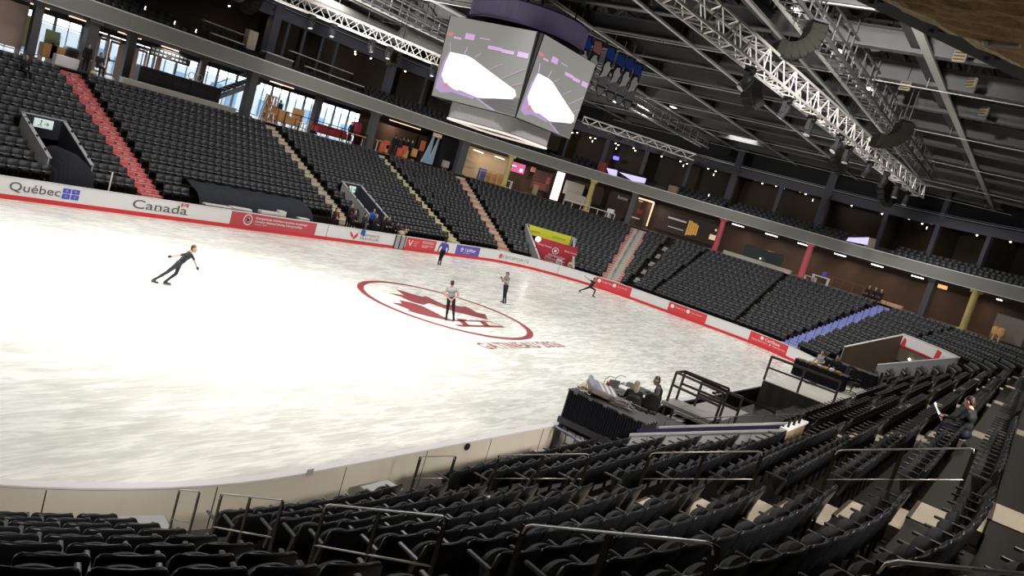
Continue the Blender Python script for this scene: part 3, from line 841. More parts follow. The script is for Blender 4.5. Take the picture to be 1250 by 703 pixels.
# exit signs inside the tunnels
for i, (px, w) in enumerate(((( 53, 151), .9), ((430, 231), .6))):
    p = at(px, 1, HY+4.6); e = empty('exit_sign', (p[0], p[1], p[2]-.12), ('white running-figure sign hanging in the tunnel beside the red stairs', 'white running-figure sign hanging in the tunnel behind the crowd')[i], 'sign')
    mb = MB(); mb.rbox((p[0], p[1], p[2]), (w, .05, .42), .01); mb.build('panel', mat('exit_panel', (.75, .85, .85), .4, emit=.35), e)
    mb = MB(); g = .06
    q = lambda u, w_: (p[0]+u, p[1]-.03, p[2]+w_)
    mb.sphere(q(-.12, .12), .045, 8); mb.bar(q(-.12, .07), q(-.15, -.04), .06, .02); mb.bar(q(-.15, -.04), q(-.25, -.12), .04, .02); mb.bar(q(-.15, -.04), q(-.06, -.13), .04, .02)
    mb.bar(q(.02, 0), q(.22, 0), .05, .02); mb.bar(q(.14, .08), q(.24, 0), .04, .02); mb.bar(q(.14, -.08), q(.24, 0), .04, .02); mb.build('pictogram', mat('exit_green', (.05, .35, .2), .5), e)
    mb = MB(); mb.bar((p[0]-.9, p[1], p[2]+.16), (p[0]-.4, p[1], p[2]+.16), .03, .03); mb.build('bracket', M_STEEL, e)
# black drape over the tunnel mouth
dr = MB(); n = 28; rows = []
for i, (o, zs) in enumerate(((3.6, 1.02), (3.0, 1.02), (2.2, .98), (1.55, .80), (1.25, .40), (1.18, .02))):
    row = []
    for k in range(n+1):
        u = k/n*2-1
        x = -10.45+u*1.02; arch = math.sqrt(max(0, 1-u*u*.96)); fold = .035*math.sin(k*2.4)
        top = zplane(max(o, 1.9))*.0+.55+1.55*arch*min(1, zs+.1)
        z = top if i < 4 else top*(zs)
        row.append((x+fold*.3, HY+o+fold*(1 if i > 2 else .3), max(.03, z)))
    rows.append(row)
vs = [p for r_ in rows for p in r_]; fs = [(i*(n+1)+k, i*(n+1)+k+1, (i+1)*(n+1)+k+1, (i+1)*(n+1)+k) for i in range(5) for k in range(n)]
dr.add(vs, fs); tag(dr.build('tunnel_drape', M_CLOTH, smooth=True), 'black pleated drape arched over the tunnel mouth beside the red stairs', 'drape')
mb = MB(); mb.rbox((-8.95, HY+1.1, .85), (.07, .04, 1.7), .01); tag(mb.build('white_pole', M_ADW), 'white upright pole beside the black tunnel drape', 'pole')
# black cloth spread over the first rows
n = 40; vs, fs = [], []
for j, (o, z) in enumerate(((.95, .62), (1.15, 1.10), (1.45, 1.42), (2.55, 1.78), (2.70, 1.55))):
    for k in range(n+1):
        x = -4.0+8.0*k/n; vs.append((x, HY+o+.03*math.sin(k*1.7+j), z+.03*math.sin(k*1.1+j*2)))
fs = [(j*(n+1)+k, j*(n+1)+k+1, (j+1)*(n+1)+k+1, (j+1)*(n+1)+k) for j in range(4) for k in range(n)]
mb = MB(); mb.add(vs, fs); tag(mb.build('seat_cover_cloth', mat('navy_black_cloth', (.022, .024, .034), .8, .2, var=.15, scale=4), smooth=True), 'long dark cloth spread over the lowest far seats above the championship panel', 'cloth')
mb = MB()
for s, w, h in ((-3.4, 1.6, .12), (-1.9, 1.3, .16), (.1, 1.5, .20), (.9, .5, .34), (2.6, .8, .12)): mb.rbox((s, HY+.42, .92+h/2), (w, .35, h), .05, rz=random.uniform(-.1, .1))
tag(mb.build('crumpled_plastic_sheet', mat('plastic_sheet', (.55, .52, .48), .5, var=.2, scale=5), smooth=False), 'pale crumpled sheets lying behind the boards below the dark cloth', 'sheet', kind='stuff')
# ================================================================== concourse, balcony and upper level
ZS, ZF0, ZF1 = 8.5, 8.52, 9.38           # soffit, fascia bottom and top
OF = 11.6
FARSEG = ('F', 'FR', 'E', 'BR', 'N')
mb = MB(); strip(mb, OF, ZF0, OF, ZF1, skip=False); strip(mb, OF, ZF1, OF+.25, ZF1, skip=False)
struct(mb.build('trim_fascia', M_FASC), 'grey balcony fascia running round the bowl')
mb = MB()
for z, r, ob in ((ZF1+.02, .07, OF-.02), (ZF0-.03, .05, OF-.02)):
    strip(mb, ob, z-r/2, ob, z+r/2, skip=False); strip(mb, ob, z+r/2, ob+.12, z+r/2, skip=False); strip(mb, ob, z-r/2, ob+.12, z-r/2, skip=False)
struct(mb.build('trim_edge', M_TRIMW), 'pale metal edges of the balcony fascia')
mb = MB(); strip(mb, OF, ZF0, OF+.6, ZF0-.12, skip=False); strip(mb, OF+.6, ZF0-.12, 24, ZF0-.12, skip=False)
struct(mb.build('ceiling_concourse', M_SOFF), 'dark ceiling over the concourse')
# balcony terraces
UB = [(11.85, 8.95), (12.75, 9.25), (13.65, 9.55), (14.55, 9.85)]
mb = MB()
for i, (o, z) in enumerate(UB):
    o1 = UB[i+1][0] if i < 3 else 18.5
    strip(mb, o, z-.3 if i else ZF0, o, z, skip=False); strip(mb, o, z, o1, z, skip=False)
struct(mb.build('floor_balcony', M_BEAMD), 'dark stepped floor of the balcony')
mb = MB(); strip(mb, 18.5, 9.8, 18.5, 13.2, skip=False); struct(mb.build('wall_suites', M_SUITE), 'dark brown back wall of the suites')
mb = MB(); strip(mb, 14.9, 13.0, 18.6, 13.0, skip=False); struct(mb.build('ceiling_suites', M_SOFF), 'dark ceiling over the suites')
mb = MB(); strip(mb, 14.9, 12.72, 14.9, 13.45, skip=False); strip(mb, 14.9, 12.72, 15.4, 12.72, skip=False); strip(mb, 14.9, 13.45, 16.5, 13.45, skip=False)
struct(mb.build('beam_header', M_NAVY), 'blue-grey beam above the suites')
mb = MB(); strip(mb, 14.82, 13.52, 14.82, 13.60, skip=False); strip(mb, 14.82, 13.60, 14.94, 13.60, skip=False); strip(mb, 14.82, 13.68, 14.82, 13.71, skip=False)
struct(mb.build('trim_rail', mat('ledge_rail', (.42, .42, .43), .3, .5, .5)), 'pale metal rail along the suite beam')
mb = MB(); strip(mb, 17.0, 13.3, 17.0, 20.5, skip=False); struct(mb.build('wall_upper', M_BLACK), 'black wall above the suites')
mb = MB(); strip(mb, 24, -.1, 24, 9.0, skip=False, segs=('E', 'BR', 'N', 'BL')); struct(mb.build('wall_outer', M_BROWN), 'brown outer wall')
# side that is out of the picture
mb = MB(); mb.add([(-46, -50, -.1), (-46, 50, -.1), (-46, 50, 21), (-46, -50, 21)], [(0, 1, 2, 3)]); mb.add([(-46, -42, -.1), (-20, -42, -.1), (-20, -42, 21), (-46, -42, 21)], [(0, 1, 2, 3)])
struct(mb.build('wall_end', M_BLACK), 'dark end wall')
# brown concourse back wall (the end and corners, and the far side past the glass)
mb = MB(); OB = 16.6
strip(mb, OB, ZC, OB, ZS, skip=False, segs=('FR', 'E', 'BR', 'N', 'BL'))
for i in range(1): pass
xg = 26.4
mb.add([(CX, HY+OB, ZC), (xg, HY+19.6, ZC), (xg, HY+19.6, ZS), (CX, HY+OB, ZS)], [(0, 1, 2, 3)])
struct(mb.build('wall_concourse', M_BROWN), 'dark brown back wall of the concourse')
# columns at the front of the concourse
def column(name, label, px, m, w=.5, rnd=False, o=11.95):
    p = off(px, o); (x, y) = p[0], p[1]
    sg, t = to_seg(x, y); (x, y), tg, nm = frame(sg, t, o); a = math.atan2(tg[1], tg[0])
    mb = MB()
    if rnd: mb.lathe([(w/2, ZC), (w/2, ZS)], (x, y, 0), 16)
    else: mb.rbox((x, y, (ZC+ZS)/2), (w, w*.8, ZS-ZC), .02, a)
    mb.box((x, y, ZS-.12), (w*1.3, w*1.1, .22), a); mb.box((x, y, ZC+.06), (w*1.4, w*1.2, .12), a)
    o_ = mb.build(name, m); return tag(o_, label, 'column')
M_COLG = mat('column_grey', (.085, .085, .09), .5, .4, var=.1, scale=3); M_COLP = mat('column_red_wrap', (.62, .13, .16), .5, .3, var=.18, scale=1.3); M_COLY = mat('column_yellow_wrap', (.62, .50, .20), .5, .3, var=.25, scale=3)
column('column', 'dark grey column by the tall pinkish display board', (40, 45), M_COLG, .45)
column('column', 'dark grey column at the top of the red stairs', (105, 70), M_COLG, .6)
column('column', 'slim dark column beside the timber double door', (156, 70), M_COLG, .5, o=14)
column('column', 'grey round column over the black counter', (246, 88), M_COLG, .5, True, o=14)
column('column', 'dark grey column beside the pile of wooden stools', (304, 115), M_COLG, .6)
column('column', 'grey column between two bright windows', (385, 140), M_COLG, .55, o=15)
column('column', 'dark grey column by the red sofa', (452, 165), M_COLG, .6)
column('column', 'dark column at the top of the terracotta stairs', (561, 198), M_COLG, .75)
column('column', 'yellow wrapped column beside the pink screen', (617, 218), M_COLY, .5, True)
column('column', 'yellow wrapped column by the beige partitions', (714, 258), M_COLY, .5, True)
column('column', 'dark column beside the lit doorway over the red dashed stairs', (768, 262), M_COLG, .5)
column('column', 'red wrapped column beside the chip stand', (877, 290), M_COLP, .5, True)
column('column', 'red wrapped column at the end of the pale ledge', (985, 315), M_COLP, .55, True)
column('column', 'grey column over the blue stairs', (1137, 352), M_COLG, .55)
column('column', 'yellow wrapped column near the far corner', (1185, 375), M_COLY, .5, True)
# upper level posts
def upost(label, px, w, z1=12.8, o=15.05):
    p = off(px, o); sg, t = to_seg(p[0], p[1]); (x, y), tg, nm = frame(sg, t, o); a = math.atan2(tg[1], tg[0])
    mb = MB(); mb.box((x, y, (9.85+z1)/2), (w, w*.9, z1-9.85), a)
    if z1 > 13: mb.box((x, y, 13.1), (w*1.5, w*1.4, .12), a)
    return tag(mb.build('post', M_NAVY), label, 'post')
for i, (px, w, z1) in enumerate((((120, 10), .5, 17.2), ((334, 30), .7, 17.2), ((351, 38), .16, 12.8), ((371, 46), .16, 12.8), ((393, 52), .16, 12.8), ((410, 62), .16, 12.8), ((475, 95), .6, 17.2), ((516, 112), .18, 12.8),
        ((690, 180), .2, 12.8), ((738, 187), .4, 12.8), ((786, 200), .4, 12.8), ((838, 217), .35, 12.8), ((893, 228), .62, 17.2), ((950, 243), .35, 12.8), ((1005, 255), .7, 17.2), ((1080, 270), .35, 12.8), ((1143, 285), .38, 17.2), ((1205, 300), .35, 12.8))):
    upost(f'{["slim", "stout"][z1 > 13]} blue-grey suite post, {ordinal(i+1)} along the balcony, counted from the glass end', px, w, z1)
# partitions between suites
for i, px in enumerate(((690, 180), (786, 200), (893, 228), (1005, 255), (1080, 270), (1143, 285), (1205, 300), (351, 38), (410, 62), (475, 95))):
    p = off(px, 15.1); sg, t = to_seg(p[0], p[1]); a, b = frame(sg, t, 15.2)[0], frame(sg, t, 18.4)[0]
    mb = MB(); mb.bar((*a, 11.4), (*b, 11.4), .12, 3.1); struct(mb.build(f'wall_partition_{i+1}', M_SUITE), 'dark wall between two suites')
# balcony seats
UMASS = []
def ublock(seg, a, b):
    out = []
    for k in range(3):
        o = UB[k][0]+.25
        for q in seat_rows(seg, a, b, [0], .56, o, 0, lambda _k: UB[k][1]):
            if in_view((q[3], q[4], q[5]+.6), 25): out.append((q[3], q[4], q[5], q[6]))
    return out
UMASS += ublock('F', 17.5, CX)+ublock('F', -9, 1.0)
UMASS += ublock('FR', 90, 46)+ublock('FR', 40, 22)+ublock('FR', 16, 1)+ublock('E', CY, -CY)+ublock('BR', 0, -12)+ublock('BR', -18, -55)
M_SEATU = mat('balcony_seat', (.026, .031, .034), .5, .4, var=.2, scale=1)
o_ = seat_mass('balcony_seating', UMASS, [M_SEATU, M_SEATU, M_SEATU, M_BLACK]); o_['kind'] = 'stuff'; o_['label'] = 'dark seats in rows along the balcony'
# drink rails of the upper lounge
M_RAILC = mat('drink_rail', (.42, .45, .44), .35, .5)
def drink_rail(label, pa, pb, o, z, n):
    a, b = off(pa, o), off(pb, o); a = Vector((a[0], a[1], z)); b = Vector((b[0], b[1], z))
    root = empty('drink_rail', (*a.xy, z-1.0), label, 'counter', 'drink rails of the upper lounge')
    for i in range(n):
        mb = MB(); mb.bar(a+(b-a)*(i/n)+(b-a)*.01, a+(b-a)*((i+1)/n)-(b-a)*.01, .32, .06); mb.build('shelf', M_RAILC, root)
    for i in range(n*2+1):
        q = a+(b-a)*(i/(n*2)); mb = MB(); mb.bar((q.x, q.y, z-.03), (q.x, q.y, z-1.0), .05, .05); mb.build('leg', M_STEEL, root)
    for i in range(n*3):
        q = a+(b-a)*((i+.5)/(n*3)); pass
    mb.build('frame', M_STEEL, root)
    for i in range(n*3):
        q = a+(b-a)*((i+.5)/(n*3)); st = empty('bar_stool', (q.x, q.y+.45, z-1.0), f'dark bar stool, {ordinal(i+1)} along the {"upper" if "upper" in label else "lower"} drink rail {"by the suite panels" if "panels" in label else "over the black counter"}', 'stool', 'bar stools of the upper lounge')
        mb = MB(); mb.bar((q.x, q.y+.45, z-.3), (q.x, q.y+.45, z-1.0), .04, .04); mb.build('stem', M_STEEL, st); mb = MB(); mb.lathe([(.16, 0), (.16, .05)], (q.x, q.y+.45, z-.32), 8); mb.build('seat', M_STEEL, st)
drink_rail('pale drink rail with stools, upper tier over the black counter', (248, 24), (297, 40), 13.2, 10.62, 2)
drink_rail('pale drink rail with stools, lower tier over the black counter', (257, 42), (297, 55), 12.1, 9.95, 2)
drink_rail('long pale drink rail, upper tier by the suite panels', (353, 62), (431, 89), 13.2, 10.72, 4)
drink_rail('long pale drink rail, lower tier by the suite panels', (372, 83), (443, 108), 12.1, 10.0, 3)
a = off((319, 78), 11.95); b = off((351, 90), 11.95)
mb = MB(); mb.bar((a[0], a[1], 9.62), (b[0], b[1], 9.62), .5, .66); mb.bar((a[0], a[1], 9.99), (b[0], b[1], 9.99), .6, .08, 1)
tag(mb.build('camera_box', [M_BEAMD, M_RAILC]), 'grey boxed camera position with a pale top on the balcony edge', 'booth')
p = off((305, 50), 13.0); mb = MB(); mb.rbox((p[0], p[1], 10.45), (.75, .5, 1.25), .03); tag(mb.build('wooden_lectern', M_STB), 'small light wooden stand between the drink rails', 'stand')
# lilac lit signs along the balcony
M_LILAC = mat('lilac_led', (.55, .50, .75), .5, emit=.75, emit_col=(.72, .62, 1.0))
for i, pts in enumerate((((741, 205), (754, 208), (752, 219), (744, 214)), ((756, 210), (789, 218), (787, 224), (772, 221)), ((1036, 290), (1061, 290), (1059, 299), (1033, 294)))):
    q = [Vector(off(p, 11.95)) for p in pts]; mb = MB(); nrm = Vector((-.08, 0, 0)); mb.prism(q, nrm)
    tag(mb.build('led_sign', M_LILAC), ('small lilac lit sign by the red balcony box', 'long lilac lit sign along the balcony front', 'lilac lit sign on the balcony over the red columns')[i], 'sign')
p = off((737, 200), 12.3); mb = MB(); mb.rbox((p[0], p[1], 9.75), (.6, .8, 1.2), .05); tag(mb.build('red_cabinet', mat('cabinet_red', (.28, .05, .05), .5)), 'dark red cabinet beside the lilac sign on the balcony', 'cabinet')
p = off((1065, 286), 12.3); mb = MB(); mb.prism([(p[0], p[1]-.5, 9.4), (p[0], p[1]+.3, 9.4), (p[0], p[1]+.5, 10.3), (p[0], p[1]-.4, 10.3)], (.3, 0, 0)); tag(mb.build('folded_stand', mat('khaki', (.22, .2, .12), .6)), 'khaki folded stand beside the lilac sign on the balcony', 'stand')
p = off((825, 222), 12.2); mb = MB(); mb.rbox((p[0], p[1], 9.6), (.5, .9, 1.0), .03); tag(mb.build('beige_crate', mat('crate_tan', (.30, .22, .12), .6)), 'tan crate at the balcony edge above the chip stand', 'crate')
p = off((752, 193), 15.6); mb = MB(); mb.rbox((p[0], p[1], p[2]), (.3, .6, .35), .1); tag(mb.build('lit_sign', mat('blue_glow', (.05, .05, .8), .5, emit=3, emit_col=(.12, .1, 1))), 'small glowing blue sign inside a suite', 'sign')
# warm downlights in the suites
M_BULB = mat('warm_bulb', (1, .8, .5), .5, emit=14, emit_col=(1, .72, .42)); M_BULBW = mat('white_bulb', (1, .9, .8), .5, emit=6, emit_col=(1, .88, .74))
SP = [(305, 16), (280, 6), (434, 62), (434, 65), (453, 70), (495, 86), (699, 161), (705, 161), (721, 167), (727, 168), (752, 174), (755, 176), (774, 180), (776, 183), (808, 190), (831, 196), (839, 199), (865, 205), (874, 208), (896, 212),
      (923, 219), (931, 223), (948, 226), (955, 228), (957, 229), (977, 233), (984, 236), (1003, 239), (1034, 247), (1040, 250), (1072, 256), (1077, 260), (1110, 266), (1126, 272), (1137, 272), (1177, 280), (1193, 286), (1207, 287), (1234, 294)]
lamp = MB(); lamp.lathe([(.05, .1), (.075, 0), (.09, -.05)], n=10); ME_CAN = mesh_of(lamp, 'housing', M_STEEL)
lamp = MB(); lamp.sphere((0, 0, -.06), .075, 8); ME_BLB = mesh_of(lamp, 'bulb', M_BULB)
for i, px in enumerate(SP):
    p = off(px, 15.5)
    t = empty('downlight', p, 'small warm downlight glowing under the suite beam', 'lamp', 'downlights under the suite beam')
    for nm, me in (('housing', ME_CAN), ('bulb', ME_BLB)):
        o = bpy.data.objects.new(nm, me); C.objects.link(o); o.parent = t
for i, (px, o, z) in enumerate((((347, 44), 16, 0), ((392, 61), 16, 0), ((723, 173), 16.5, 0), ((752, 182), 16.5, 0), ((834, 203), 16.5, 0), ((871, 214), 16.5, 0), ((992, 245), 16.5, 0), ((1131, 279), 16.5, 0), ((865, 239), 12.2, 0), ((177, 11), 12.6, 0), ((213, 29), 12.0, 0), ((239, 39), 12.0, 0))):
    p = off(px, o); mb = MB(); mb.sphere(p, .04, 8); mb.lathe([(.025, .03), (.025, .16)], p, 6)
    tag(mb.build('small_lamp', M_BULBW), f'small white lamp inside the suites, {ordinal(i+1)} from the glass end', 'lamp')

# ------------------------------------------------------------------ glass front behind the far concourse
YG = HY+19.5
M_MULL = mat('window_frame', (.45, .45, .46), .4, .5); M_WOODF = mat('door_timber', (.72, .52, .40), .5, .3, var=.15, scale=5)
def glass_mat():
    m = bpy.data.materials.new('window_glass'); m.use_nodes = True; n, l = m.node_tree.nodes, m.node_tree.links
    n.remove(n['Principled BSDF']); tr = n.new('ShaderNodeBsdfTransparent'); tr.inputs[0].default_value = (.93, .97, 1, 1); gl = n.new('ShaderNodeBsdfGlossy'); gl.inputs['Roughness'].default_value = .02
    mx = n.new('ShaderNodeMixShader'); fr = n.new('ShaderNodeFresnel'); fr.inputs[0].default_value = 1.45
    l.new(fr.outputs[0], mx.inputs[0]); l.new(tr.outputs[0], mx.inputs[1]); l.new(gl.outputs[0], mx.inputs[2]); l.new(mx.outputs[0], n['Material Output'].inputs[0])
    return m
M_GLASS = glass_mat()
x0 = -14.0; i = 0
while x0 < xg-.1:
    x1 = min(xg, x0+1.75); i += 1
    fr = MB()
    for x in (x0+.04, x1-.04): fr.box((x, YG, (ZC+ZS)/2-.2), (.07, .12, ZS-ZC-.4))
    for z in (ZC+.05, ZC+2.15, ZS-.42): fr.box(((x0+x1)/2, YG, z), (x1-x0, .10, .07))
    fr.box(((x0+x1)/2, YG, (ZC+ZS)/2-.2), (.04, .08, ZS-ZC-.4))
    f_ = struct(fr.build(f'window_{i}', M_MULL), 'tall glazed bay in a pale frame')
    g = MB(); g.add([(x0, YG, ZC), (x1, YG, ZC), (x1, YG, ZS-.42), (x0, YG, ZS-.42)], [(0, 1, 2, 3)]); g_ = g.build('pane', M_GLASS, f_, fix=False)
    x0 = x1
mb = MB(); mb.box((6, YG, ZS-.2), (42, .3, .5)); struct(mb.build('wall_bulkhead', M_SOFF), 'dark bulkhead above the glass')
# timber doors
for i, (px0, px1) in enumerate((((117, 62), (146, 72)), ((164, 75), (192, 85)))):
    a, b = at(px0, 1, YG-.35), at(px1, 1, YG-.35); xa, xb = a[0], b[0]
    root = struct(empty(f'door_{i+1}', (xa, YG-.3, ZC), ('timber framed glass double door behind the red stairs', 'timber framed glass double door behind the black counter')[i], 'door')); del root['category']
    xm = (xa+xb)/2
    for x in (xa, xb): 
        mb = MB(); mb.box((x, YG-.3, ZC+1.25), (.32, .14, 2.5)); mb.build('jamb', M_WOODF, root)
    mb = MB(); mb.box((xm, YG-.3, ZC+2.42), (xb-xa+.32, .14, .22)); mb.build('lintel', M_WOODF, root)
    for s in (-1, 1):
        xc = xm+s*(xb-xa)/4; w = (xb-xa)/2-.2; mb = MB()
        for u in (-w/2, w/2): mb.box((xc+u, YG-.28, ZC+1.15), (.12, .08, 2.3))
        for z in (.08, 1.0, 2.24): mb.box((xc, YG-.28, ZC+z), (w, .08, .12))
        lf = mb.build('leaf', M_WOODF, root); mb = MB(); mb.bar((xc-s*w*.4, YG-.36, ZC+.9), (xc-s*w*.4, YG-.36, ZC+1.2), .03); mb.build('handle', M_STEEL, lf)
# stair flight seen behind the glass
ra, rb = at((255, 108), 1, YG-1.6), at((303, 92), 1, YG-1.6)
root = empty('staircase', (ra[0], YG-1.6, ZC), 'steel staircase with glass side rising behind the black counter', 'stairs')
za, zb_ = ZC+.1, ZC+2.6
P0, P1 = Vector((ra[0], YG-1.6, za)), Vector((rb[0]+1.2, YG-1.6, zb_))
mb = MB(); mb.bar(P0, P1, .12, .35); mb.bar(P0+Vector((0, 1.1, 0)), P1+Vector((0, 1.1, 0)), .12, .35); mb.build('stringer', M_COLG, root)
mb = MB()
for k in range(12): q = P0+(P1-P0)*(k/12); mb.box((q.x+.1, q.y+.55, q.z+.2), (.26, 1.1, .05))
mb.build('treads', M_STG, root)
mb = MB(); mb.bar(P0+Vector((0, -.06, .7)), P1+Vector((0, -.06, .7)), .02, 1.0); mb.build('glass_side', M_GLASS, root); mb = MB(); mb.tube([P0+Vector((0, -.06, 1.2)), P1+Vector((0, -.06, 1.2))], .03, 6); mb.build('rail', M_MULL, root)
# building across the street, seen through the glass
M_OUT = mat('street_facade', (.62, .66, .70), .7, .2, var=.1, scale=.5); M_OUTB = mat('blue_window_glass', (.22, .40, .58), .3, .5, var=.2, scale=.6); M_OUTW = mat('facade_white', (.85, .86, .88), .7)
bl = empty('office_building', (6, 62, 0), 'pale office building with rows of blue windows across the street', 'building')
mb = MB(); mb.box((6, 64, 5.2), (90, 8, 5.2)); mb.build('facade', M_OUTW, bl)
mb = MB()
for ix in range(-16, 21):
    if ix % 3: mb.box((6+ix*2.3, 59.95, 6.3-.7*(ix % 2)), (1.35, .1, 1.5+.6*(ix % 2)))
mb.build('window_band', M_OUTB, bl)
b2 = empty('tower_building', (-8, 70, 0), 'blue glazed building standing behind the pale offices', 'building')
mb = MB(); mb.box((-16, 72, 12), (16, 6, 24)); mb.build('curtain_wall', mat('curtain_wall_blue', (.36, .52, .66), .3, .5, var=.15, scale=.4), b2)
mb = MB()
for ix in range(-3, 4): mb.box((-16+ix*2.4, 68.95, 12), (.5, .1, 24))
for iz in range(12): mb.box((-16, 68.95, 1+2*iz), (16, .1, .4))
mb.build('mullion_grid', M_OUTW, b2)
mb = MB(); mb.add([(-90, 34, 3.4), (110, 34, 3.4), (110, 120, 3.4), (-90, 120, 3.4)], [(0, 1, 2, 3)]); struct(mb.build('ground_street', mat('street', (.45, .45, .44), .8)), 'street outside the glass')
# ================================================================== roof steel
ZB = 15.0
mb = MB(); mb.add([(-60, -50, 20.4), (75, -50, 20.4), (75, 50, 20.4), (-60, 50, 20.4)], [(0, 1, 2, 3)])
for y in np.arange(-30, 34, 1.2): mb.box((10, y, 20.34), (120, .5, .12))
struct(mb.build('ceiling_deck', M_ROOF), 'dark corrugated roof deck')
def ibeam(mb, p0, p1, w, h, t=.05):
    p0, p1 = Vector(p0), Vector(p1)
    for dz in (-h/2, h/2): mb.bar(p0+Vector((0, 0, dz)), p1+Vector((0, 0, dz)), w, t)
    mb.bar(p0, p1, t*1.2, h)
XB = [-22.8, -18, -13.3, -8.6, -3.9, .8, 5.5, 10.3, 15.1, 19.9, 24.7, 29.5, 34.3, 39.1, 43.9]
Y0, Y1 = -30, 30
for i, x in enumerate(XB):
    mb = MB(); ibeam(mb, (x, Y0, ZB+.47), (x, Y1, ZB+.47), .42, .72, .06); ibeam(mb, (x, Y0, 18.9), (x, Y1, 18.9), .45, .34)
    y = Y0; k = 0
    while y < Y1-.1:
        a, b = (ZB+.8, 18.75) if k % 2 == 0 else (18.75, ZB+.8)
        mb.bar((x, y, a), (x, y+2.75, b), .17, .17); 
        if k % 2 == 0: mb.bar((x, y+2.75, ZB+.4), (x, y+2.75, 18.75), .14, .14)
        y += 2.75; k += 1
    struct(mb.build('beam_roof', M_BEAM), f'grey steel roof truss, {ordinal(i+1)} across the rink')
YX = [-27, -22, -16.55, -11.0, -5.5, .0, 5.5, 11.0, 16.5, 22, 27]
for i, y in enumerate(YX):
    mb = MB(); ibeam(mb, (-26, y+.55, ZB+.55), (46, y+.55, ZB+.55), .34, .5)
    for k, x in enumerate(XB[:-1]):
        x1 = XB[k+1]; xm = (x+x1)/2
        mb.bar((x, y+.55, ZB+.6), (xm, y+.55, 18.6), .12, .12); mb.bar((xm, y+.55, 18.6), (x1, y+.55, ZB+.6), .12, .12)
    mb.bar((-26, y+.55, 18.6), (46, y+.55, 18.6), .22, .26)
    struct(mb.build('beam_cross', M_BEAMD), 'dark cross frame between the roof trusses')
    mb = MB(); mb.bar((-26, y, ZB+.02), (46, y, ZB+.02), .17 if y not in (-16.55,) else .30, .10)
    struct(mb.build('beam_strut', M_PIPE), 'pale strut under the roof trusses')
# thin sprinkler pipes and conduits across the bays
mb = MB()
for x in np.arange(-6.2, 44, 9.6):
    mb.tube([(x+1.5, -28, ZB-.15), (x+1.5, 28, ZB-.15)], .025, 5)
    for y in np.arange(-27, 28, 5.5): mb.tube([(x+1.5, y, ZB-.15), (x+1.5, y, 17.5)], .012, 4)
struct(mb.build('beam_conduit', M_PIPE), 'thin pipes slung across the roof bays')
# purlins
for i, y in enumerate(np.arange(-28.4, 30, 2.75)):
    mb = MB(); mb.bar((-26, y, 19.25), (46, y, 19.25), .16, .3); struct(mb.build('beam_purlin', M_BEAMD))
# pale gusset sheets
for i, (x, y) in enumerate(((5.0, -13.0), (10.3, -9.8), (-1.6, -19.6), (.9, -20.4), (9.9, -17.8))):
    mb = MB(); mb.prism([(x, y, 16.6), (x+1.6, y+.2, 16.3), (x+1.9, y-2.2, 16.9), (x+.6, y-2.6, 17.2)], (0, 0, .05))
    tag(mb.build('deflector_panel', mat('pale_panel', (.55, .55, .50), .6)), f'pale angled sheet between the roof trusses, {ordinal(i+1)} of five', 'panel')
# catwalks: long dark decks with rails, lengthwise
def catwalk(label, y, x0, x1, z, w=1.0):
    root = empty('catwalk', ((x0+x1)/2, y, z), label, 'catwalk')
    mb = MB()
    for x in np.arange(x0, x1, .8): mb.bar((x, y-w/2, z), (x, y+w/2, z), .05, .04)
    mb.build('grating', M_BEAMD, root)
    for s in (-1, 1):
        mb = MB()
        for h in (.0, .5, 1.05): mb.tube([(x0, y+s*w/2, z+h), (x1, y+s*w/2, z+h)], .045 if h else .075, 6)
        for x in np.arange(x0, x1, 1.6): mb.bar((x, y+s*w/2, z), (x, y+s*w/2, z+1.05), .05)
        mb.build('guard_rail', M_PIPE if s > 0 else M_BEAM, root)
    for x in np.arange(x0+.8, x1, 4.8):
        mb = MB()
        for s in (-1, 1): mb.bar((x, y+s*w/2, z), (x, y+s*w/2, 18.6), .05)
        mb.build('hanger', M_BEAM, root)
catwalk('long catwalk with pale rails hung below the roof over the near boards', -13.6, -20, 27, 14.2, .8)
catwalk('catwalk with rails hung across the far end of the roof', 14.8, -6, 27, 14.0, .9)
catwalk('catwalk hung under the roof behind the scoreboard', 6.5, 5, 40, 14.0, .8)
# fabric ducts
for i, (x0, y0, x1, y1, z, r) in enumerate(((14, 20.5, 33, 19.5, 14.2, .5), (-6, 22.5, 16, 22.5, 14.1, .5))):
    mb = MB(); pts = [Vector((x0+(x1-x0)*k/10, y0+(y1-y0)*k/10, z)) for k in range(11)]; mb.tube(pts, r, 14)
    for k in range(1, 10, 2): mb.bar(pts[k], pts[k]+Vector((0, 0, 3)), .03)
    tag(mb.build('air_duct', mat('duct_grey', (.24, .24, .225), .6, var=.1, scale=2), smooth=False), ('grey round air duct over the far stand', 'grey round air duct high behind the white truss')[i], 'duct')
# dark edge beam with sprayed fireproofing, close above the camera
b0, b1 = Vector(at((1040, -22), 2, 8.45)), Vector(at((1310, 112), 2, 8.45)); d = (b1-b0).normalized(); side = Vector((d.y, -d.x, 0))
if side.dot(Vector(CAM)-b0) < 0: side = -side
mb = MB(); a, b = b0-d*1.5, b1+d*3
mb.bar(a+side*.10, b+side*.10, .22, .14); 
for k in range(14): q = a+(b-a)*((k+.5)/14); mb.lathe([(.018, -.09), (.018, -.07)], q+side*.08, 6); mb.lathe([(.018, -.09), (.018, -.07)], q+side*.15, 6)
struct(mb.build('beam_edge', M_BEAMD), 'dark steel edge beam above the viewer')
n1, n2 = 90, 26; vs, fs = [], []
for i in range(n1+1):
    for j in range(n2+1):
        q = a+(b-a)*(i/n1)+side*(.20+1.9*j/n2)
        vs.append((q.x, q.y, 8.36-.02*min(j, 3)+random.uniform(-.012, .012)))
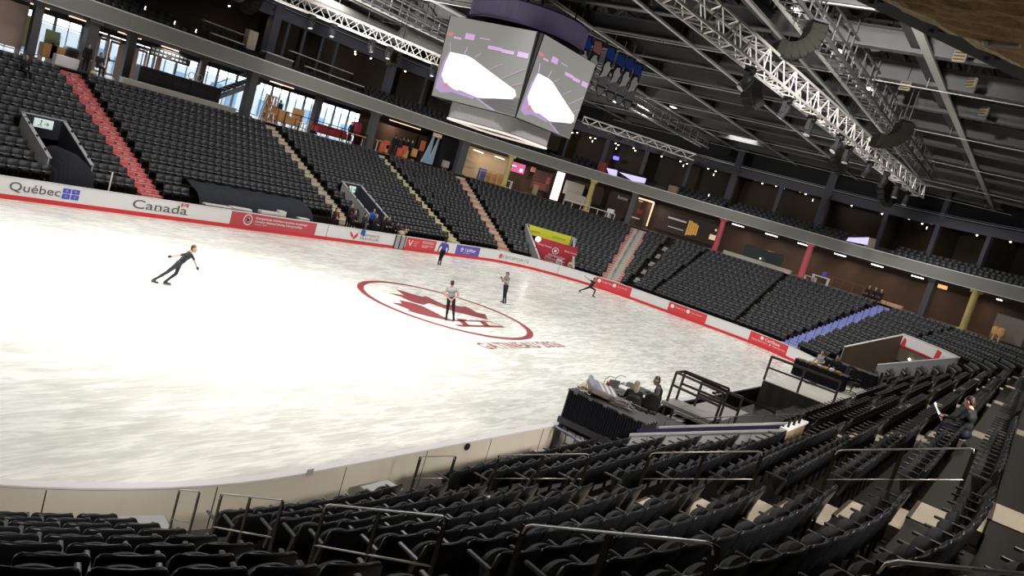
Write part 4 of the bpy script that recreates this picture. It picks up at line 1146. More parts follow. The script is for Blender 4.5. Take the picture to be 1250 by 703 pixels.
fs = [(i*(n2+1)+j, i*(n2+1)+j+1, (i+1)*(n2+1)+j+1, (i+1)*(n2+1)+j) for i in range(n1) for j in range(n2)]
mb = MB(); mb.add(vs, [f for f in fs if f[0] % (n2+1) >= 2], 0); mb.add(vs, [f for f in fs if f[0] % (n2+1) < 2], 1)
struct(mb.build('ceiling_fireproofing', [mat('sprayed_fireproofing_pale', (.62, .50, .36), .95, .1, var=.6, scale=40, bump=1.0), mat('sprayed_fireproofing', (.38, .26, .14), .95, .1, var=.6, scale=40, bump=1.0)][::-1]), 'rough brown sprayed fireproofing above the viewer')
p0, p1 = Vector(at((1207, 51), 2, 8.3)), Vector(at((1246, 54), 2, 8.3)); mb = MB(); mb.tube([p0, p1], .022, 8); mb.sphere(p0, .03, 8)
tag(mb.build('conduit_pipe', M_PIPE), 'short pale conduit pipe under the brown sprayed beam', 'pipe')

# ------------------------------------------------------------------ lighting trusses
def box_truss(label, p0, p1, w=.62):
    p0, p1 = Vector(p0), Vector(p1); d = (p1-p0); L = d.length; d /= L; s = d.cross(Vector((0, 0, 1))).normalized()*w/2; u = Vector((0, 0, w/2))
    root = empty('lighting_truss', (p0+p1)/2, label, 'truss')
    mb = MB()
    for a in (-1, 1):
        for b in (-1, 1): mb.tube([p0+s*a+u*b, p1+s*a+u*b], .042, 6)
    mb.build('chords', M_TRUSS, root)
    mb = MB(); n = int(L/.62)
    for i in range(n):
        q0, q1 = p0+d*(L*i/n), p0+d*(L*(i+1)/n)
        for a in (-1, 1):
            e = 1 if i % 2 else -1
            mb.bar(q0+s*a-u*e, q1+s*a+u*e, .036); mb.bar(q0-s*e+u*a, q1+s*e+u*a, .036)
        if i % 4 == 0:
            for a in (-1, 1): mb.bar(q0+s*a-u, q0+s*a+u, .03); mb.bar(q0-s+u*a, q0+s+u*a, .03)
    mb.build('bracing', M_TRUSS, root)
    for i in range(1, 6): q = p0+d*(L*i/6); mb = MB(); mb.tube([q+u, (q.x, q.y, ZB+.2)], .012, 4); mb.build('hoist_cable', M_STEEL, root)
    return root
TA0, TA1 = Vector((-6.5, 15.4, 12.45)), Vector(at((562, 85), 2, 12.4)); TA1 = Vector((24, 12.6, 12.4))
A0 = Vector(at((358, 0), 2, 12.4)); A1 = Vector(at((540, 76), 2, 12.4)); dA = (A1-A0).normalized()
box_truss('white aluminium box truss hung over the far boards behind the scoreboard', A0-dA*7, A0+dA*17, .62)
B0 = Vector(at((840, 0), 2, 12.4)); B1 = Vector(at((1122, 233), 2, 12.4)); dB = (B1-B0).normalized()
box_truss('white aluminium box truss hung over the near boards', B0-dB*5, B1, .66)
c0, c1 = Vector(off((712, 146), 7.5)), Vector(off((848, 192), 7.5)); 
box_truss('thin aluminium truss with round lamps over the far corner stand', c0, c1, .55)
# line array loudspeakers: a curved stack of cabinets
def line_array(label, px, z, n, face, curve, w=1.0, cab=.26, colr=None, col='dark'):
    p = Vector(at(px, 2, z)); m = [M_BEAMD, mat('speaker_olive', (.009, .009, .0065), .7, .12)][col != 'dark']
    m2 = mat('speaker_grille_grey', (.014, .014, .011), .8, .1)
    root = empty('line_array', p, label, 'speaker')
    a = 0; q = p.copy(); f = Vector((math.cos(face), math.sin(face), 0)); s = Vector((-f.y, f.x, 0))
    for k in range(n):
        th = R(curve)*k/(n-1)-R(4)
        fd = f*math.cos(th)-Vector((0, 0, 1))*math.sin(th); u = f*math.sin(th)+Vector((0, 0, 1))*math.cos(th)
        mb = MB(); M3 = Matrix((s, fd, u)).transposed()
        c = q-fd*.25-u*cab/2; mb.rbox(c, (w, .5, cab*.94), .03, M=M3); ob = mb.build('cabinet', m, root)
        mb = MB(); mb.box(c+fd*.255, (w*.92, .02, cab*.8), M=M3); mb.build('grille', m2, ob)
        q = q-u*cab
    mb = MB(); mb.box(p-f*.25+Vector((0, 0, .06)), (w*.9, .5, .06), math.atan2(s.y, s.x))
    for e in (-.3, .3): mb.bar(p-f*.25+s*e+Vector((0, 0, .06)), (p.x-f.x*.25+s.x*e, p.y-f.y*.25+s.y*e, ZB+.3), .03)
    mb.build('rigging', M_STEEL, root)
    return root
line_array('big olive curved speaker array hung between the two long catwalks', (1006, 34), 14.0, 8, R(-58), 100, 1.0, .27, col='olive')
line_array('dark speaker array hung beside the white truss, halfway along', (915, 88), 13.4, 6, R(135), 50, .9, .26)
line_array('pale olive curved speaker array below the end of the catwalk', (1112, 152), 13.6, 8, R(-58), 100, .9, .26, col='olive')
line_array('olive speaker array hung at the far part of the white truss', (1020, 180), 13.0, 6, R(125), 65, .7, .26, col='olive')
line_array('olive speaker array hung at the tip of the white truss', (1078, 218), 12.3, 6, R(125), 65, .8, .28, col='olive')
line_array('grey curved speaker array high over the suites at the picture top', (316, -4), 12.4, 6, R(-80), 75, .8, .24, col='olive')
line_array('grey curved speaker array under the far white truss', (488, 66), 12.0, 6, R(-80), 75, .6, .20, col='olive')
# moving head lamps hung from the trusses
def moving_light(label, p, d):
    t = empty('stage_lamp', p, label, 'lamp'); p = Vector(p)
    mb = MB(); mb.box(p+Vector((0, 0, -.1)), (.34, .26, .18)); mb.build('base', M_BLACK, t)
    mb = MB(); mb.box(p+Vector((0, 0, -.17)), (.45, .14, .05))
    for s in (-1, 1): mb.box(p+Vector((s*.2, 0, -.36)), (.05, .14, .42))
    mb.build('yoke', M_BLACK, t)
    d = Vector(d).normalized(); mb = MB(); mb.tube([p+Vector((0, 0, -.48))-d*.22, p+Vector((0, 0, -.48))-d*.1, p+Vector((0, 0, -.48))+d*.26], [.11, .16, .15], 10); hd = mb.build('head', M_BLACK, t)
    mb = MB(); mb.tube([p+Vector((0, 0, -.48))+d*.255, p+Vector((0, 0, -.48))+d*.275], .125, 10); mb.build('lens', mat('lamp_lens', (.55, .55, .6), .15, .5), hd)
for i, f_ in enumerate((.16, .28, .37, .47, .55, .66, .74, .86, .95)):
    q = B0+(B1-B0)*f_; moving_light(f'black moving stage lamp hung under the near white truss, {ordinal(i+1)} from its hidden end', q+Vector((0, random.uniform(-.2, .2), -.33)), (random.uniform(-.4, .4), random.uniform(-.2, .5), -1))
for i, f_ in enumerate((.12, .25, .5, .62, .95, 1.12)):
    q = A0+(A1-A0)*f_; moving_light(f'black moving stage lamp hung under the far white truss, {ordinal(i+1)} from its hidden end', q+Vector((0, 0, -.33)), (random.uniform(-.3, .3), -.3, -1))
for i in range(6):
    q = c0+(c1-c0)*((i+.5)/6); mb = MB(); mb.lathe([(.05, .3), (.22, .25), (.28, -.08), (.24, -.10)], q+Vector((0, 0, -.5)), 14)
    tag(mb.build('round_lamp', M_BEAM), f'grey round lamp under the thin corner truss, {ordinal(i+1)} from the scoreboard', 'lamp')
# glowing roof fixtures seen as white spots
M_GLOW = mat('roof_lamp_glow', (1, 1, 1), .5, emit=7, emit_col=(.95, .97, 1))
for i, (px, z) in enumerate((((974, 13), 15.4), ((1022, 62), 15.3), ((1059, 108), 15.2), ((1040, 145), 15.2), ((752, 125), 15.2), ((822, 131), 15.2), ((1100, 172), 15.0))):
    p = at(px, 2, z); t = empty('roof_lamp', p, f'bright white roof lamp between the trusses, {ordinal(i+1)} of seven', 'lamp')
    mb = MB(); mb.rbox((p[0], p[1], p[2]+.12), (.6, .45, .22), .04); mb.build('housing', M_BEAM, t); mb = MB(); mb.box((p[0], p[1], p[2]), (.5, .36, .03)); mb.build('diffuser', M_GLOW, t)
# little grilles hung in the roof
for i, (px, r_) in enumerate((((1172, 69), .3), ((1186, 101), -.2), ((1201, 136), -.2), ((1105, 105), .4))):
    p = Vector(at(px, 2, 14.9)); mb = MB(); mb.rbox(p, (.44, .12, .36), .02, r_+1.0); mb2 = MB()
    root = empty('vent_box', p, f'small pale slatted box hung under the roof, {ordinal(i+1)} of four', 'vent'); mb.build('housing', mat('vent_cream', (.26, .22, .16), .6), root)
    T = Matrix.Rotation(r_+1.0, 3, 'Z')
    for k in range(6): mb2.box(p+T @ Vector((0, (-.065, .065)[k//3], -.11+.11*(k % 3))), (.36, .03, .05), r_+1.0)
    mb2.build('slats', M_STD, root); mb = MB(); mb.bar(p+Vector((0, 0, .2)), p+Vector((0, 0, .9)), .03); mb.build('hanger', M_STEEL, root)
# hanging banners
M_BANB = mat('banner_black', (.02, .02, .03), .7); M_BANBL = mat('banner_blue', (.03, .08, .50), .6); M_BANW = mat('banner_white', (.8, .8, .84), .6); M_BANG = mat('banner_grey', (.24, .24, .27), .6, var=.15, scale=3); M_BANR = mat('banner_pink', (.62, .25, .24), .6)
BN = [((720, 42), 0), ((733, 48), 1), ((749, 56), 0), ((761, 64), 0), ((772, 69), 0), ((782, 76), 0), ((691, 22), 2), ((708, 32), 2)]
bd = Vector((1, -.42, 0)).normalized(); bf = Vector((-bd.y, bd.x, 0)); bf = -bf if bf.dot(Vector((CAM[0]-8, CAM[1], 0))) < 0 else bf
for i, (px, kd) in enumerate(BN):
    p = Vector(at(px, 2, 14.7)); w, h = .58, 2.7
    root = empty('hanging_banner', (p.x, p.y, p.z-h), f'narrow hanging banner with a pale player figure, {ordinal(i+1)} along the roof row' if i < 6 else f'hanging banner partly hidden above the scoreboard, {("outer", "inner")[i-6]} one', 'banner')
    V = lambda u, z, t=0: p+bd*u+Vector((0, 0, -z))+bf*t
    top = {0: M_BANBL, 1: M_BANR, 2: M_BANR}[kd]
    mb = MB(); mb.prism([V(-w/2, 0), V(w/2, 0), V(w/2, h-.3), V(0, h), V(-w/2, h-.3)], -bf*.02); mb.build('cloth', M_BANB, root)
    mb = MB(); mb.prism([V(-.3, .18, .008), V(.12, .12, .008), V(.3, .5, .008), V(.22, .75, .008), V(-.25, .66, .008)], bf*.004); mb.build('emblem', top, root)
    mb = MB(); k = random.uniform(-.05, .05)
    mb.prism([V(-.1, .85, .01), V(.10, .82, .01), V(.14, 1.0, .01), V(.28, 1.12, .01), V(.2, 1.3, .01), V(.14, 1.55, .01), V(-.05, 1.62, .01), V(-.3, 1.75, .01), V(-.2, 1.4, .01), V(-.22, 1.1, .01)], bf*.004); mb.build('figure', M_BANW, root)
    mb = MB(); mb.prism([V(-w/2, 1.62, .006), V(w/2, 1.55, .006), V(w/2, 2.1, .006), V(-w/2, 2.1, .006)], bf*.003); mb.prism([V(-.25, 2.2, .008), V(.25, 2.2, .008), V(.2, 2.45, .008), V(0, 2.62, .008), V(-.2, 2.45, .008)], bf*.004); mb.build('number_panel', M_BANG, root)
    mb = MB(); mb.tube([V(-w/2-.05, 0), V(w/2+.05, 0)], .03, 6); mb.bar(V(0, 0), (p.x, p.y, ZB+.3), .02); mb.build('hanging_rod', M_PIPE, root)

# ------------------------------------------------------------------ scoreboard
sbd = empty('scoreboard', (0, 0, 8.5), 'centre-hung video scoreboard with two tilted screens between round rings', 'scoreboard')
M_LEDG = mat('led_grey', (.05, .05, .05), .9, .05, emit=.26, emit_col=(.92, .90, .82)); M_LEDW = mat('led_white', (.1, .1, .1), .6, emit=1.25, emit_col=(1, .96, 1)); M_LEDP = mat('led_pink', (.1, .1, .1), .6, emit=.72, emit_col=(.86, .5, .95)); M_LEDL = mat('led_lilac', (.1, .1, .1), .6, emit=.52, emit_col=(.75, .52, 1)); M_LEDR = mat('led_red', (.1, .1, .1), .6, emit=.65, emit_col=(1, .25, .3)); M_LEDD = mat('led_dim', (.05, .05, .05), .9, .05, emit=.13, emit_col=(.9, .85, .86))
M_RING = mat('ring_violet', (.20, .18, .27), .35, .5, emit=.05, emit_col=(.4, .33, .7)); M_RINGG = mat('ring_grey', (.52, .50, .52), .4, .5)
hw0, hw1, zb0, zb1 = 2.38, 2.58, 9.24, 12.78
def screen(nrm, flip):
    n_ = Vector(nrm); s = Vector((0, 0, 1)).cross(n_)
    if flip: s = s
    def V(u, v, t=0):                   # u, v in 0..1 across the screen as it is read
        z = zb0+(zb1-zb0)*v; hw = hw0*.98
        base = n_*(hw0+(hw1-hw0)*v)
        return base+s*((u-.5)*2*hw)+Vector((0, 0, z))+n_*t
    mb = MB(); mb.prism([V(-.01, -.005, -.03), V(1.01, -.005, -.03), V(1.01, 1.005, -.03), V(-.01, 1.005, -.03)], -n_*.3); scr = mb.build('screen', M_BLACK, sbd)
    mb = MB(); mb.add([V(0, 0), V(1, 0), V(1, 1), V(0, 1)], [(0, 1, 2, 3)]); mb.build('picture_field', M_LEDG, scr, fix=False)
    def poly(m, *pts, t=.012):
        mb = MB(); mb.add([V(u, v, t) for u, v in pts], [tuple(range(len(pts)))]); return mb
    # picture of the rink: units read off the photograph's larger screen (u right, v up)
    white = [(.10, .57), (.30, .57), (.38, .55), (.55, .47), (.75, .38), (.93, .30), (.96, .24), (.93, .19), (.55, .11), (.40, .12), (.25, .14), (.12, .19), (.06, .27), (.07, .42)]
    # the outline is skewed with the screen, so work in an upright frame
    poly(0, *white).build('picture_ice', M_LEDW, scr, fix=False)
    mb = poly(0, (.02, .10), (.04, .42), (.08, .57), (.10, .57), (.07, .42), (.06, .27), (.12, .19), (.25, .14), (.40, .12), (.40, .085), (.23, .10), (.10, .06)); 
    for pts in (((.52, .10), (.56, .10), (.78, -.0), (.72, -.0)), ((.30, .10), (.50, .08), (.50, .12), (.30, .15))): mb.add([V(u, max(.012, v), .014) for u, v in pts], [(0, 1, 2, 3)])
    mb.build('picture_boards', M_LEDL, scr, fix=False)
    mb = MB()
    for (u0, v0), (u1, v1), w in (((.07, .68), (.10, .58), .012), ((.29, .67), (.27, .58), .012), ((.76, .40), (.98, .56), .012), ((.88, .34), (1.0, .40), .010), ((.60, .47), (.72, .56), .008), ((.40, .57), (.46, .63), .008)):
        mb.bar(V(u0, v0, .014), V(u1, v1, .014), w*4, .004)
    mb.build('picture_glare', M_LEDP, scr, fix=False)
    mb = MB()
    for u, v, a, b in ((.23, .76, .11, .07), (.10, .74, .09, .022), (.40, .80, .12, .010), (.52, .70, .16, .04), (.68, .69, .14, .04), (.86, .68, .12, .06)): mb.prism([V(u, v, .012), V(u+a, v, .012), V(u+a, v+b, .012), V(u, v+b, .012)], n_*.004)
    mb.build('picture_sign_row', M_LEDP, scr)
    mb = MB(); 
    for u in (.01, .035, .06): mb.prism([V(u, .76, .012), V(u+.02, .76, .012), V(u+.02, .80, .012), V(u, .80, .012)], n_*.004)
    mb.prism([V(.10, .13, .016), V(.20, .15, .016), V(.14, .20, .016)], n_*.004); mb.build('picture_red_sign', M_LEDR, scr)
    mb = MB(); mb.add([V(u, v, .010) for u, v in ((.55, .09), (.92, .20), (1.0, .22), (1.0, .01), (.78, .01))], [(0, 1, 2, 3, 4)]); mb.build('picture_stand', M_LEDD, scr, fix=False)
    for k in range(4):
        mb = MB(); mb.bar(V(.62+.02*k, .07+.025*k, .014), V(.98, .05+.04*k, .014), .03, .004); mb.build('picture_row', M_LEDG, scr)
    return scr
for nrm in ((-1, 0, 0), (0, -1, 0), (1, 0, 0), (0, 1, 0)): screen(nrm, 0)
mb = MB(); mb.prism([(-1.35, -1.35, 8.9), (1.35, -1.35, 8.9), (1.35, 1.35, 8.9), (-1.35, 1.35, 8.9)], (0, 0, 4.3)); mb.build('core', M_BLACK, sbd)
mb = MB(); mb.lathe([(2.70, 13.02), (2.70, 13.9), (2.6, 13.95), (2.6, 13.02)], n=64, caps=False); mb.build('upper_ring', M_RING, sbd, smooth=False)
mb = MB(); mb.lathe([(1.6, 13.15), (2.78, 13.03)], n=48, caps=False); mb.lathe([(.3, 14.0), (2.7, 13.96)], n=48, caps=False); mb.build('ring_plate', M_BLACK, sbd)
# lower ring: rounded square
def rsq(h, r, z, n=8): return [(sx*(h-r)+r*math.cos(R(a0+90*i/n)), sy*(h-r)+r*math.sin(R(a0+90*i/n)), z) for sx, sy, a0 in ((1, 1, 0), (-1, 1, 90), (-1, -1, 180), (1, -1, 270)) for i in range(n+1)]
mb = MB(); L0, L1, L2, L3 = rsq(2.0, 1.1, 8.58), rsq(2.0, 1.1, 9.40), rsq(1.85, 1.0, 9.40), rsq(1.85, 1.0, 8.58); n = len(L0); mb.v += L0+L1+L2+L3
for k in range(n):
    j = (k+1) % n
    for a in range(3): mb.f.append((a*n+k, a*n+j, (a+1)*n+j, (a+1)*n+k)); mb.m.append(0)
mb.build('lower_ring', M_RINGG, sbd)
mb = MB(); mb.v += rsq(2.03, 1.12, 8.46)+rsq(2.03, 1.12, 8.54)+rsq(1.75, .9, 8.54)+rsq(1.75, .9, 8.46)
for k in range(n):
    j = (k+1) % n
    for a in range(4): mb.f.append((a*n+k, a*n+j, ((a+1) % 4)*n+j, ((a+1) % 4)*n+k)); mb.m.append(0)
mb.build('lit_rim', mat('rim_lit', (.8, .7, .65), .5, emit=.55, emit_col=(1, .85, .78)), sbd)
mb = MB()
for a in (-1, 1):
    for b in (-1, 1): mb.tube([(a*1.4, b*1.4, 14.1), (a*1.4, b*1.4, ZB+.3)], .05, 6)
mb.build('hanger', M_STEEL, sbd)

# ------------------------------------------------------------------ concourse furniture
def conc(px, o): p = off(px, o); sg, t = to_seg(p[0], p[1]); (x, y), tg, nm = frame(sg, t, o); return x, y, math.atan2(tg[1], tg[0]), Vector((tg[0], tg[1], 0)), Vector((nm[0], nm[1], 0))
M_BARB = mat('bar_black', (.014, .014, .016), .3, .5, var=.3, scale=3)
def along(px0, px1, o): a, b = off(px0, o), off(px1, o); return Vector((a[0], a[1], 0)), Vector((b[0], b[1], 0))
a, b = along((166, 92), (264, 125), 12.6); root = empty('bar_counter', (*a.xy, ZC), 'long black counter clad in dark panels at the top of the far stand', 'counter')
d = (b-a); mb = MB(); mb.bar(a+Vector((0, 0, ZC+.62)), b+Vector((0, 0, ZC+.62)), .5, 1.25); mb.build('body', M_BARB, root)
mb = MB(); mb.bar(a+Vector((0, -.1, ZC+1.28)), b+Vector((0, -.1, ZC+1.28)), .8, .06); mb.build('top', M_BARB, root)
mb = MB()
for k in range(9): q = a+d*((k+.5)/9); mb.bar((q.x, q.y-.27, ZC+.05), (q.x, q.y-.27, ZC+1.2), .03, .02)
mb.build('joints', M_BEAMD, root)
for i, f_ in enumerate((.62, .72)):
    q = a+d*f_; mb = MB(); 
    mb.tube([(q.x+.22*math.cos(t), q.y, ZC+1.31+.26+.22*math.sin(t)) for t in np.linspace(0, 2*PI, 13)[:-1]], .025, 6, closed=True); mb.lathe([(.12, 0), (.1, .05)], (q.x, q.y, ZC+1.31), 10)
    tag(mb.build('ring_lamp', M_PIPE), f'round hoop light standing on the black counter, {ordinal(i+1)} of two', 'lamp')
def ledge(label, px0, px1, o=11.35, h=.30):
    a, b = along(px0, px1, o); mb = MB(); mb.bar(a+Vector((0, 0, ZC+h/2)), b+Vector((0, 0, ZC+h/2)), .4, h); mb.bar(a+Vector((0, 0, ZC+h+.03)), b+Vector((0, 0, ZC+h+.03)), .5, .06)
    return tag(mb.build('concourse_ledge', mat('ledge_cream', (.60, .56, .50), .5, var=.06, scale=3)), label, 'ledge')
ledge('pale ledge along the edge below the black counter', (148, 97), (285, 138)); ledge('pale ledge along the edge between the two red columns', (884, 306), (966, 332))
p = conc((4, 32), 12.8); mb = MB(); mb.rbox((p[0], p[1], ZC+1.45), (2.1, .12, 2.3), .02, p[2]); 
for s in (-.9, .9): mb.box((p[0]+s, p[1], ZC+.15), (.08, .4, .3), 0)
tag(mb.build('display_board', mat('board_pinkish', (.56, .42, .36), .5, var=.06, scale=1)), 'tall plain pinkish display board on feet at the concourse edge', 'board')
for i, (px, dx) in enumerate((((58, 62), 0), ((67, 65), .0))):
    p = conc(px, 12.9); root = empty('wooden_desk', (p[0], p[1], ZC), f'orange wooden registration desk, {ordinal(i+1)} beside the seated attendant', 'desk', None)
    mb = MB(); mb.rbox((p[0], p[1], ZC+.62), (.78, .5, .75), .02); mb.build('front', mat('orange_wood', (.52, .27, .11), .5, var=.2, scale=6), root)
    for s in (-1, 1): 
        mb = MB(); mb.box((p[0]+s*.33, p[1], ZC+.13), (.07, .4, .26)); mb.build('leg', M_STB, root)
p = conc((43, 50), 13.2); mb = MB(); mb.rbox((p[0]+1.0, p[1]+.3, ZC+1.1), (.8, .1, 1.3), .02); tag(mb.build('notice_board', mat('notice_green', (.36, .42, .22), .6, var=.2, scale=4)), 'green notice board standing by the grey column', 'board')
p = conc((27, 40), 13.4); mb = MB(); mb.rbox((p[0], p[1], ZC+1.3), (.8, .1, 1.7), .02); tag(mb.build('notice_board', MATS['notice_green']), 'green notice board standing beside the pinkish display', 'board')
p = conc((38, 58), 12.6); mb = MB(); mb.lathe([(.16, 0), (.03, .75), (.02, .78)], (p[0], p[1], ZC), 10); tag(mb.build('wet_floor_cone', mat('cone_yellow', (.7, .45, .05), .5)), 'yellow floor cone beside the wooden desks', 'cone')
p = conc((88, 62), 14.5); mb = MB(); mb.rbox((p[0], p[1], ZC+.6), (1.0, .6, 1.1), .2); tag(mb.build('luggage_pile', mat('luggage_dark', (.06, .065, .08), .7, var=.4, scale=6)), 'dark heap of bags by the glass at the top of the red stairs', 'bags')
p = conc((80, 76), 12.0); mb = MB(); mb.rbox((p[0], p[1], ZC+.3), (1.3, .4, .6), .03); tag(mb.build('white_planter', M_ADW), 'low white box at the head of the red stairs', 'box')
# pile of wooden stools at the head of the beige stairs
M_STOOL = mat('stool_wood', (.55, .29, .12), .5, .4, var=.2, scale=8)
for k in range(11):
    i, lv = k % 4, k//4; p = conc((321+4.6*i-(lv*0), 141), 12.2)
    x, y, z = p[0]+.05*lv, p[1]+.22*(k % 2), ZC+.62*lv
    root = empty('wooden_stool', (x, y, z), f'light wooden stool, {ordinal(i+1)} in the {["bottom", "middle", "top"][lv]} layer of the pile at the beige stairs', 'stool', 'stools piled at the beige stairs')
    mb = MB(); mb.lathe([(.22, .55), (.22, .61)], (x, y, z), 12); mb.build('seat', M_STOOL, root)
    for a in range(4):
        mb = MB(); c_, s_ = math.cos(a*PI/2+.7), math.sin(a*PI/2+.7); mb.bar((x+c_*.15, y+s_*.15, z+.55), (x+c_*.24, y+s_*.24, z), .05); mb.build('leg', M_STOOL, root)
def simple_table(name, label, px, o, w, dp, h, m, ml, n=1):
    p = conc(px, o); root = empty(name, (p[0], p[1], ZC), label, 'table', None, p[2])
    mb = MB(); T = lambda u, v, z: Vector((p[0], p[1], ZC+z))+p[3]*u+p[4]*v
    mb.rbox(T(0, 0, h), (w, dp, .08), .02, p[2]); mb.build('tabletop', m, root)
    for s in (-1, 1):
        for q in (-1, 1):
            mb = MB(); mb.bar(T(s*w*.44, q*dp*.4, 0), T(s*w*.44, q*dp*.4, h), .07); mb.build('leg', ml, root)
    return p
for i, (px, w) in enumerate((((343, 145), .9), ((353, 149), .8), ((362, 146), .7))):
    p = conc(px, 12.3); root = empty('wooden_crate', (p[0], p[1], ZC), ('wide orange wooden crate beside the pile of stools', 'low wooden crate between two taller crates', 'tall wooden crate behind the dark rail')[i], 'crate')
    mb = MB(); hh = (.85, .55, 1.25)[i]; mb.rbox((p[0], p[1], ZC+.25+hh/2), (w, .5, hh), .03, p[2]); mb.build('body', M_STOOL, root)
    for s in (-1, 1):
        mb = MB(); mb.bar((p[0]+s*w*.4, p[1], ZC), (p[0]+s*w*.4, p[1], ZC+.27), .08); mb.build('foot', M_STB, root)
simple_table('white_table', 'small white table beside the wooden crates', (368, 153), 12.1, .8, .5, .6, M_ADW, M_ADW)
a, b = along((352, 128), (450, 160), 11.9); root = empty('guard_rail', (*a.xy, ZC), 'dark guard rail along the concourse edge in front of the red sofas', 'rail')
mb = MB(); mb.bar(a+Vector((0, 0, ZC+1.05)), b+Vector((0, 0, ZC+1.05)), .06); mb.build('top_rail', M_BLACK, root)
for k in range(7): q = a+(b-a)*(k/6); mb = MB(); mb.bar((q.x, q.y, ZC), (q.x, q.y, ZC+1.05), .05); mb.build('post', M_BLACK, root)
for i, px in enumerate(((397, 152), (417, 157))):
    p = conc(px, 13.4); root = empty('red_sofa', (p[0], p[1], ZC), f'low red sofa behind the guard rail, {ordinal(i+1)} from the window column', 'sofa')
    mb = MB(); mb.rbox((p[0], p[1], ZC+.45), (2.0, .8, .45), .1, p[2]); mb.build('seat', mat('sofa_red', (.32, .035, .035), .6), root); mb = MB(); mb.rbox((p[0], p[1]+.4, ZC+.72), (2.0, .25, .3), .08, p[2]); mb.build('backrest', MATS['sofa_red'], root)
p = conc((437, 150), 13.2); mb = MB(); mb.rbox((p[0], p[1], ZC+1.35), (.9, .5, 1.0), .2); mb.bar((p[0], p[1], ZC), (p[0], p[1], ZC+1.0), .1); tag(mb.build('crimson_lampshade', mat('crimson_shade', (.35, .03, .08), .6)), 'crimson drum standing on a post by the bright window', 'lamp')
simple_table('wooden_table', 'light wooden table at the concourse edge by the dark column', (438, 163), 12.2, 1.9, .6, .85, M_STOOL, M_STB)
# beverage stand with warm light: back wall, counter, bottles
p = conc((480, 172), 15.6); mb = MB(); mb.box((p[0], p[1], ZC+1.2), (5.0, .2, 2.4), p[2]); struct(mb.build('wall_kiosk', M_BROWN), 'brown kiosk wall')
simple_table('wooden_table', 'light wooden table with red boxes beside the snack queue', (466, 168), 12.6, 1.3, .6, .9, M_STOOL, M_STB)
M_BOXR = mat('snack_box_red', (.6, .12, .07), .5); M_BOXO = mat('snack_box_orange', (.62, .34, .12), .5)
for i, (px, m) in enumerate((((469, 172), M_BOXR), ((472, 176), M_BOXR), ((488, 185), M_BOXR), ((493, 187), M_BOXR), ((496, 182), M_BOXO), ((505, 189), M_BOXO), ((470, 183), M_BOXO))):
    p = conc(px, 12.1); mb = MB(); mb.rbox((p[0], p[1], ZC+.45+(i % 2)*.3), (.42, .35, .7), .04, p[2]); mb.bar((p[0]-.12, p[1], ZC), (p[0]-.12, p[1], ZC+.2), .05); mb.bar((p[0]+.12, p[1], ZC), (p[0]+.12, p[1], ZC+.2), .05)
    tag(mb.build('snack_stand', m), f'{["red", "orange"][m is M_BOXO]} snack stand by the yellow and grey stairs, {ordinal(i+1)} of seven', 'stand')
# blue drapes and dark stage curtain
for i, (px, w) in enumerate((((523, 182), .95), ((529, 184), .7))):
    p = conc(px, 12.3); mb = MB(); x, y = p[0], p[1]; t, nrm = p[3], p[4]; vs = []
    for j in range(5):
        f_ = j/4; ww = w*(.18+.82*f_**1.3)
        for k in range(9): u = k/8-.5; q = Vector((x, y, ZC+.15+2.5*(1-f_)))+t*(u*ww+.25*(1-f_))+nrm*(.05*math.cos(k*PI)); vs.append(q)
    mb.add(vs, [(j*9+k, j*9+k+1, (j+1)*9+k+1, (j+1)*9+k) for j in range(4) for k in range(8)])
    tag(mb.build('blue_drape', mat('drape_blue', (.30, .42, .52), .7, var=.15, scale=5), smooth=True), ('wide pale blue drape gathered at the top in front of the black booth', 'narrow pale blue drape gathered beside the wide one')[i], 'drape')
p = conc((541, 183), 14.2); mb = MB(); mb.box((p[0], p[1], ZC+1.4), (2.9, 1.6, 2.8), p[2]); tag(mb.build('black_booth', M_BLACK), 'black booth behind the pale blue drapes', 'booth')
p = conc((535, 162), 13.0); mb = MB(); mb.rbox((p[0], p[1], p[2]*0+ZC+2.75), (.95, .1, .35), .02, p[2]); tag(mb.build('lit_menu_sign', mat('menu_warm', (.4, .25, .15), .5, emit=.35, emit_col=(.8, .5, .35))), 'small warm lit sign over the black booth', 'sign')
p = conc((548, 186), 12.0); mb = MB(); mb.rbox((p[0], p[1], ZC+.55), (.6, .4, .6), .05, p[2])
for s in (-.2, .2): mb.bar((p[0]+s, p[1], ZC), (p[0]+s, p[1], ZC+.3), .06)
tag(mb.build('grey_case', mat('case_grey', (.40, .36, .32), .6)), 'pale grey case on feet beside the dark column', 'case')
p = conc((516, 178), 14.2); mb = MB(); mb.rbox((p[0], p[1], ZC+1.5), (.5, .1, .9), .02, p[2]); tag(mb.build('red_poster', mat('poster_red', (.5, .12, .06), .5, emit=.1, emit_col=(.6, .2, .1))), 'small red poster beside the black booth', 'poster')
# lit office seen through an opening
p = conc((596, 203), 15.5); t, nrm = p[3], p[4]; c = Vector((p[0], p[1], ZC))
root = empty('lit_shop', c, 'warm lit shop room open to the concourse beside the yellow column', 'shop', None)
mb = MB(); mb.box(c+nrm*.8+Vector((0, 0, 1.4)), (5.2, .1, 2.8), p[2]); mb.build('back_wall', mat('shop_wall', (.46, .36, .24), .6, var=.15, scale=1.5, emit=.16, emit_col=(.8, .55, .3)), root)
for s in (-1.4, .9):
    mb = MB(); mb.bar(c+t*(s-.5)+Vector((0, 0, 2.55)), c+t*(s+.5)+Vector((0, 0, 2.5)), .14, .06); mb.build('tube_light', mat('warm_tube', (1, .85, .6), .5, emit=5, emit_col=(1, .85, .62)), root)
mb = MB()
for k in range(3): mb.box(c+t*(-1.7)+nrm*.7+Vector((0, 0, 1.0+.5*k)), (.9, .1, .3), p[2])
mb.build('wall_boards', M_STB, root)
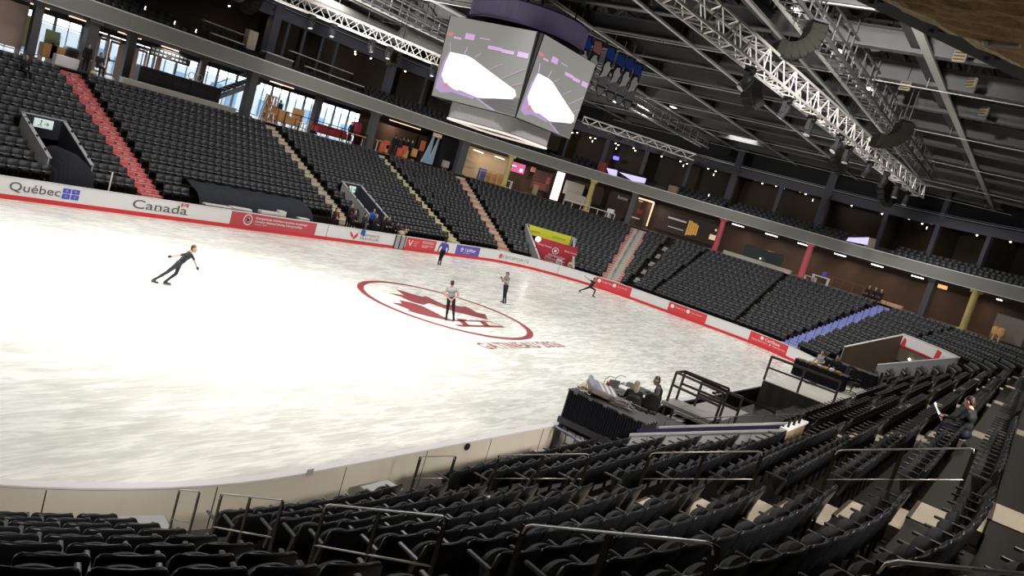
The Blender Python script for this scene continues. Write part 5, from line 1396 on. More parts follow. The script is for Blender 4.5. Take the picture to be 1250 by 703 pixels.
mb = MB(); mb.rbox(c+t*(-.4)+Vector((0, 0, .55)), (.7, .5, 1.1), .05, p[2]); mb.build('blue_cabinet', mat('cabinet_blue', (.12, .14, .38), .5), root)
mb = MB(); mb.rbox(c+t*1.0+Vector((0, 0, .45)), (2.2, .5, .9), .04, p[2])
for k in range(6): mb.rbox(c+t*(.2+.3*k)+Vector((0, 0, 1.0)), (.18, .2, .2), .03, p[2])
mb.build('goods_shelf', M_BOXO, root)
a, b = along((565, 203), (608, 216), 11.9); root = empty('bar_ledge', (*a.xy, ZC), 'brown standing bar with posts in front of the lit shop', 'bar'); mb = MB(); mb.bar(a+Vector((0, 0, ZC+.95)), b+Vector((0, 0, ZC+.95)), .35, .07); mb.build('top', M_STB, root)
for k in range(7): q = a+(b-a)*(k/6); mb = MB(); mb.bar((q.x, q.y, ZC), (q.x, q.y, ZC+.95), .05); mb.build('leg', M_STB, root)
# pink screen, posters, light pillar, partitions
p = conc((631, 203), 14.0); root = empty('wall_screen', (p[0], p[1], ZC+2.2), 'pink lit screen hung beside the yellow column', 'screen'); mb = MB(); mb.rbox((p[0], p[1], ZC+2.1), (1.75, .1, 1.0), .02, p[2]); mb.build('frame', M_BLACK, root)
mb = MB(); c = Vector((p[0], p[1], ZC+2.1))-p[4]*.06; mb.box(c, (1.65, .02, .9), p[2]); mb.build('picture', mat('screen_pink', (.3, .05, .15), .5, emit=.65, emit_col=(1, .22, .45)), root)
mb = MB(); mb.box(c-p[4]*.012+p[3]*.5+Vector((0, 0, -.15)), (.3, .01, .3), p[2]); mb.box(c-p[4]*.012-p[3]*.3+Vector((0, 0, .1)), (.5, .01, .1), p[2]); mb.build('pale_patch', M_LEDW, root)
for i, (px, w, h, m, lb) in enumerate((((662, 218), 1.9, 1.9, mat('poster_dark', (.10, .045, .035), .5, var=.4, scale=2), 'dark brown advertising panel with a red figure beside the white pillar'), ((650, 210), .5, .5, mat('poster_rose', (.35, .17, .14), .5), 'small rose picture above the tan bin'))):
    p = conc(px, 15.9); root = empty('wall_poster', (p[0], p[1], ZC+1.6), lb, 'poster'); mb = MB(); mb.rbox((p[0], p[1], ZC+(1.55, 2.4)[i]), (w, .08, h), .01, p[2]); mb.build('panel', m, root)
    if i == 0:
        c = Vector((p[0], p[1], ZC+1.55))-p[4]*.06; mb = MB(); mb.rbox(c+p[3]*.6+Vector((0, 0, .2)), (.35, .03, .7), .1, p[2]); mb.build('figure', mat('poster_scarlet', (.5, .09, .05), .5), root)
        mb = MB()
        for k in range(3): mb.box(c+Vector((0, 0, -.3-.2*k))-p[3]*.1, (1.3, .02, .09), p[2])
        mb.build('line_of_print', MATS['poster_scarlet'], root)
p = conc((655, 226), 12.6); mb = MB(); mb.rbox((p[0], p[1], ZC+.6), (.45, .4, .95), .05, p[2]); tag(mb.build('tan_bin', mat('bin_tan', (.42, .3, .2), .5)), 'tan bin on the concourse beside the dark advertising panel', 'bin')
p = conc((682, 222), 13.5); mb = MB(); mb.rbox((p[0], p[1], (ZC+ZS)/2), (.75, .3, ZS-ZC-.3), .04, p[2]); tag(mb.build('light_pillar', mat('pillar_light', (1, 1, 1), .5, emit=1.6, emit_col=(1, .99, .95))), 'glowing white light pillar on the concourse', 'lamp')
for i, (px, w, h) in enumerate((((700, 232), 1.9, 1.3), ((706, 242), 2.6, .9))):
    p = conc(px, 13.8-i); mb = MB(); mb.rbox((p[0], p[1], ZC+(1.7, .85)[i]), (w, .1, h), .02, p[2]); tag(mb.build('partition_board', mat('partition_beige', (.58, .52, .46), .6, var=.05, scale=2)), ('upper beige partition board behind the yellow column', 'lower beige partition board behind the yellow column')[i], 'board')
a, b = along((690, 240), (752, 258), 11.9); root = empty('white_rail_table', (*a.xy, ZC), 'long narrow white standing table by the yellow column', 'table'); mb = MB(); mb.bar(a+Vector((0, 0, ZC+.55)), b+Vector((0, 0, ZC+.55)), .35, .06); mb.build('top', M_ADW, root)
for k in range(7): q = a+(b-a)*(k/6); mb = MB(); mb.bar((q.x, q.y, ZC), (q.x, q.y, ZC+.55), .06); mb.build('leg', M_ADW, root)
p = conc((746, 256), 12.0); mb = MB(); mb.rbox((p[0], p[1], ZC+.7), (.7, .4, .45), .1, p[2]); mb.rbox((p[0]-.2, p[1], ZC+.3), (.15, .2, .5), .04); mb.rbox((p[0]+.2, p[1], ZC+.3), (.15, .2, .5), .04); tag(mb.build('white_jacket', M_ADW), 'white jacket hung over a stool by the standing table', 'clothing')
p = conc((620, 213), 12.1); simple_table('white_table', 'small white table behind the yellow column by the pink screen', (622, 214), 12.2, .9, .4, .7, M_ADW, M_ADW)
# doorway sign 'Sortie', lit doorway and the chip stand
p = conc((761, 239), 15.9); vs, fs, w = text_mesh('Sortie', .42); mb = MB(); c = Vector((p[0], p[1], ZC+2.1))-p[4]*.06; mb.add([c+p[3]*(x-w/2)+Vector((0, 0, y)) for x, y in vs], fs); tag(mb.build('exit_lettering', mat('letter_cream', (.55, .5, .42), .5, emit=.25, emit_col=(.8, .75, .65)), fix=False), 'cream exit word on the dark concourse wall', 'sign')
p = conc((785, 250), 15.2); root = empty('lit_doorway', (p[0], p[1], ZC), 'doorway edged with warm light strips at the head of the red dashed stairs', 'doorway')
mb = MB(); mb.box((p[0], p[1], ZC+1.35), (2.1, .1, 2.7), p[2]); mb.build('panel', mat('door_brown', (.10, .055, .035), .5), root)
M_STRIP = mat('warm_strip', (1, .6, .35), .5, emit=1.3, emit_col=(1, .62, .38)); c = Vector((p[0], p[1], ZC))-p[4]*.07
mb = MB(); mb.bar(c+p[3]*.95+Vector((0, 0, .3)), c+p[3]*.95+Vector((0, 0, 2.7)), .12, .05); mb.bar(c-p[3]*.6+Vector((0, 0, 2.7)), c+p[3]*.95+Vector((0, 0, 2.7)), .05, .16); mb.build('light_strip', M_STRIP, root)
mb = MB(); mb.rbox(c-p[3]*.1+Vector((0, 0, 1.45)), (.5, .03, .4), .1, p[2]); mb.build('red_emblem', M_ADR2, root); mb = MB(); mb.box(c-p[3]*.3+Vector((0, 0, .75)), (.8, .02, .12), p[2]); mb.box(c-p[3]*.3+Vector((0, 0, 2.45)), (.4, .02, .14), p[2]); mb.build('line_of_print', MATS['letter_cream'], root)
p = conc((842, 274), 16.3); root = empty('chip_stand_sign', (p[0], p[1], ZC+1.3), 'dark food stand sign with golden chips pictured, beside the red column', 'sign')
c = Vector((p[0], p[1], ZC+1.35)); mb = MB(); mb.rbox(c, (6.6, .12, 2.1), .02, p[2]); mb.build('panel', mat('sign_dark', (.055, .035, .03), .5), root); c = c-p[4]*.07
M_CHIP = mat('chip_golden', (.62, .34, .06), .5, emit=.3, emit_col=(1, .55, .12))
mb = MB()
for k in range(5): mb.rbox(c+p[3]*(-.05+.22*k)+Vector((0, 0, -.05+.05*(k % 2))), (.19, .04, 1.5-.12*k), .03, p[2])
mb.build('chips_picture', M_CHIP, root)
mb = MB(); mb.box(c-p[3]*1.3+Vector((0, 0, .40)), (1.9, .02, .16), p[2]); mb.box(c-p[3]*1.2+Vector((0, 0, -.45)), (1.6, .02, .08), p[2]); mb.build('line_of_print', MATS['letter_cream'], root)
mb = MB(); mb.rbox(c+p[3]*2.55+Vector((0, 0, -.25)), (.75, .04, .5), .02, p[2]); mb.sphere(c+p[3]*2.6+Vector((0, 0, .5)), .12, 8); mb.build('lit_panel', mat('panel_peach', (.7, .5, .35), .5, emit=.55, emit_col=(1, .72, .5)), root)
p = conc((930, 316), 13.4); root = empty('dark_screen', (p[0], p[1], ZC), 'wide dark green screen standing behind the pale ledge', 'screen'); mb = MB(); mb.rbox((p[0], p[1], ZC+.75), (3.6, .25, 1.35), .04, p[2]); mb.build('panel', mat('screen_teal', (.035, .05, .05), .4, .5), root); mb = MB(); mb.sphere((p[0]-.3-p[4].x*.2, p[1], ZC+.55), .07, 8); mb.build('small_light', M_BULBW, root)
# white frames and tables near the three people
for i, (px, o) in enumerate((((990, 338), 11.9), ((1005, 331), 12.4))):
    simple_table('white_table', ('low cream table at the end of the pale ledge', 'white folding table with a violet case')[i], px, o, (1.0, 1.5)[i], .4, (.35, .6)[i], M_ADW if i else MATS['ledge_cream'], M_ADW)
p = conc((1009, 328), 12.4); mb = MB(); mb.rbox((p[0], p[1], ZC+.85), (.5, .35, .42), .08); tag(mb.build('violet_case', M_ADV), 'violet case on the white folding table', 'case')
a, b = along((1020, 331), (1057, 345), 11.8); root = empty('brown_rail', (*a.xy, ZC), 'thin brown rail along the concourse edge by the three seated people', 'rail'); mb = MB(); mb.bar(a+Vector((0, 0, ZC+.9)), b+Vector((0, 0, ZC+.9)), .06); mb.build('top_rail', mat('brown_rail', (.14, .07, .05), .5), root)
for k in range(4): q = a+(b-a)*(k/3); mb = MB(); mb.bar((q.x, q.y, ZC), (q.x, q.y, ZC+.9), .05); mb.build('post', MATS['brown_rail'], root)
p = conc((1088, 372), 11.6); mb = MB(); mb.rbox((p[0], p[1], ZC+.15), (2.0, .3, .3), .03, p[2]); tag(mb.build('orange_step', mat('step_orange', (.6, .36, .2), .5)), 'orange edged step at the head of the blue stairs', 'step')
p = conc((1240, 390), 13.5); mb = MB(); mb.rbox((p[0], p[1], ZC+1.0), (3.2, .5, 1.8), .05, p[2]); tag(mb.build('grey_kiosk', mat('kiosk_grey', (.34, .30, .28), .5)), 'pale grey kiosk at the far corner of the concourse', 'kiosk')
for i, px in enumerate(((1219, 392), (1226, 395))):
    p = conc(px, 12.3); mb = MB(); mb.rbox((p[0], p[1], ZC+.7), (.6, .4, .6), .15); mb.bar((p[0], p[1], ZC), (p[0], p[1], ZC+.5), .1); tag(mb.build('orange_lantern', mat('lantern', (.5, .28, .12), .5, emit=.15, emit_col=(1, .5, .2))), f'orange lantern in front of the grey kiosk, {ordinal(i+1)} of two', 'lamp')
p = conc((1150, 349), 15); mb = MB(); mb.rbox((p[0], p[1], p[2]*0+8.1), (.9, .2, .3), .05, p[2]); tag(mb.build('orange_sign', mat('sign_orange', (.7, .35, .12), .5, emit=.9, emit_col=(1, .55, .22))), 'small glowing orange sign beside the grey column over the blue stairs', 'sign')
# ceiling strip lamps
M_STRIPL = mat('strip_lamp', (1, .95, .9), .5, emit=5, emit_col=(1, .93, .84))
for i, (px, w) in enumerate((((901, 275), 1.1), ((942, 286), 1.1), ((982, 297), 1.1), ((1026, 310), 1.0), ((1071, 324), 1.0), ((1120, 338), 1.0), ((1221, 363), .4), ((48, 12), 1.0), ((98, 25), 1.3), ((158, 45), 1.5), ((207, 62), 1.2), ((494, 155), 3.6), ((345, 102), 2.2))):
    p = off(px, 13.6 if px[0] > 800 else 14.5); sg, t = to_seg(p[0], p[1]); tg = frame(sg, t, 13)[1]; z = ZS-.22
    mb = MB(); mb.box((p[0], p[1], z), (w, .14, .07), math.atan2(tg[1], tg[0]))
    tag(mb.build('strip_lamp', M_STRIPL if px[0] > 800 else mat('strip_lamp_warm', (1, .7, .55), .5, emit=1.3, emit_col=(1, .68, .5))), f'{["warm", "white"][px[0] > 800]} strip lamp under the concourse ceiling, {ordinal(i+1)} in order', 'lamp')
p = conc((228, 62), 15.5)
for i, px in enumerate(((198, 56), (222, 66))):
    p = conc(px, 15.5); root = empty('menu_screen', (p[0], p[1], 7.9), f'dark menu screen over the black counter, {ordinal(i+1)} of two', 'screen'); mb = MB(); mb.rbox((p[0], p[1], 7.85), (1.5, .1, .62), .02); mb.build('frame', M_BLACK, root)
    mb = MB()
    for k in range(9): mb.box((p[0]-.6+.3*(k % 5), p[1]-.07, 7.98-.25*(k//5)), (.18, .02, .1))
    mb.build('picture', mat('menu_grey', (.3, .3, .35), .5, emit=.15), root)
# ================================================================== people: one continuous surface grown from a blended distance field
M_SKIN = mat('skin', (.48, .28, .20), .55, .35, var=.06, scale=6); M_SKIND = mat('skin_tan', (.40, .22, .15), .55, .35)
M_HAIRD = mat('hair_dark', (.03, .022, .016), .6, .4); M_HAIRB = mat('hair_brown', (.045, .027, .016), .6, .4); M_HAIRF = mat('hair_ash_blond', (.36, .29, .21), .6, .4)
M_EYE = mat('eye_dark', (.02, .015, .012), .3, .5); M_LIP = mat('lip', (.36, .13, .11), .5, .3)
M_BOOT = mat('skate_boot_black', (.02, .02, .022), .4, .5); M_BLADE = mat('skate_blade', (.75, .75, .75), .2, .5, .8)
def cl(name, c, r=.75): return mat('cloth_'+name, c, r, .2, var=.12, scale=14)
def capsule(P, a, b, ra, rb):
    a, b = np.array(a), np.array(b); ab = b-a; L = ab@ab
    t = np.clip(((P-a)@ab)/max(L, 1e-9), 0, 1)
    return np.linalg.norm(P-a-t[:, None]*ab, axis=1)-(ra+(rb-ra)*t)
def ellip(P, c, r, M=None):
    q = P-np.array(c)
    if M is not None: q = q@M
    r = np.array(r); k0 = np.linalg.norm(q/r, axis=1); k1 = np.linalg.norm(q/(r*r), axis=1)
    return k0*(k0-1)/np.maximum(k1, 1e-6)
def surface_nets(prims, lo, hi, h, k=.035):
    n = np.ceil((hi-lo)/h).astype(int)+1
    ax = [lo[i]+h*np.arange(n[i]) for i in range(3)]
    G = np.stack(np.meshgrid(*ax, indexing='ij'), -1).reshape(-1, 3)
    D = np.full(len(G), 9.0)
    for p in prims:
        d = p['f'](G)
        kk = p.get('k', k)
        hh = np.maximum(kk-np.abs(D-d), 0)/kk
        D = np.minimum(D, d)-hh*hh*kk*.25
    D = D.reshape(n)
    ins = D < 0
    # cells
    c = [(0, 0, 0), (1, 0, 0), (0, 1, 0), (1, 1, 0), (0, 0, 1), (1, 0, 1), (0, 1, 1), (1, 1, 1)]
    S = lambda A, o: A[o[0]:n[0]-1+o[0], o[1]:n[1]-1+o[1], o[2]:n[2]-1+o[2]]
    cnt = sum(S(ins, o).astype(int) for o in c); act = (cnt > 0) & (cnt < 8)
    num = np.zeros(act.shape+(3,)); den = np.zeros(act.shape)
    ed = [(a, b) for i, a in enumerate(c) for b in c[i+1:] if sum(abs(x-y) for x, y in zip(a, b)) == 1]
    for a, b in ed:
        da, db = S(D, a), S(D, b); cr = (da < 0) != (db < 0)
        t = np.where(cr, da/np.where(np.abs(da-db) < 1e-9, 1e-9, da-db), 0)
        for i in range(3): num[..., i] += np.where(cr, a[i]+t*(b[i]-a[i]), 0)
        den += cr
    idx = -np.ones(act.shape, int); ii = np.argwhere(act); idx[act] = np.arange(len(ii))
    pos = num[act]/np.maximum(den[act], 1)[:, None]
    V = lo+h*(ii+pos)
    F = []
    for ax_ in range(3):
        u, v = [(1, 2), (2, 0), (0, 1)][ax_]
        sl0 = [slice(None)]*3; sl1 = [slice(None)]*3
        sl0[ax_] = slice(0, n[ax_]-1); sl1[ax_] = slice(1, n[ax_])
        e = ins[tuple(sl0)] != ins[tuple(sl1)]
        P = np.argwhere(e); 
        P = P[(P[:, u] > 0) & (P[:, v] > 0) & (P[:, u] < n[u]-1) & (P[:, v] < n[v]-1)]
        if not len(P): continue
        q = []
        for du, dv in ((0, 0), (1, 0), (1, 1), (0, 1)):
            Q = P.copy(); Q[:, u] -= du; Q[:, v] -= dv; q.append(idx[Q[:, 0], Q[:, 1], Q[:, 2]])
        q = np.stack(q, 1); fl = ins[P[:, 0], P[:, 1], P[:, 2]]
        q[~fl] = q[~fl][:, ::-1]
        F.append(q[(q >= 0).all(1)])
    return V, np.concatenate(F)
def person(label, loc, rz, J, cols, group=None, vox=.016, hair='short', hair_m=None, face=True, skates=False, fingers=True, lean=None, scale=1.0, skin=None, parts=None):
    """J: joint positions, facing local -y; cols: material for top, sleeve, trousers, shoe, hand"""
    root = empty('person', loc, label, 'person', group, rz)
    Rm = Matrix.Rotation(rz, 3, 'Z')
    if lean: Rm = Matrix.Rotation(lean[1], 3, Vector(lean[0])) @ Rm
    V3 = lambda p: np.array(Rm @ (Vector(p)*scale))
    j = {k: V3(v) for k, v in J.items()}
    skin = skin or M_SKIN
    top, slv, trs, sho, hnd = [cols.get(k, skin) for k in ('top', 'sleeve', 'trousers', 'shoe', 'hand')]
    fore = cols.get('fore', slv)
    pal = []; pr = []
    s = scale
    def mi(m):
        if m not in pal: pal.append(m)
        return pal.index(m)
    def cap(a, b, ra, rb, m, k=.035): pr.append({'f': lambda P, a=a, b=b, ra=ra*s, rb=rb*s: capsule(P, a, b, ra, rb), 'm': mi(m), 'k': k, 'lo': np.minimum(a, b)-max(ra, rb)*s, 'hi': np.maximum(a, b)+max(ra, rb)*s})
    def ell(c, r, m, M=None, k=.02):
        r = np.array(r)*s; pr.append({'f': lambda P, c=c, r=r, M=M: ellip(P, c, r, M), 'm': mi(m), 'k': k, 'lo': c-r.max(), 'hi': c+r.max()})
    lat = j['sR']-j['sL']; lat = lat/np.linalg.norm(lat); hl = j['hR']-j['hL']; hl = hl/np.linalg.norm(hl)
    # torso
    ch, pe = j['chest'], j['pel']; wa = ch*.42+pe*.58
    cap(ch-lat*.085*s, ch+lat*.085*s, .112, .112, top); cap(wa-lat*.055*s, wa+lat*.055*s, .100, .100, top); cap(ch, wa, .115, .10, top, .05)
    cap(pe-hl*.07*s, pe+hl*.07*s, .105, .105, trs, .05)
    sh = (j['sL']+j['sR'])/2
    cap(j['sL']*.8+sh*.2, j['sR']*.8+sh*.2, .062, .062, top, .06); cap(sh, j['neck'], .060, .052, skin, .03)
    # head
    hf = j['face']-j['head']; hf = hf/np.linalg.norm(hf); hu = j['head']-j['neck']; hu = hu-hf*(hu@hf); hu = hu/np.linalg.norm(hu); hs = np.cross(hf, hu)
    Mh = np.stack([hs, hf, hu], 1); hd = j['head']
    cap(j['neck'], hd-hu*.05*s, .052, .05, skin, .03)
    ell(hd+hu*.03*s, (.076, .094, .098), skin, Mh); ell(hd-hu*.045*s+hf*.035*s, (.055, .062, .066), skin, Mh, .04)
    if face:
        cap(hd+hf*.088*s+hu*.012*s, hd+hf*.108*s-hu*.022*s, .010, .015, skin, .012)
        ell(hd+hf*.075*s-hu*.098*s, (.022, .020, .018), skin, Mh, .03)
        for e in (-1, 1): ell(hd+hs*.078*s*e-hu*.005*s, (.012, .022, .032), skin, Mh, .01)
    # arms and hands
    for q in ('L', 'R'):
        a, e, w = j['s'+q], j['e'+q], j['w'+q]
        cap(a, a*.45+e*.55, .055, .047, slv, .04); cap(a*.45+e*.55, e, .047, .042, cols.get('slv2', fore), .03); cap(e, w, .041, .030, fore, .03)
        d = w-e; d = d/np.linalg.norm(d)
        if 'h'+'d'+q in J: d = V3(J['hd'+q]); d = d/np.linalg.norm(d)
        pn = V3(J['pn'+q]) if 'pn'+q in J else (lat if q == 'L' else -lat)          # palm faces this way
        pn = pn-d*(pn@d); pn = pn/max(1e-6, np.linalg.norm(pn)); sd = np.cross(d, pn)
        cap(w, w+d*.085*s, .027, .030, hnd, .02); cap(w+d*.03*s-sd*.014*s, w+d*.085*s-sd*.022*s, .020, .020, hnd, .02); cap(w+d*.03*s+sd*.014*s, w+d*.085*s+sd*.022*s, .020, .020, hnd, .02)
        if fingers:
            for f_, L in zip((-.030, -.010, .011, .030), (.066, .076, .072, .056)):
                b0 = w+d*.085*s+sd*f_*s; b1 = b0+(d*.75+pn*.30)*L*.55*s; b2 = b1+(d*.35+pn*.75)*L*.5*s
                cap(b0, b1, .0100, .0092, hnd, .004); cap(b1, b2, .0092, .0082, hnd, .004)
            b0 = w+d*.035*s-sd*.03*s; b1 = b0+(d*.55-sd*.6+pn*.35)*.042*s; b2 = b1+(d*.8+pn*.3)*.032*s
            cap(b0, b1, .012, .011, hnd, .006); cap(b1, b2, .011, .009, hnd, .004)
    # legs and feet
    for q in ('L', 'R'):
        a, e, w, t = j['h'+q], j['k'+q], j['a'+q], j['t'+q]
        cap(a, e, .088, .056, trs, .04); cf = e*.68+w*.32
        bd_ = e-a; cap(e, cf, .053, .052, trs, .03); cap(cf, w, .052, .038, trs, .03)
        d = t-w; d[2] = 0 if not lean else d[2]
        heel = w-(t-w)*.18; heel = heel*1.0
        cap(w+(e-w)*.16, w, .047, .045, sho, .02); cap(w*.6+heel*.4+np.array((0, 0, -.03*s)), t, .042, .034, sho, .03)
    hair_m = hair_m or M_HAIRD
    lo = np.min([p['lo'] for p in pr], 0)-.04; hi = np.max([p['hi'] for p in pr], 0)+.04
    Vv, Ff = surface_nets(pr, lo, hi, vox*s)
    cen = Vv[Ff].mean(1); dd = np.stack([p['f'](cen) for p in pr], 1); mm = np.array([p['m'] for p in pr])[dd.argmin(1)]
    me = bpy.data.meshes.new('body'); L3 = np.array(loc)
    if lean or rz: pass
    Ri = np.array(Matrix.Rotation(-rz, 3, 'Z'))
    Vl = Vv@Ri.T
    me.from_pydata(Vl.tolist(), [], Ff.tolist())
    for m in pal: me.materials.append(m)
    me.polygons.foreach_set('material_index', mm.astype(np.int32)); me.polygons.foreach_set('use_smooth', [True]*len(Ff)); me.update()
    o = bpy.data.objects.new('body', me); C.objects.link(o); o.parent = root; MW[o.name] = MW[root.name]
    Lw = Vector(loc)
    w_ = lambda p: Lw+Vector(p)
    # hair
    hm = MB(); Mv = Matrix([list(r) for r in np.stack([hs, hf, hu], 1)])
    def blob(c, r, n=12):
        k0 = len(hm.v); hm.sphere((0, 0, 0), 1, n)
        for i in range(k0, len(hm.v)): p = Vector(hm.v[i]); hm.v[i] = tuple(w_(c)+Mv @ Vector((p.x*r[0]*s, p.y*r[1]*s, p.z*r[2]*s)))
    if hair != 'none':
        blob(hd+hu*.055*s-hf*.018*s, (.084, .096, .088)); blob(hd+hu*.00*s-hf*.045*s, (.078, .060, .085))
        if hair == 'fringe': blob(hd+hu*.095*s+hf*.055*s, (.062, .045, .032))
        if hair == 'long': blob(hd-hu*.07*s-hf*.055*s, (.085, .05, .15)); blob(hd-hu*.05*s-hf*.02*s, (.098, .05, .12))
        if hair == 'bun': blob(hd+hu*.07*s-hf*.115*s, (.04, .04, .04))
        hm.build('hair', hair_m, root, smooth=True)
    if face:
        em = MB()
        for e in (-1, 1):
            c = w_(hd+hf*.085*s+hs*.032*s*e+hu*.018*s); em.sphere(c, .010*s, 6)
        em.build('eyes', M_EYE, root); lm = MB(); c = hd+hf*.094*s-hu*.058*s; lm.bar(w_(c-hs*.02*s), w_(c+hs*.02*s), .010*s, .010*s); lm.build('mouth', M_LIP, root)
    if skates:
        for q in ('L', 'R'):
            a, t = j['a'+q], j['t'+q]; f_ = (t-a); f_[2] = 0; f_ = f_/np.linalg.norm(f_)
            b = a*1.0; zb = min(a[2], t[2])
            p0, p1 = b-f_*.08*s, b+f_*.24*s; bm = MB()
            for z in (p0, p1): z[2] = 0
            bm.bar(w_(p0+np.array((0, 0, .012))), w_(p1+np.array((0, 0, .012))), .008, .024)
            for u in (.15, .8): q_ = p0+(p1-p0)*u; bm.bar(w_(q_+np.array((0, 0, .012))), w_(q_+np.array((0, 0, .055))), .02, .05)
            bm.build('skate_blade', M_BLADE, root)
    return root
def pose(**kw):
    """a person of 1.74 m standing, facing -y, left side at +x"""
    J = dict(pel=(0, 0, .96), chest=(0, 0, 1.32), neck=(0, .01, 1.50), head=(0, -.01, 1.615), face=(0, -.11, 1.615),
             sL=(.185, 0, 1.43), sR=(-.185, 0, 1.43), eL=(.235, .03, 1.14), eR=(-.235, .03, 1.14), wL=(.25, -.04, .90), wR=(-.25, -.04, .90),
             hL=(.095, 0, .92), hR=(-.095, 0, .92), kL=(.105, -.02, .50), kR=(-.105, -.02, .50), aL=(.11, .02, .09), aR=(-.11, .02, .09), tL=(.135, -.14, .045), tR=(-.135, -.14, .045))
    J.update(kw); return J
def sit(**kw):
    """seated with the seat at .45 m, feet on the floor at z=0"""
    J = dict(pel=(0, .05, .56), chest=(0, .07, .92), neck=(0, .05, 1.10), head=(0, .02, 1.215), face=(0, -.08, 1.20),
             sL=(.18, .06, 1.03), sR=(-.18, .06, 1.03), eL=(.23, -.02, .78), eR=(-.23, -.02, .78), wL=(.14, -.24, .70), wR=(-.14, -.24, .70),
             hL=(.09, .03, .53), hR=(-.09, .03, .53), kL=(.12, -.38, .52), kR=(-.12, -.38, .52), aL=(.12, -.40, .09), aR=(-.12, -.40, .09), tL=(.13, -.56, .045), tR=(-.13, -.56, .045))
    J.update(kw); return J
def face_dir(dx, dy): return math.atan2(dx, -dy)     # rz that turns local -y to (dx, dy)
K = lambda *c: cl('%02d%02d%02d' % tuple(int(x*99) for x in c), c)
BLK_, DGR, GRY, NVY = K(.014, .014, .018), K(.026, .026, .034), K(.36, .36, .37), K(.03, .035, .07)
view = lambda p: Vector((CAM[0]-p[0], CAM[1]-p[1], 0)).normalized()
# picture directions on the ice: right of the viewer and away from the viewer
def screen_dirs(p):
    a = -view(p); return Vector((a.y, -a.x, 0)), a      # (right, away)

# 1 skater leaning into an edge
p = at((196, 347), 2, 0); r_, aw = screen_dirs(p)
# body frame: x' = picture right; figure turned to the right, leaning right
rz = face_dir(*r_.xy)                     # faces picture right: local -y = right, so local +x is ... away or towards
J = pose(pel=(.0, -.42, .86), chest=(0, -.62, 1.16), neck=(0, -.70, 1.335), head=(0, -.76, 1.44), face=(-.02, -.86, 1.43),
         sL=(.17, -.66, 1.27), sR=(-.17, -.62, 1.27), eL=(.30, -.84, 1.03), eR=(-.32, -.40, 1.20), wL=(.32, -.99, .80), wR=(-.36, -.14, 1.10),
         hL=(.09, -.43, .83), hR=(-.09, -.38, .83), kL=(.09, -.40, .46), kR=(-.10, -.10, .47), aL=(.09, -.12, .10), aR=(-.08, .26, .10), tL=(.10, -.29, .06), tR=(-.08, .10, .06))
person('skater in black leaning into a turn on the open ice, arms spread', (p[0], p[1], 0), rz, J, dict(top=DGR, sleeve=DGR, fore=M_SKIN, slv2=DGR, trousers=DGR, shoe=M_BOOT, hand=BLK_), skates=True, vox=.0135, hair='short', hair_m=M_HAIRB)
# 2 skater in blue seen from behind at the boards
p = at((536, 324), 2, 0); r_, aw = screen_dirs(p)
J = pose(head=(0, -.05, 1.60), face=(0, -.14, 1.57), eL=(.30, -.0, 1.16), eR=(-.28, .0, 1.16), wL=(.33, -.10, .93), wR=(-.26, -.08, .92), kL=(.10, -.04, .5), kR=(-.02, -.03, .5), aL=(.08, .03, .09), aR=(-.05, -.0, .09), tL=(.10, -.13, .045), tR=(-.05, -.16, .045))
person('skater in a blue jacket and black trousers gliding away towards the far boards', (p[0], p[1], 0), face_dir(*aw.xy), J, dict(top=K(.10, .09, .42), sleeve=K(.10, .09, .42), fore=K(.10, .09, .42), trousers=BLK_, shoe=M_BOOT, hand=BLK_), skates=True, vox=.016, hair_m=M_HAIRD)
# 3 coach with hands clasped behind the back
p = at((549, 392), 2, 0); r_, aw = screen_dirs(p)
J = pose(sL=(.205, 0, 1.43), sR=(-.205, 0, 1.43), eL=(.285, .11, 1.15), eR=(-.285, .11, 1.15), wL=(.07, .20, .99), wR=(-.07, .20, .98), hdL=(-.6, .1, -.6), hdR=(.6, .1, -.6), pnL=(0, 1, .2), pnR=(0, 1, .2),
         head=(0, -.015, 1.615), face=(.0, -.115, 1.60), kL=(.125, -.01, .5), kR=(-.125, -.01, .5), aL=(.16, .02, .09), aR=(-.16, .02, .09), tL=(.20, -.14, .045), tR=(-.19, -.14, .045))
person('coach in a pale grey T-shirt on the leaf emblem, hands clasped behind the back', (p[0], p[1], 0), face_dir(aw.x, aw.y), J, dict(top=GRY, sleeve=GRY, slv2=M_SKIN, fore=M_SKIN, trousers=BLK_, shoe=M_BOOT), skates=True, vox=.0125, hair='short', hair_m=M_HAIRB, scale=1.04, lean=((aw.x, aw.y, 0), R(-12)))
# 4 coach holding up a phone
p = at((615, 370), 2, 0); r_, aw = screen_dirs(p)
fd = (-r_*.8-aw*.6)
J = pose(eL=(.24, -.12, 1.17), eR=(-.24, -.10, 1.17), wL=(.06, -.30, 1.36), wR=(-.05, -.30, 1.30), hdL=(-.4, -.5, .5), hdR=(.3, -.5, .5), pnL=(-1, 0, 0), pnR=(1, 0, 0), face=(0, -.11, 1.60), kL=(.09, -.02, .5), kR=(-.09, -.0, .5))
pr_ = person('coach in a grey T-shirt and dark leggings holding a phone up in both hands', (p[0], p[1], 0), face_dir(*fd.xy), J, dict(top=K(.22, .23, .25), sleeve=K(.22, .23, .25), slv2=M_SKIN, fore=M_SKIN, trousers=DGR, shoe=M_BOOT), skates=True, vox=.014, hair='fringe', hair_m=M_HAIRB, lean=((aw.x, aw.y, 0), R(-9)))
q = Vector((p[0], p[1], 0))+Matrix.Rotation(R(-9), 3, Vector((aw.x, aw.y, 0))) @ (Matrix.Rotation(face_dir(*fd.xy), 3, 'Z') @ Vector((0, -.40, 1.44))); ph = MB(); ph.rbox(q, (.15, .012, .075), .008, face_dir(*fd.xy)); tag(ph.build('phone', M_BLACK), 'black phone held up by the coach in grey', 'phone')
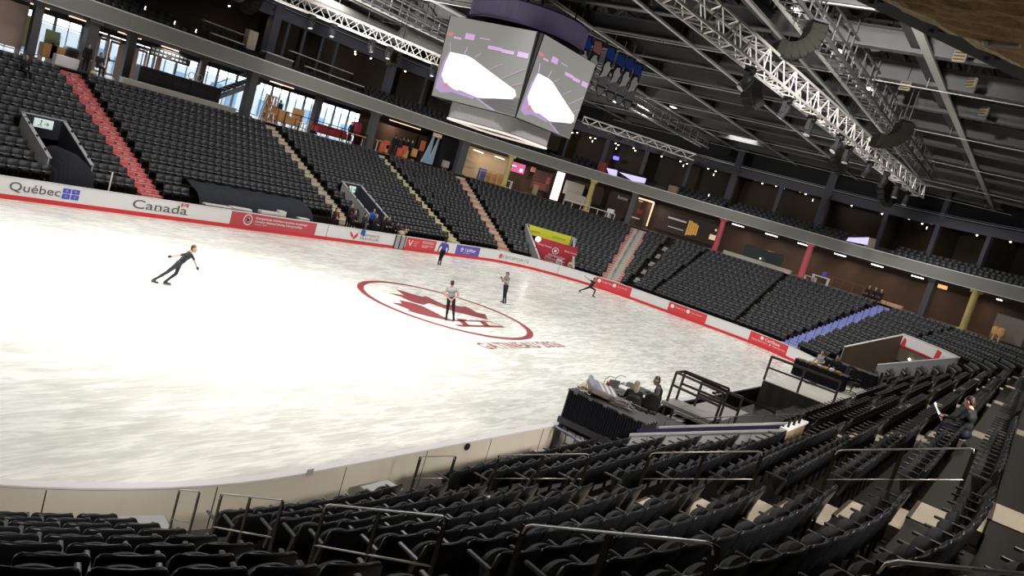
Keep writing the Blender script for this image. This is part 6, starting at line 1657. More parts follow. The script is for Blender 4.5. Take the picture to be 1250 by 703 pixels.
# 5 far skater in a lunge with an arm raised back
p = at((717, 360), 2, 0); r_, aw = screen_dirs(p); fd = r_*.75-aw*.35
J = pose(pel=(0, -.05, .66), chest=(0, -.14, .98), neck=(0, -.16, 1.15), head=(0, -.19, 1.265), face=(0, -.28, 1.25), sL=(.18, -.14, 1.08), sR=(-.16, -.10, 1.09), eL=(.26, -.22, .86), eR=(-.30, .14, 1.16), wL=(.22, -.42, .78), wR=(-.36, .40, 1.26),
         hL=(.09, -.05, .62), hR=(-.09, -.03, .62), kL=(.12, -.44, .52), kR=(-.12, .28, .38), aL=(.12, -.40, .10), aR=(-.12, .66, .12), tL=(.13, -.57, .05), tR=(-.13, .52, .05))
person('distant skater in a low lunge with one arm raised, by the red end panel', (p[0], p[1], 0), face_dir(*fd.xy), J, dict(top=DGR, sleeve=DGR, slv2=M_SKIN, fore=M_SKIN, trousers=DGR, shoe=M_BOOT), skates=True, vox=.018, hair_m=M_HAIRB)
# 6 the group behind the far boards
grp = [((405, 268), BLK_, M_HAIRD, 'with a red lanyard, first from the dark cloth'), ((424, 262), BLK_, M_HAIRD, 'taller, with a red lanyard, second from the dark cloth'), ((429, 270), DGR, M_HAIRB, 'leaning forward, third from the dark cloth'), ((440, 274), DGR, M_HAIRB, 'arms on the boards, fourth from the dark cloth'),
       ((450, 272), K(.04, .10, .42), M_HAIRB, 'in a bright blue jacket'), ((455, 275), DGR, M_HAIRF, 'holding a cup beside the blue jacket'), ((462, 279), BLK_, M_HAIRD, 'sixth from the dark cloth'), ((469, 280), BLK_, M_HAIRB, 'seventh from the dark cloth'), ((477, 284), BLK_, M_HAIRD, 'bending down by the gate')]
for i, (px, m, hm_, tx) in enumerate(grp):
    q = off((px[0], px[1]+16), .55+(.5 if i in (1, 4) else 0)); x = q[0]; o = .62+(.55 if i in (1, 4) else .05*(i % 3))
    zf = .0 if o < .9 else .0
    up_ = (0, .2, .25, .15, .1, .05, .1, .05, -.05)[i]
    J = pose(eL=(.24, -.10, 1.15), eR=(-.24, -.12, 1.15), wL=(.10, -.30, 1.10), wR=(-.12, -.32, 1.12))
    if i == 8: J = pose(chest=(0, -.2, 1.2), neck=(0, -.30, 1.36), head=(0, -.37, 1.45), face=(0, -.46, 1.40), sL=(.18, -.24, 1.3), sR=(-.18, -.24, 1.3), eL=(.25, -.40, 1.06), eR=(-.25, -.38, 1.06), wL=(.15, -.45, .98), wR=(-.15, -.45, .98))
    pr_ = person(f'person behind the far boards, {tx}', (x, HY+o, .25 if o < .9 else .45), face_dir(random.uniform(-.3, .3), -1), J, dict(top=m, sleeve=m, fore=m, trousers=BLK_, shoe=M_BOOT), vox=.024, hair='short' if i % 2 else 'long', hair_m=hm_, face=False, fingers=False, scale=(.97, 1.06, 1, .96, 1.02, .98, .98, .98, .95)[i])
    if i in (0, 1):
        mb = MB(); P_ = lambda v: MW[pr_.name] @ Vector(v); mb.bar(P_((.05, -.115, 1.43)), P_((0, -.13, 1.1)), .02); mb.bar(P_((-.05, -.115, 1.43)), P_((0, -.13, 1.1)), .02); mb.rbox(P_((0, -.135, 1.05)), (.09, .01, .11), .004); mb.build('lanyard', M_ADR, pr_)
q = off((443, 272), -.02); mb = MB(); mb.rbox((6.35+.95, HY-.03, .80), (.34, .06, .32), .05); mb.rbox((7.42, HY-.03, .68), (.12, .05, .25), .04); tag(mb.build('blue_jacket', mat('jacket_blue', (.03, .09, .45), .6)), 'bright blue jacket hung over the far boards below the group', 'clothing')
q = off((492, 285), .4); mb = MB(); mb.sphere((11.3, HY+.35, 1.02), .22, 10, s=(1.5, .8, 1)); mb.sphere((11.85, HY+.5, 1.15), .14, 8); mb.sphere((11.75, HY+.4, 1.32), .07, 6); mb.sphere((11.95, HY+.4, 1.32), .07, 6)
tag(mb.build('plush_toy', mat('plush_tan', (.50, .36, .22), .9, .1, var=.2, scale=12), smooth=True), 'tan plush toy lying on the boards beside the gate', 'toy')
# 7 kiss and cry: red backdrop, yellow strip, lamp and three people
bk = empty('interview_backdrop', (30.4, 12.6, 0), 'red interview backdrop with white marks standing in the corner tunnel', 'backdrop')
qa, qb = Vector(off((654, 288), 2.6)), Vector(off((706, 303), 2.0)); 
d = Vector(((qb-qa).x, (qb-qa).y, 0)); L = d.length; d /= L; nn = Vector((d.y, -d.x, 0)); zt = (qa.z+qb.z)/2
V = lambda u, z, t=0: Vector((qa.x, qa.y, 0))+d*(L*u)+Vector((0, 0, z))+nn*t
mb = MB(); mb.prism([V(0, .2), V(1, .2), V(1, zt), V(0, zt)], -nn*.06); mb.build('panel', mat('backdrop_red', (.42, .03, .05), .5, .3, var=.35, scale=.9), bk)
mb = MB()
for k in range(24):
    a, b_ = 2*PI*k/24, 2*PI*(k+1)/24; mb.add([V(.52+math.cos(x)*r/L, zt-.75+math.sin(x)*r, .012) for x, r in ((a, .24), (a, .29), (b_, .29), (b_, .24))], [(0, 1, 2, 3)])
mb.add([V(.52-.13/L, zt-.86, .012), V(.52+.13/L, zt-.86, .012), V(.52+.06/L, zt-.6, .012), V(.52, zt-.68, .012), V(.52-.06/L, zt-.6, .012)], [(0, 1, 2, 3, 4)])
for u, z, tx, sz in ((.38, 1.25, 'Championnats', .26), (.38, 1.52, 'nationaux canadiens', .2), (.38, 1.75, 'Canadian National', .2), (.38, 1.98, 'Championships', .2), (.07, .62, 'Patinage Canada', .2), (.72, .58, 'Skate Canada', .2)):
    vs, fs, w = text_mesh(tx, sz); mb.add([V(u+x/L, zt-z+y, .012) for x, y in vs], fs)
mb.build('print', M_ADW, bk, fix=False)
qa2, qb2 = Vector(off((645, 274), 5.0)), Vector(off((705, 292), 5.0)); d2 = Vector((qb2-qa2).xy).to_3d(); L2_ = d2.length; d2 /= L2_; n2_ = Vector((d2.y, -d2.x, 0)); z1 = (qa2.z+qb2.z)/2+.05
V2 = lambda u, z, t=0: Vector((qa2.x, qa2.y, 0))+d2*(L2_*u)+Vector((0, 0, z1-z))+n2_*(t+.2)
ys = empty('sponsor_strip', qa2, 'bright yellow lettered strip above the red interview backdrop', 'sign'); mb = MB(); mb.prism([V2(.02, .8), V2(.86, .8), V2(.86, 0), V2(.02, 0)], n2_*.03); mb.build('panel', mat('strip_yellow', (.72, .72, .05), .5), ys)
mb = MB()
for u, tx, sz in ((.08, 'Desjardins', .42), (.52, 'caisse populaire', .30)):
    vs, fs, w = text_mesh(tx, sz, shear=.2)
    mb.add([V2(u+.0, .62)+d2*x*.7+Vector((0, 0, y))+n2_*.034 for x, y in vs], fs) if False else None
for k in range(6): mb.prism([V2(.08+.03*k, .55-.03*(k % 2), .033), V2(.10+.03*k, .55, .033), V2(.10+.03*k, .35, .033), V2(.08+.03*k, .35, .033)], n2_*.004)
for k in range(9): mb.prism([V2(.5+.03*k, .52, .033), V2(.518+.03*k, .52, .033), V2(.518+.03*k, .36, .033), V2(.5+.03*k, .36, .033)], n2_*.004)
mb.build('print', mat('strip_olive', (.35, .36, .05), .5), ys)
mb = MB(); mb.prism([V2(.87, .85), V2(.98, .85), V2(.98, .05), V2(.87, .05)], n2_*.03); tag(mb.build('grey_notice', M_GREYW), 'small grey notice at the end of the yellow strip', 'sign')
q = Vector(off((657, 292), 1.6)); fl = empty('flood_lamp', (q.x, q.y, 0), 'small bright flood lamp on a stand in the corner tunnel', 'lamp'); mb = MB(); mb.tube([(q.x, q.y, 0), (q.x, q.y, q.z-.1)], .03, 6); mb.build('stand', M_STEEL, fl); mb = MB(); mb.sphere(q, .2, 12); mb.build('bulb', mat('flood_glow', (1, 1, 1), .5, emit=12, emit_col=(1, .97, .92)), fl)
for i, (px, m, hm_, tx) in enumerate((((667, 312), K(.30, .14, .12), M_HAIRB, 'person in a dull red top in front of the red backdrop'), ((681, 316), K(.45, .42, .40), M_HAIRD, 'person in a pale top beside the red backdrop centre'), ((695, 322), K(.50, .40, .26), M_HAIRF, 'person in a tan coat at the end of the red backdrop'))):
    q = off((px[0], px[1]+8), .9); person(tx, (q[0], q[1], -.15), face_dir(-q[0]+15, -q[1]+2), pose(eL=(.24, -.14, 1.15), eR=(-.24, -.1, 1.15), wL=(.1, -.3, 1.2), wR=(-.12, -.28, 1.1)), dict(top=m, sleeve=m, fore=m, trousers=BLK_, shoe=M_BOOT), vox=.026, hair='short', hair_m=hm_, face=False, fingers=False)
# 8 people at the concourse
def conc_person(px, o, tx, m, hm_=M_HAIRD, seated=False, dz=0, dirv=None, k=None):
    x, y, a, t, nrm = conc(px, o); fdv = dirv or (-nrm.x, -nrm.y)
    J = sit() if seated else pose()
    if k: k(J)
    return person(tx, (x, y, ZC+dz), face_dir(*fdv), J, dict(top=m, sleeve=m, fore=m, trousers=BLK_, shoe=M_BOOT), vox=.026, hair='short', hair_m=hm_, face=False, fingers=False)
conc_person((103, 84), 11.7, 'person in a long dark coat standing at the head of the red stairs', BLK_, dz=-.1)
conc_person((119, 88), 11.9, 'person seated low beside the dark coat at the head of the red stairs', DGR, M_HAIRB, True)
x, y, a, t, nrm = conc((113, 94), 11.2); mb = MB(); mb.sphere((x, y, ZC+.1), .2, 10, s=(1, 1, .9)); tag(mb.build('pale_bundle', mat('bundle_cream', (.55, .5, .4), .8), smooth=True), 'pale rounded bag at the feet of the dark coat', 'bag')
conc_person((65, 60), 13.6, 'attendant in dark clothes seated behind the orange desks', BLK_, M_HAIRD, True, .35)
conc_person((339, 140), 12.9, 'person in dark clothes standing behind the wooden crates', DGR)
for i, (px, o, m) in enumerate((((481, 176), 12.2, BLK_), ((487, 178), 12.8, DGR), ((491, 180), 13.2, BLK_), ((496, 182), 13.0, BLK_), ((501, 184), 13.4, DGR))):
    conc_person(px, o, f'person in dark clothes in the snack queue, {ordinal(i+1)} from the red boxes', m, (M_HAIRD, M_HAIRB)[i % 2], dirv=(math.cos(i), math.sin(i)))
conc_person((428, 160), 12.4, 'person in dark clothes bending over the red sofas', BLK_)
for i, px in enumerate(((1061, 352), (1069, 354), (1076, 356))):
    x, y, a, t, nrm = conc(px, 11.2); zz = zrow(12)
    person(f'person in black seated in the top row under the brown wall, {ordinal(i+1)} of three', (x, y, zz+.12), face_dir(-nrm.x, -nrm.y), sit(), dict(top=BLK_, sleeve=BLK_, fore=BLK_, trousers=BLK_, shoe=M_BOOT), vox=.026, hair_m=M_HAIRF, hair='short', face=False, fingers=False)
# someone low among the far seats
q = off((29, 73), 9.6); person('person hidden low among the top far seats with only face and hand showing', (q[0], q[1]-.25, zrow(11)-.42), face_dir(.2, -1), sit(), dict(top=BLK_, sleeve=BLK_, fore=BLK_, trousers=BLK_, shoe=M_BOOT), vox=.026, hair='none', face=False, fingers=False)
# 9 the man in the near stand with papers
k9 = 9; o9 = OS+DR*k9; x9, y9 = -11.9, -22.06
J = sit(chest=(0, .02, .93), neck=(.0, -.03, 1.10), head=(.0, -.08, 1.21), face=(.0, -.18, 1.17), sL=(.18, .0, 1.03), sR=(-.18, .0, 1.03), eL=(.24, -.14, .80), eR=(-.23, -.14, .80), wL=(.14, -.38, .76), wR=(-.10, -.40, .76), pnL=(0, 0, 1), pnR=(0, 0, 1), kL=(.14, -.36, .58), kR=(-.12, -.36, .58))
person('man in dark clothes seated in the near stand, leaning over papers', (x9, y9, zrow(k9)), face_dir(.25, 1), J, dict(top=K(.01, .012, .012), sleeve=K(.01, .012, .012), fore=K(.01, .012, .012), trousers=K(.014, .016, .03), shoe=M_BOOT), vox=.0135, hair='short', hair_m=mat('hair_auburn', (.026, .013, .008), .6, .3), scale=1.0)
pm = MB(); q = Vector((x9+.10, y9+.56, zrow(k9)+.80)); pm.rbox(q, (.30, .40, .012), .004, .2, M=Matrix.Rotation(.9, 3, 'X')); tag(pm.build('paper_sheet', mat('paper', (.80, .78, .74), .6)), 'white sheets held by the man in the near stand', 'paper')
pm = MB(); pm.rbox((x9-.55, y9+.5, zrow(k9)+.12), (.35, .3, .24), .05); tag(pm.build('cream_bag', mat('bag_cream', (.52, .46, .38), .7)), 'cream bag on the floor by the man with papers', 'bag')
# ================================================================== music desk, officials' stage and lights
def skirt(mb, pts, z0, z1, closed=False, amp=.025, pitch=.075):
    """pleated cloth hanging along a path"""
    pts = [Vector(p).to_3d() if len(p) == 2 else Vector(p) for p in pts]; vs = []; n = 0
    for i in range(len(pts)-1):
        a, b = pts[i], pts[i+1]; L = (b-a).length; d = (b-a)/L; s = Vector((d.y, -d.x, 0)); m = max(2, int(L/pitch*2))
        for k in range(m+(1 if i == len(pts)-2 else 0)):
            q = a+d*(L*k/m)+s*(amp*(1 if k % 2 else -1))
            vs.append((q.x, q.y)); 
    n = len(vs); V_ = [(x, y, z1) for x, y in vs]+[(x*1, y*1, z0) for x, y in vs]
    mb.add(V_, [(k, k+1, n+k+1, n+k) for k in range(n-1)])
M_SKIRT = mat('skirt_black', (.014, .014, .020), .7, .25, var=.2, scale=9)
M_DECK = mat('stage_deck', (.30, .28, .26), .5, .35, var=.3, scale=2.5)
# music riser and desk
zr = 1.22; xr0, xr1, yr0, yr1 = -12.15, -7.2, -15.6, -13.2
rs = empty('music_riser', (xr0, yr0, 0), 'dark riser carrying the music desk beside the near boards', 'platform')
mb = MB(); mb.box(((xr0+xr1)/2, (yr0+yr1)/2, zr-.08), (xr1-xr0, yr1-yr0, .16)); mb.build('deck', M_BEAMD, rs)
for x in (xr0+.1, xr1-.1, (xr0+xr1)/2):
    for y in (yr0+.1, yr1-.1): mb = MB(); mb.bar((x, y, -.05), (x, y, zr-.1), .09); mb.build('leg', M_STEEL, rs)
zt = 2.0
def table(name, label, x0, x1, y0, y1, z0, z1, sides):
    t = empty(name, ((x0+x1)/2, (y0+y1)/2, z0), label, 'table'); mb = MB(); mb.rbox(((x0+x1)/2, (y0+y1)/2, z1-.02), (x1-x0, y1-y0, .04), .01); mb.build('tabletop', M_BEAMD, t)
    for x in (x0+.08, x1-.08):
        for y in (y0+.08, y1-.08): mb = MB(); mb.bar((x, y, z0), (x, y, z1-.03), .04); mb.build('leg', M_STEEL, t)
    mb = MB(); c = dict(w=((x0, y1), (x0, y0)), s=((x0, y0), (x1, y0)), n=((x1, y1), (x0, y1)), e=((x1, y0), (x1, y1)))
    for s in sides: skirt(mb, c[s], z0+.02, z1-.04)
    mb.build('skirt', M_SKIRT, t)
    mb = MB()
    for s in sides:
        a, b = c[s]; 
        for k in range(5): q = Vector(a)+(Vector(b)-Vector(a))*((k+.5)/5); mb.box((q.x, q.y, z1-.03), (.10, .10, .05))
    mb.build('clip', M_BEAM, t)
    return t
table('music_desk', 'table with a pleated black skirt holding the sound mixer', -12.1, -11.2, -15.5, -13.25, zr, zt, 'wns')
table('music_desk', 'second skirted table of the music desk along the boards', -11.15, -8.3, -14.0, -13.25, zr, zt, 'n')
# mixing console and clutter
mx = empty('mixing_console', (-11.3, -13.75, zt), 'sloped grey mixing console on the music desk', 'console')
ct = Vector((-11.35, -13.85, zt+.14)); T = Matrix.Rotation(R(-12), 3, 'Z') @ Matrix.Rotation(R(14), 3, 'X')
T = Matrix.Rotation(R(35), 3, 'Z') @ Matrix.Rotation(R(9), 3, 'X')
mb = MB(); mb.rbox(ct, (1.15, .80, .15), .03, M=T); mb.build('body', mat('console_brown', (.20, .165, .15), .5), mx)
mb = MB(); mb.box(ct+T @ Vector((0, .02, .08)), (1.05, .70, .015), M=T); mb.build('face_plate', mat('console_face', (.26, .26, .30), .35), mx)
mb = MB(); mb.rbox(ct+T @ Vector((0, .36, .11)), (1.05, .10, .12), .02, M=T); mb.build('meter_bridge', mat('console_screen', (.20, .22, .28), .3, emit=.12, emit_col=(.6, .65, .9)), mx)
mb = MB()
for i in range(14):
    for j_ in range(3): mb.box(ct+T @ Vector((-.47+.072*i, -.24+.16*j_, .095)), (.022, .05, .03), M=T)
mb.build('faders', M_ADW, mx)
cl_ = [('laptop', (-10.1, -13.65), (.36, .26, .03), 'open dark laptop on the music desk', M_BEAM), ('cable_heap', (-11.85, -13.6), (.5, .45, .22), 'heap of cables at the corner of the music desk', M_STB), ('cable_heap', (-11.65, -14.6), (.6, .9, .20), 'heap of adapters along the edge of the music desk', mat('cable_mix', (.22, .2, .2), .5, var=.6, scale=30)), ('paper_stack', (-9.5, -13.6), (.4, .3, .05), 'stack of papers on the music desk', M_ADW), ('red_binder', (-10.0, -13.35), (.22, .12, .12), 'small pinkish red box behind the laptop', M_ADR), ('walkie_talkie', (-10.6, -13.9), (.12, .2, .06), 'black radio handset on the music desk', M_BLACK), ('drink_cup', (-9.2, -13.5), (.09, .09, .14), 'white paper cup on the music desk', M_ADW)]
for nm, (x, y), s_, lb, m in cl_:
    mb = MB()
    if nm == 'cable_heap':
        for k in range(9):
            c_ = Vector((x, y, zt+.03)); mb.tube([c_+Vector((random.uniform(-.5, .5)*s_[0], random.uniform(-.5, .5)*s_[1], random.uniform(0, s_[2]))) for _ in range(6)], .012, 5)
    elif nm == 'drink_cup': mb.lathe([(.03, 0), (.045, .13)], (x, y, zt), 10)
    elif nm == 'laptop': mb.rbox((x, y, zt+.012), s_, .006, -.5); mb.rbox((x+.08, y+.12, zt+.13), (.36, .02, .24), .006, -.5)
    else: mb.rbox((x, y, zt+s_[2]/2), s_, .01, random.uniform(-.5, .5))
    tag(mb.build(nm, m), lb, 'equipment' if nm not in ('paper_stack', 'drink_cup') else nm.split('_')[-1])
mb = MB()
for x in (-10.3, -9.6): mb.tube([(x, -13.35, zt), (x, -13.35, zt+.22), (x+.1, -13.42, zt+.34), (x+.28, -13.5, zt+.30)], .01, 5)
tag(mb.build('gooseneck_microphone', M_STEEL), 'thin gooseneck microphones bent over the music desk', 'microphone')
mb = MB(); pts = [(-12.2, -13.2, .95), (-12.25, -13.6, .9), (-12.2, -14.2, .88), (-12.05, -14.9, .93), (-11.9, -15.5, .9), (-11.7, -15.9, 1.1)]
mb.tube([Vector(p) for p in pts], .03, 6); mb.tube([Vector(p)+Vector((-.08, -.15, .06*math.sin(i*2))) for i, p in enumerate(pts)], .025, 6); tag(mb.build('cable_bundle', mat('cable_lilac', (.28, .28, .42), .4)), 'pale blue cables drooping below the black desk skirt', 'cable')
def office_chair(label, x, y, z, rz, m=None):
    t = empty('office_chair', (x, y, z), label, 'chair', None, rz); m = m or mat('office_black', (.022, .022, .024), .55, .35); T = Matrix.Rotation(rz, 3, 'Z'); P_ = lambda a, b, c: Vector((x, y, z))+T @ Vector((a, b, c))
    mb = MB(); mb.rbox(P_(0, 0, .47), (.48, .46, .09), .04, rz); mb.build('seat', m, t)
    mb = MB(); n = 6; vs = []
    for s in (0, .05):
        for j_ in range(n+1):
            for i in range(n+1):
                u, v = i/n*2-1, j_/n; hw = .235*(1-.25*v**3); vs.append(P_(u*hw, .20+.10*v-.05*u*u+s, .55+.50*v-.06*abs(u)**3*v))
    q = lambda s, j_, i: s*(n+1)**2+j_*(n+1)+i; fs = []
    for j_ in range(n):
        for i in range(n): fs += [(q(0, j_, i), q(0, j_, i+1), q(0, j_+1, i+1), q(0, j_+1, i)), (q(1, j_, i), q(1, j_+1, i), q(1, j_+1, i+1), q(1, j_, i+1))]
    for k in range(n): fs += [(q(0, n, k), q(0, n, k+1), q(1, n, k+1), q(1, n, k)), (q(0, k, 0), q(0, k+1, 0), q(1, k+1, 0), q(1, k, 0)), (q(0, k, n), q(1, k, n), q(1, k+1, n), q(0, k+1, n)), (q(0, 0, k), q(1, 0, k), q(1, 0, k+1), q(0, 0, k+1))]
    mb.add(vs, fs); mb.build('backrest', m, t, smooth=True)
    mb = MB(); mb.bar(P_(0, .2, .45), P_(0, .26, .65), .06, .02); mb.tube([P_(0, 0, .08), P_(0, 0, .44)], .03, 8)
    for k in range(5): a = 2*PI*k/5; mb.bar(P_(0, 0, .09), P_(.27*math.cos(a), .27*math.sin(a), .05), .04, .03); mb.sphere(P_(.27*math.cos(a), .27*math.sin(a), .03), .03, 6)
    mb.build('base', M_STEEL, t)
    for s in (-1, 1): mb = MB(); mb.tube([P_(s*.25, .08, .48), P_(s*.28, .08, .66), P_(s*.28, -.16, .68)], .022, 6); mb.build('armrest', m, t)
    return t
office_chair('black office chair holding the person with ash blond hair', -10.6, -14.42, zr, face_dir(.85, .5))
office_chair('empty black office chair at the music desk', -9.45, -14.5, zr, face_dir(.85, .45))
# the two people at the desk
person('person with long ash blond hair in black seated at the music desk', (-10.6, -14.42, zr+.04), face_dir(.85, .5), sit(wL=(.12, -.30, .74), wR=(-.14, -.28, .74), face=(.0, -.08, 1.19)), dict(top=BLK_, sleeve=BLK_, fore=BLK_, trousers=BLK_, shoe=M_BOOT), vox=.015, hair='long', hair_m=M_HAIRF, scale=1.0)
pd = person('person in a dark jacket with headphones leaning at the music desk', (-8.6, -14.35, zr), face_dir(-.4, 1), sit(chest=(0, -.02, .92), neck=(0, -.1, 1.09), head=(0, -.16, 1.2), face=(.03, -.26, 1.17), sL=(.18, -.05, 1.03), sR=(-.18, -.05, 1.03), wL=(.12, -.40, .74), wR=(-.30, -.34, .74)), dict(top=DGR, sleeve=K(.16, .16, .16), fore=K(.16, .16, .16), trousers=BLK_, shoe=M_BOOT), vox=.015, hair='short', hair_m=M_HAIRD)
P_ = lambda v: MW[pd.name] @ Vector(v); mb = MB(); mb.tube([P_((.10*math.cos(a), -.15, 1.24+.13*math.sin(a))) for a in np.linspace(0, PI, 9)], .016, 6)
for s in (-1, 1): mb.sphere(P_((s*.098, -.15, 1.21)), .042, 8)
mb.build('headphones', M_GREYW, pd)
# dark timber railing frames between the desk and the stage
M_FRAME = mat('frame_brown', (.06, .045, .038), .5, .4, var=.2, scale=5)
def on(px, z): return Vector(at(px, 2, z))
fr = empty('railing_frame', on((835, 500), .9), 'dark brown railing frame of the camera step beside the music desk', 'railing')
# posts stand on a low step at z .9; rails run along the boards and outwards
zf = 1.35
A_, B_, C_ = on((838, 462), zf+1.05), on((885, 506), zf+1.05), on((926, 503), zf+.2)
f0 = Vector((-6.0, -13.75, 0)); f1 = Vector((-6.3, -15.5, 0)); f2 = Vector((-5.2, -13.75, 0)); f3 = Vector((-5.2, -15.3, 0))
up = lambda v, z: Vector((v.x, v.y, z))
for v in (f0, f1, f2, f3): mb = MB(); mb.bar(up(v, .0), up(v, zf+1.05), .065); mb.build('post', M_FRAME, fr)
for a, b in ((f0, f1), (f2, f3)):
    for z in (zf+1.05, zf+.62): mb = MB(); mb.bar(up(a, z), up(b, z), .05, .075); mb.build('rail', M_FRAME, fr)
mb = MB(); mb.bar(up(f0, zf+1.05), up(f2, zf+1.05), .05, .075); mb.build('rail', M_FRAME, fr)
mb = MB(); mb.box((-5.65, -14.5, zf), (1.1, 1.7, .12)); mb.build('deck', M_DECK, fr)
fr2 = empty('railing_frame', (-3.6, -14.2, .0), 'second dark brown railing frame with a low grey deck before the stage', 'railing')
g0, g1 = Vector((-3.3, -13.8, 0)), Vector((-3.3, -15.3, 0)); g2 = Vector((-.8, -15.9, 0))
for v in (g0, g1): mb = MB(); mb.bar(up(v, 0), up(v, 1.95), .07); mb.build('post', M_FRAME, fr2)
for z in (1.95, 1.5): mb = MB(); mb.bar(up(g0, z), up(g1, z), .07, .10); mb.build('rail', M_FRAME, fr2)
mb = MB(); mb.bar(up(f2, 2.36), up(g2, 1.45), .06, .09); mb.build('rail', M_FRAME, fr2); mb = MB(); mb.bar(up(g2, 0), up(g2, 1.45), .07); mb.build('post', M_FRAME, fr2)
mb = MB(); mb.box((-2.0, -14.4, .80), (4.6, 2.0, .10)); mb.box((-4.2, -14.4, .58), (.9, 2.0, .10)); mb.build('deck', M_DECK, fr2)
mb = MB(); mb.box((-2.0, -15.42, .38), (5.6, .05, .80)); mb.build('front_board', mat('riser_tan', (.26, .19, .14), .6, var=.2, scale=3), fr2)
mb = MB(); mb.box((-8.1, -15.55, .75), (.16, .16, 1.5)); tag(mb.build('cream_post', mat('post_cream', (.62, .55, .42), .5)), 'short cream post behind the white tunnel wall', 'post')
mb = MB(); mb.box((-.8, -15.6, .75), (.10, .10, .8)); tag(mb.build('cream_post', MATS['post_cream']), 'short cream post at the foot of the officials stage', 'post')
# black drape hung along the inside of the near boards' back
mb = MB(); skirt(mb, ((9.0, -13.21), (-7.0, -13.21)), -.02, .88, pitch=.16, amp=.03); tag(mb.build('board_drape', M_SKIRT), 'black pleated drape along the back of the near boards', 'drape')
mb = MB(); mb.rbox((7.0-6.2, -13.1, BH+.04), (.22, .12, .08), .02); mb.rbox((1.25, -13.1, BH+.04), (.22, .12, .08), .02); tag(mb.build('black_gloves', M_BLACK), 'pair of black gloves lying on the near boards', 'gloves')
gp = empty('gate_panel', (-11.95, -13.3, 0), 'white board panel turned outwards beside the music desk, hung with cables', 'panel'); mb = MB(); mb.bar((-11.9, -13.22, .46), (-12.2, -14.95, .46), .06, .94); mb.build('panel', M_ADW, gp); mb = MB()
for k in range(3): mb.tube([Vector((-11.98-.05*k, -13.5-.3*k, .95)), Vector((-12.05-.05*k, -13.55-.3*k, .5)), Vector((-12.02-.05*k, -13.8-.3*k, .2)), Vector((-12.1-.05*k, -14.0-.3*k, .93))], .012, 5)
mb.build('cable', M_STEEL, gp)
# officials' stage
xs0, xs1, ys0, ys1, zs = 3.4, 14.6, -16.95, -14.1, 1.8
sg = empty('officials_stage', ((xs0+xs1)/2, (ys0+ys1)/2, 0), 'raised officials stage with a pale deck behind the near boards', 'stage')
mb = MB(); mb.box(((xs0+xs1)/2, (ys0+ys1)/2, zs-.06), (xs1-xs0, ys1-ys0, .12)); mb.build('deck', mat('stage_pale', (.66, .62, .57), .45, .4, var=.25, scale=2), sg)
for x in (xs0+.1, 7, 10.8, xs1-.1):
    for y in (ys0+.1, ys1-.1): mb = MB(); mb.bar((x, y, -.05), (x, y, zs-.1), .1); mb.build('leg', M_STEEL, sg)
mb = MB(); skirt(mb, ((xs0-.03, ys1), (xs0-.03, ys0)), .25, zs-.02, amp=.015, pitch=.5); skirt(mb, ((xs0, ys0-.03), (xs1, ys0-.03)), .6, zs-.02, amp=.02, pitch=.3); mb.build('skirt', mat('stage_skirt', (.032, .030, .025), .8, .2, var=.25, scale=4), sg)
mb = MB()
for z, w in ((zs+1.02, .10), (zs+.55, .07)): mb.bar((xs0+.05, ys1, z), (xs0+.05, ys0, z), .06, w)
mb.build('guard_rail', M_FRAME, sg)
for y in (ys1, (ys0+ys1)/2, ys0): mb = MB(); mb.bar((xs0+.05, y, zs), (xs0+.05, y, zs+1.05), .08); mb.build('post', M_FRAME, sg)
mb = MB(); mb.bar((xs0, ys0-.02, zs-.02), (xs1, ys0-.02, zs-.02), .05, .10); mb.build('edge_trim', M_BLACK, sg)
mb = MB(); mb.bar((xs1-.05, ys0+.1, .6), (xs1-.05, ys0+.1, zs+.9), .1); mb.build('corner_post', M_BLACK, sg)
# long skirted tables on the stage
table('officials_table', 'long black skirted table across the officials stage facing the ice', 8.2, 9.0, -16.3, -14.0, zs, zs+.78, 'wns')
table('officials_table', 'black skirted table along the far side of the officials stage', 12.6, 13.4, -16.85, -14.2, zs, zs+.82, 'wse')
for i in range(7):
    mb = MB(); x, y = 8.6+random.uniform(-.25, .25), -14.2-.28*i; mb.rbox((x, y, zs+.81), (.28, .2, .04+.05*(i % 3)), .01, random.uniform(0, 1)); tag(mb.build('paper_stack', M_ADW if i % 2 else M_BOXO), f'small pile of papers on the skirted officials table, {ordinal(i+1)} from the ice', 'papers')
for i, (x, y, rz) in enumerate(((10.4, -14.62, face_dir(-1, .25)-PI), (10.55, -15.32, face_dir(-1, .25)-PI), (9.4, -16.5, R(150)), (11.3, -16.0, R(-100)))):
    office_chair(f'black office chair on the officials stage, {["beside the first official", "beside the second official", "standing apart with its back turned", "behind the officials"][i]}', x, y, zs, rz+PI)
for i, (x, y) in enumerate(((10.35, -14.6), (10.5, -15.3))):
    person(('official in a white and black top seated at the skirted table nearer the ice', 'official in black seated second at the skirted table')[i], (x, y, zs), face_dir(-1, .25), sit(wL=(.16, -.34, .76), wR=(-.12, -.34, .78)), dict(top=BLK_ if i else K(.4, .38, .38), sleeve=BLK_, fore=BLK_ if i else K(.5, .48, .48), trousers=BLK_, shoe=M_BOOT), vox=.018, hair='short', hair_m=(M_HAIRB, mat('hair_auburn', (.07, .032, .018)))[i], face=True, fingers=False)
for i, (x, y) in enumerate(((11.3, -15.9), (11.8, -16.3), (12.1, -15.5), (7.2, -15.2))):
    mb = MB(); mb.tube([Vector((x+random.uniform(-.3, .3), y+random.uniform(-.25, .25), zs+.03+random.uniform(0, .12))) for _ in range(7)], .03, 6); tag(mb.build('cable_coil', M_BLACK if i % 2 else M_BEAM), f'tangle of cables on the officials stage deck, {ordinal(i+1)} of four', 'cable')
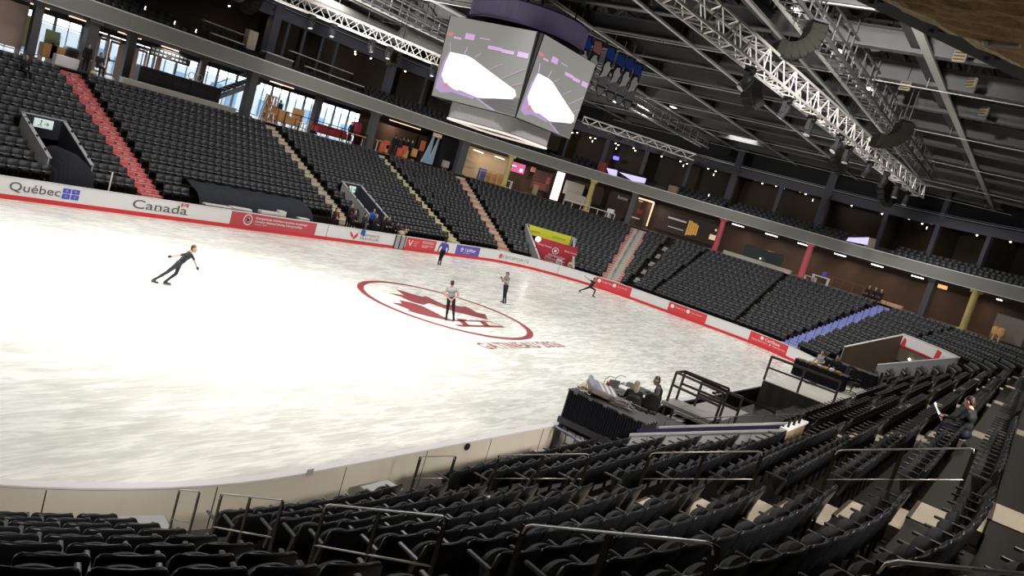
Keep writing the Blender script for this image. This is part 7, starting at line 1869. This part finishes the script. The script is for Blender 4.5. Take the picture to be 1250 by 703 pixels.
# sponsor board in the brown corner tunnel
seg, t0, t1, oa, ob = VOM[3]
sp = empty('tunnel_sponsor_board', (*frame(seg, -60, ob)[0], zplane(ob)), 'white and red sponsor board along the upper rim of the wide corner tunnel', 'board')
mb = MB(); mr = MB(); n = 10
for i in range(n):
    ta, tb = t1+(t0-t1)*i/n, t1+(t0-t1)*(i+1)/n
    a, b = frame(seg, ta, ob-.16)[0], frame(seg, tb, ob-.16)[0]; z = zplane(ob)+.88
    mb.add([(*a, z-.72), (*b, z-.72), (*b, z), (*a, z)], [(0, 1, 2, 3)]); mr.add([(*a, z-.86), (*b, z-.86), (*b, z-.72), (*a, z-.72)], [(0, 1, 2, 3)])
mb.build('panel', M_ADW, sp, fix=False); mr.build('red_band', M_ADR, sp, fix=False)
def tb_(u, z, t=.02): tt = t1+(t0-t1)*u; a, tg, nm = frame(seg, tt, ob-.16-t); return Vector((*a, zplane(ob)+.88-z))
mb = MB(); mb.add([tb_(.55, .72), tb_(.64, .72), tb_(.66, .15), tb_(.57, .08)], [(0, 1, 2, 3)]); mb.build('red_mark', M_ADR, sp, fix=False); mb = MB(); mb.add([tb_(.03, .72), tb_(.09, .72), tb_(.085, .3), tb_(.05, .15)], [(0, 1, 2, 3)]); mb.build('red_figure', M_ADR, sp, fix=False)
mb = MB(); vs, fs, w = text_mesh('Québec', .34); mb.add([tb_(.70+x/8.5, .55-y) for x, y in vs], fs)
mb.build('lettering', M_INKL, sp, fix=False)
# ramp railing and low white wall in front of it
pa, pb = Vector(at((1085, 447), 2, 1.8)), Vector(at((1160, 433), 2, 2.9))
mb = MB(); mb.tube([Vector((*frame(seg, -70, 3.2)[0], zplane(3.2)+.2)), Vector((*frame(seg, -66, 6.4)[0], zplane(6.4)+.0))], .04, 6); mb.bar((*frame(seg, -70, 3.2)[0], .2), (*frame(seg, -70, 3.2)[0], zplane(3.2)+.3), .14); tag(mb.build('ramp_rail', M_STB), 'pale handrail inside the wide corner tunnel', 'rail')
q = Vector((*frame(seg, -50, 6.7)[0], 2.6)); mb = MB(); mb.sphere(q, .09, 10); tag(mb.build('tunnel_lamp', M_BULBW), 'small round lamp glowing inside the wide corner tunnel', 'lamp')
mb = MB(); mb.bar((15.2, -15.1, 1.25), (20.5, -14.6, 1.25), .2, .7); tag(mb.build('low_wall', M_GREYW), 'low pale wall at the foot of the seats beyond the stage', 'wall')
# small signs on the back of the near boards
(x, y), tg, nm = frame('BL', -100.5, .17); 
q = Vector(at((378, 576), 1, -13.19)); mb = MB(); mb.rbox((q.x, q.y-.01, q.z), (.16, .015, .12), .005, 0); tag(mb.build('clear_hook', M_GREYW), 'small clear hook on the beige back of the boards', 'hook')
q = Vector(at((570, 545), 1, -13.19)); mb = MB(); mb.tube([(q.x, q.y+.01, q.z), (q.x, q.y-.03, q.z)], .085, 12); tag(mb.build('round_badge', M_BLACK), 'small round black badge on the beige back of the boards', 'badge')

# ================================================================== light
def area(name, loc, size, power, col=(1, 1, 1), target=None, sy=None, spread=None):
    d = bpy.data.lights.new(name, 'AREA'); d.energy = power; d.color = col; d.size = size
    if sy: d.shape = 'RECTANGLE'; d.size_y = sy
    if spread: d.spread = spread
    o = bpy.data.objects.new(name, d); C.objects.link(o); o.location = loc
    v = (Vector(target)-Vector(loc)) if target else Vector((0, 0, -1))
    o.rotation_euler = v.to_track_quat('-Z', 'Y').to_euler(); return o
WARM = (1, .985, .93)
for x in (-20, -8, 4, 16, 27):
    for y in (-7.5, 7.5):
        area('rink_lamp', (x, y, 14.7), 1.6, 740, WARM, spread=R(150))
# extra tight lamps, added to burn out the middle of the ice
for x, y, e in ((-16, -1.0, 760), (-10, 2.0, 640), (-4, -2.5, 280), (3, -2, 160), (-20, 3, 400)):
    area('ice_hot_fill', (x, y, 14.8), 1.2, e, WARM, (x+.5, y, 0), spread=R(80))
# roof fill: added upward lamps standing in for bounce off the ice
for x, y in ((-4, -14), (12, -14), (28, -8), (12, 4), (28, 8), (0, 14), (16, 16)):
    area('roof_fill', (x, y, 10.5), 2.0, 48, (1, .99, .95), (x, y, 20), spread=R(170))
area('truss_fill', (-14, -17.5, 13.2), .6, 420, (1, .96, .9), tuple((B0+B1)/2), spread=R(45)); area('truss_fill', (-3, 8.0, 11.0), .6, 900, (1, .96, .92), tuple((A0+A1)/2+dA*4), spread=R(80))  # added lamps that whiten the two long trusses
# stand fill: lamps added over the seats to brighten them
for x, y in ((-8, 21), (8, 21), (24, 19), (38, 3), (37, -12)):
    area('stand_fill', (x, y, 15.5), 2.5, 420, (1, .98, .96), (x, y, 0), spread=R(150))
for x, y in ((-4, -22), (12, -22), (-20, -23.5)):
    area('stand_fill', (x, y, 13.0), 2.0, 300, (1, .93, .84), (x, y, 0), spread=R(150))
area('near_board_fill', (-19, -25.5, 8.1), 1.5, 95, (1, .93, .84), (-15, -13, .4), spread=R(42)); area('near_board_fill', (-32, -19, 8.0), 1.2, 48, (1, .93, .84), (-24, -11.5, .4), spread=R(42)); area('near_board_fill', (-24, -25.5, 8.1), 1.2, 62, (1, .93, .84), (-20, -13, .4), spread=R(42)); area('near_board_fill', (-13, -25.5, 8.1), 1.2, 90, (1, .93, .84), (-11.5, -15, 1.2), spread=R(40))  # added lamps out of view, brightening board backs and white tunnel wall
area('soffit_fill', (-26.0, -24.2, 7.2), .5, 14, (1, .86, .66), (-25.2, -22.6, 8.5), spread=R(160))  # added lamp out of view, brightens the brown fireproofing
# concourse lamps
for i, px in enumerate(((901, 275), (942, 286), (982, 297), (1026, 310), (1071, 324), (1120, 338), (800, 250), (1180, 352), (494, 155), (600, 190), (650, 205))):
    p = off(px, 13.8); sg_, t_ = to_seg(p[0], p[1]); q = frame(sg_, t_, 14.8)[0]
    area('concourse_lamp', (q[0], q[1], 8.25), 1.1, 40, (1, .78, .60), spread=R(170), sy=.25)
for x in (-6, 2, 10): area('concourse_lamp', (x, HY+15, 8.25), 1.2, 160, (1, .92, .84), spread=R(170))
# suites' warm glow
for px in ((305, 16), (440, 64), (705, 161), (776, 182), (839, 199), (923, 219), (984, 236), (1040, 250), (1126, 272), (1200, 287)):
    p = off(px, 16.3); area('suite_lamp', (p[0], p[1], 12.8), .4, 15, (1, .72, .45), spread=R(160))
# daylight
w = bpy.data.worlds.new('world'); bpy.context.scene.world = w; w.use_nodes = True
n, l = w.node_tree.nodes, w.node_tree.links; bg = n['Background']
bg.inputs[0].default_value = (.80, .90, 1.0, 1); bg.inputs[1].default_value = 5
sc = bpy.context.scene
sc.view_settings.view_transform = 'Standard'; sc.view_settings.look = 'None'; sc.view_settings.gamma = 1; sc.view_settings.exposure = 0
sc.view_settings.use_curve_mapping = False
sc.cycles.use_denoising = True
sc.cycles.max_bounces = 6; sc.cycles.diffuse_bounces = 3; sc.cycles.glossy_bounces = 3; sc.cycles.transparent_max_bounces = 6
sc.cycles.caustics_reflective = False; sc.cycles.caustics_refractive = False
sc.cycles.sample_clamp_indirect = 4
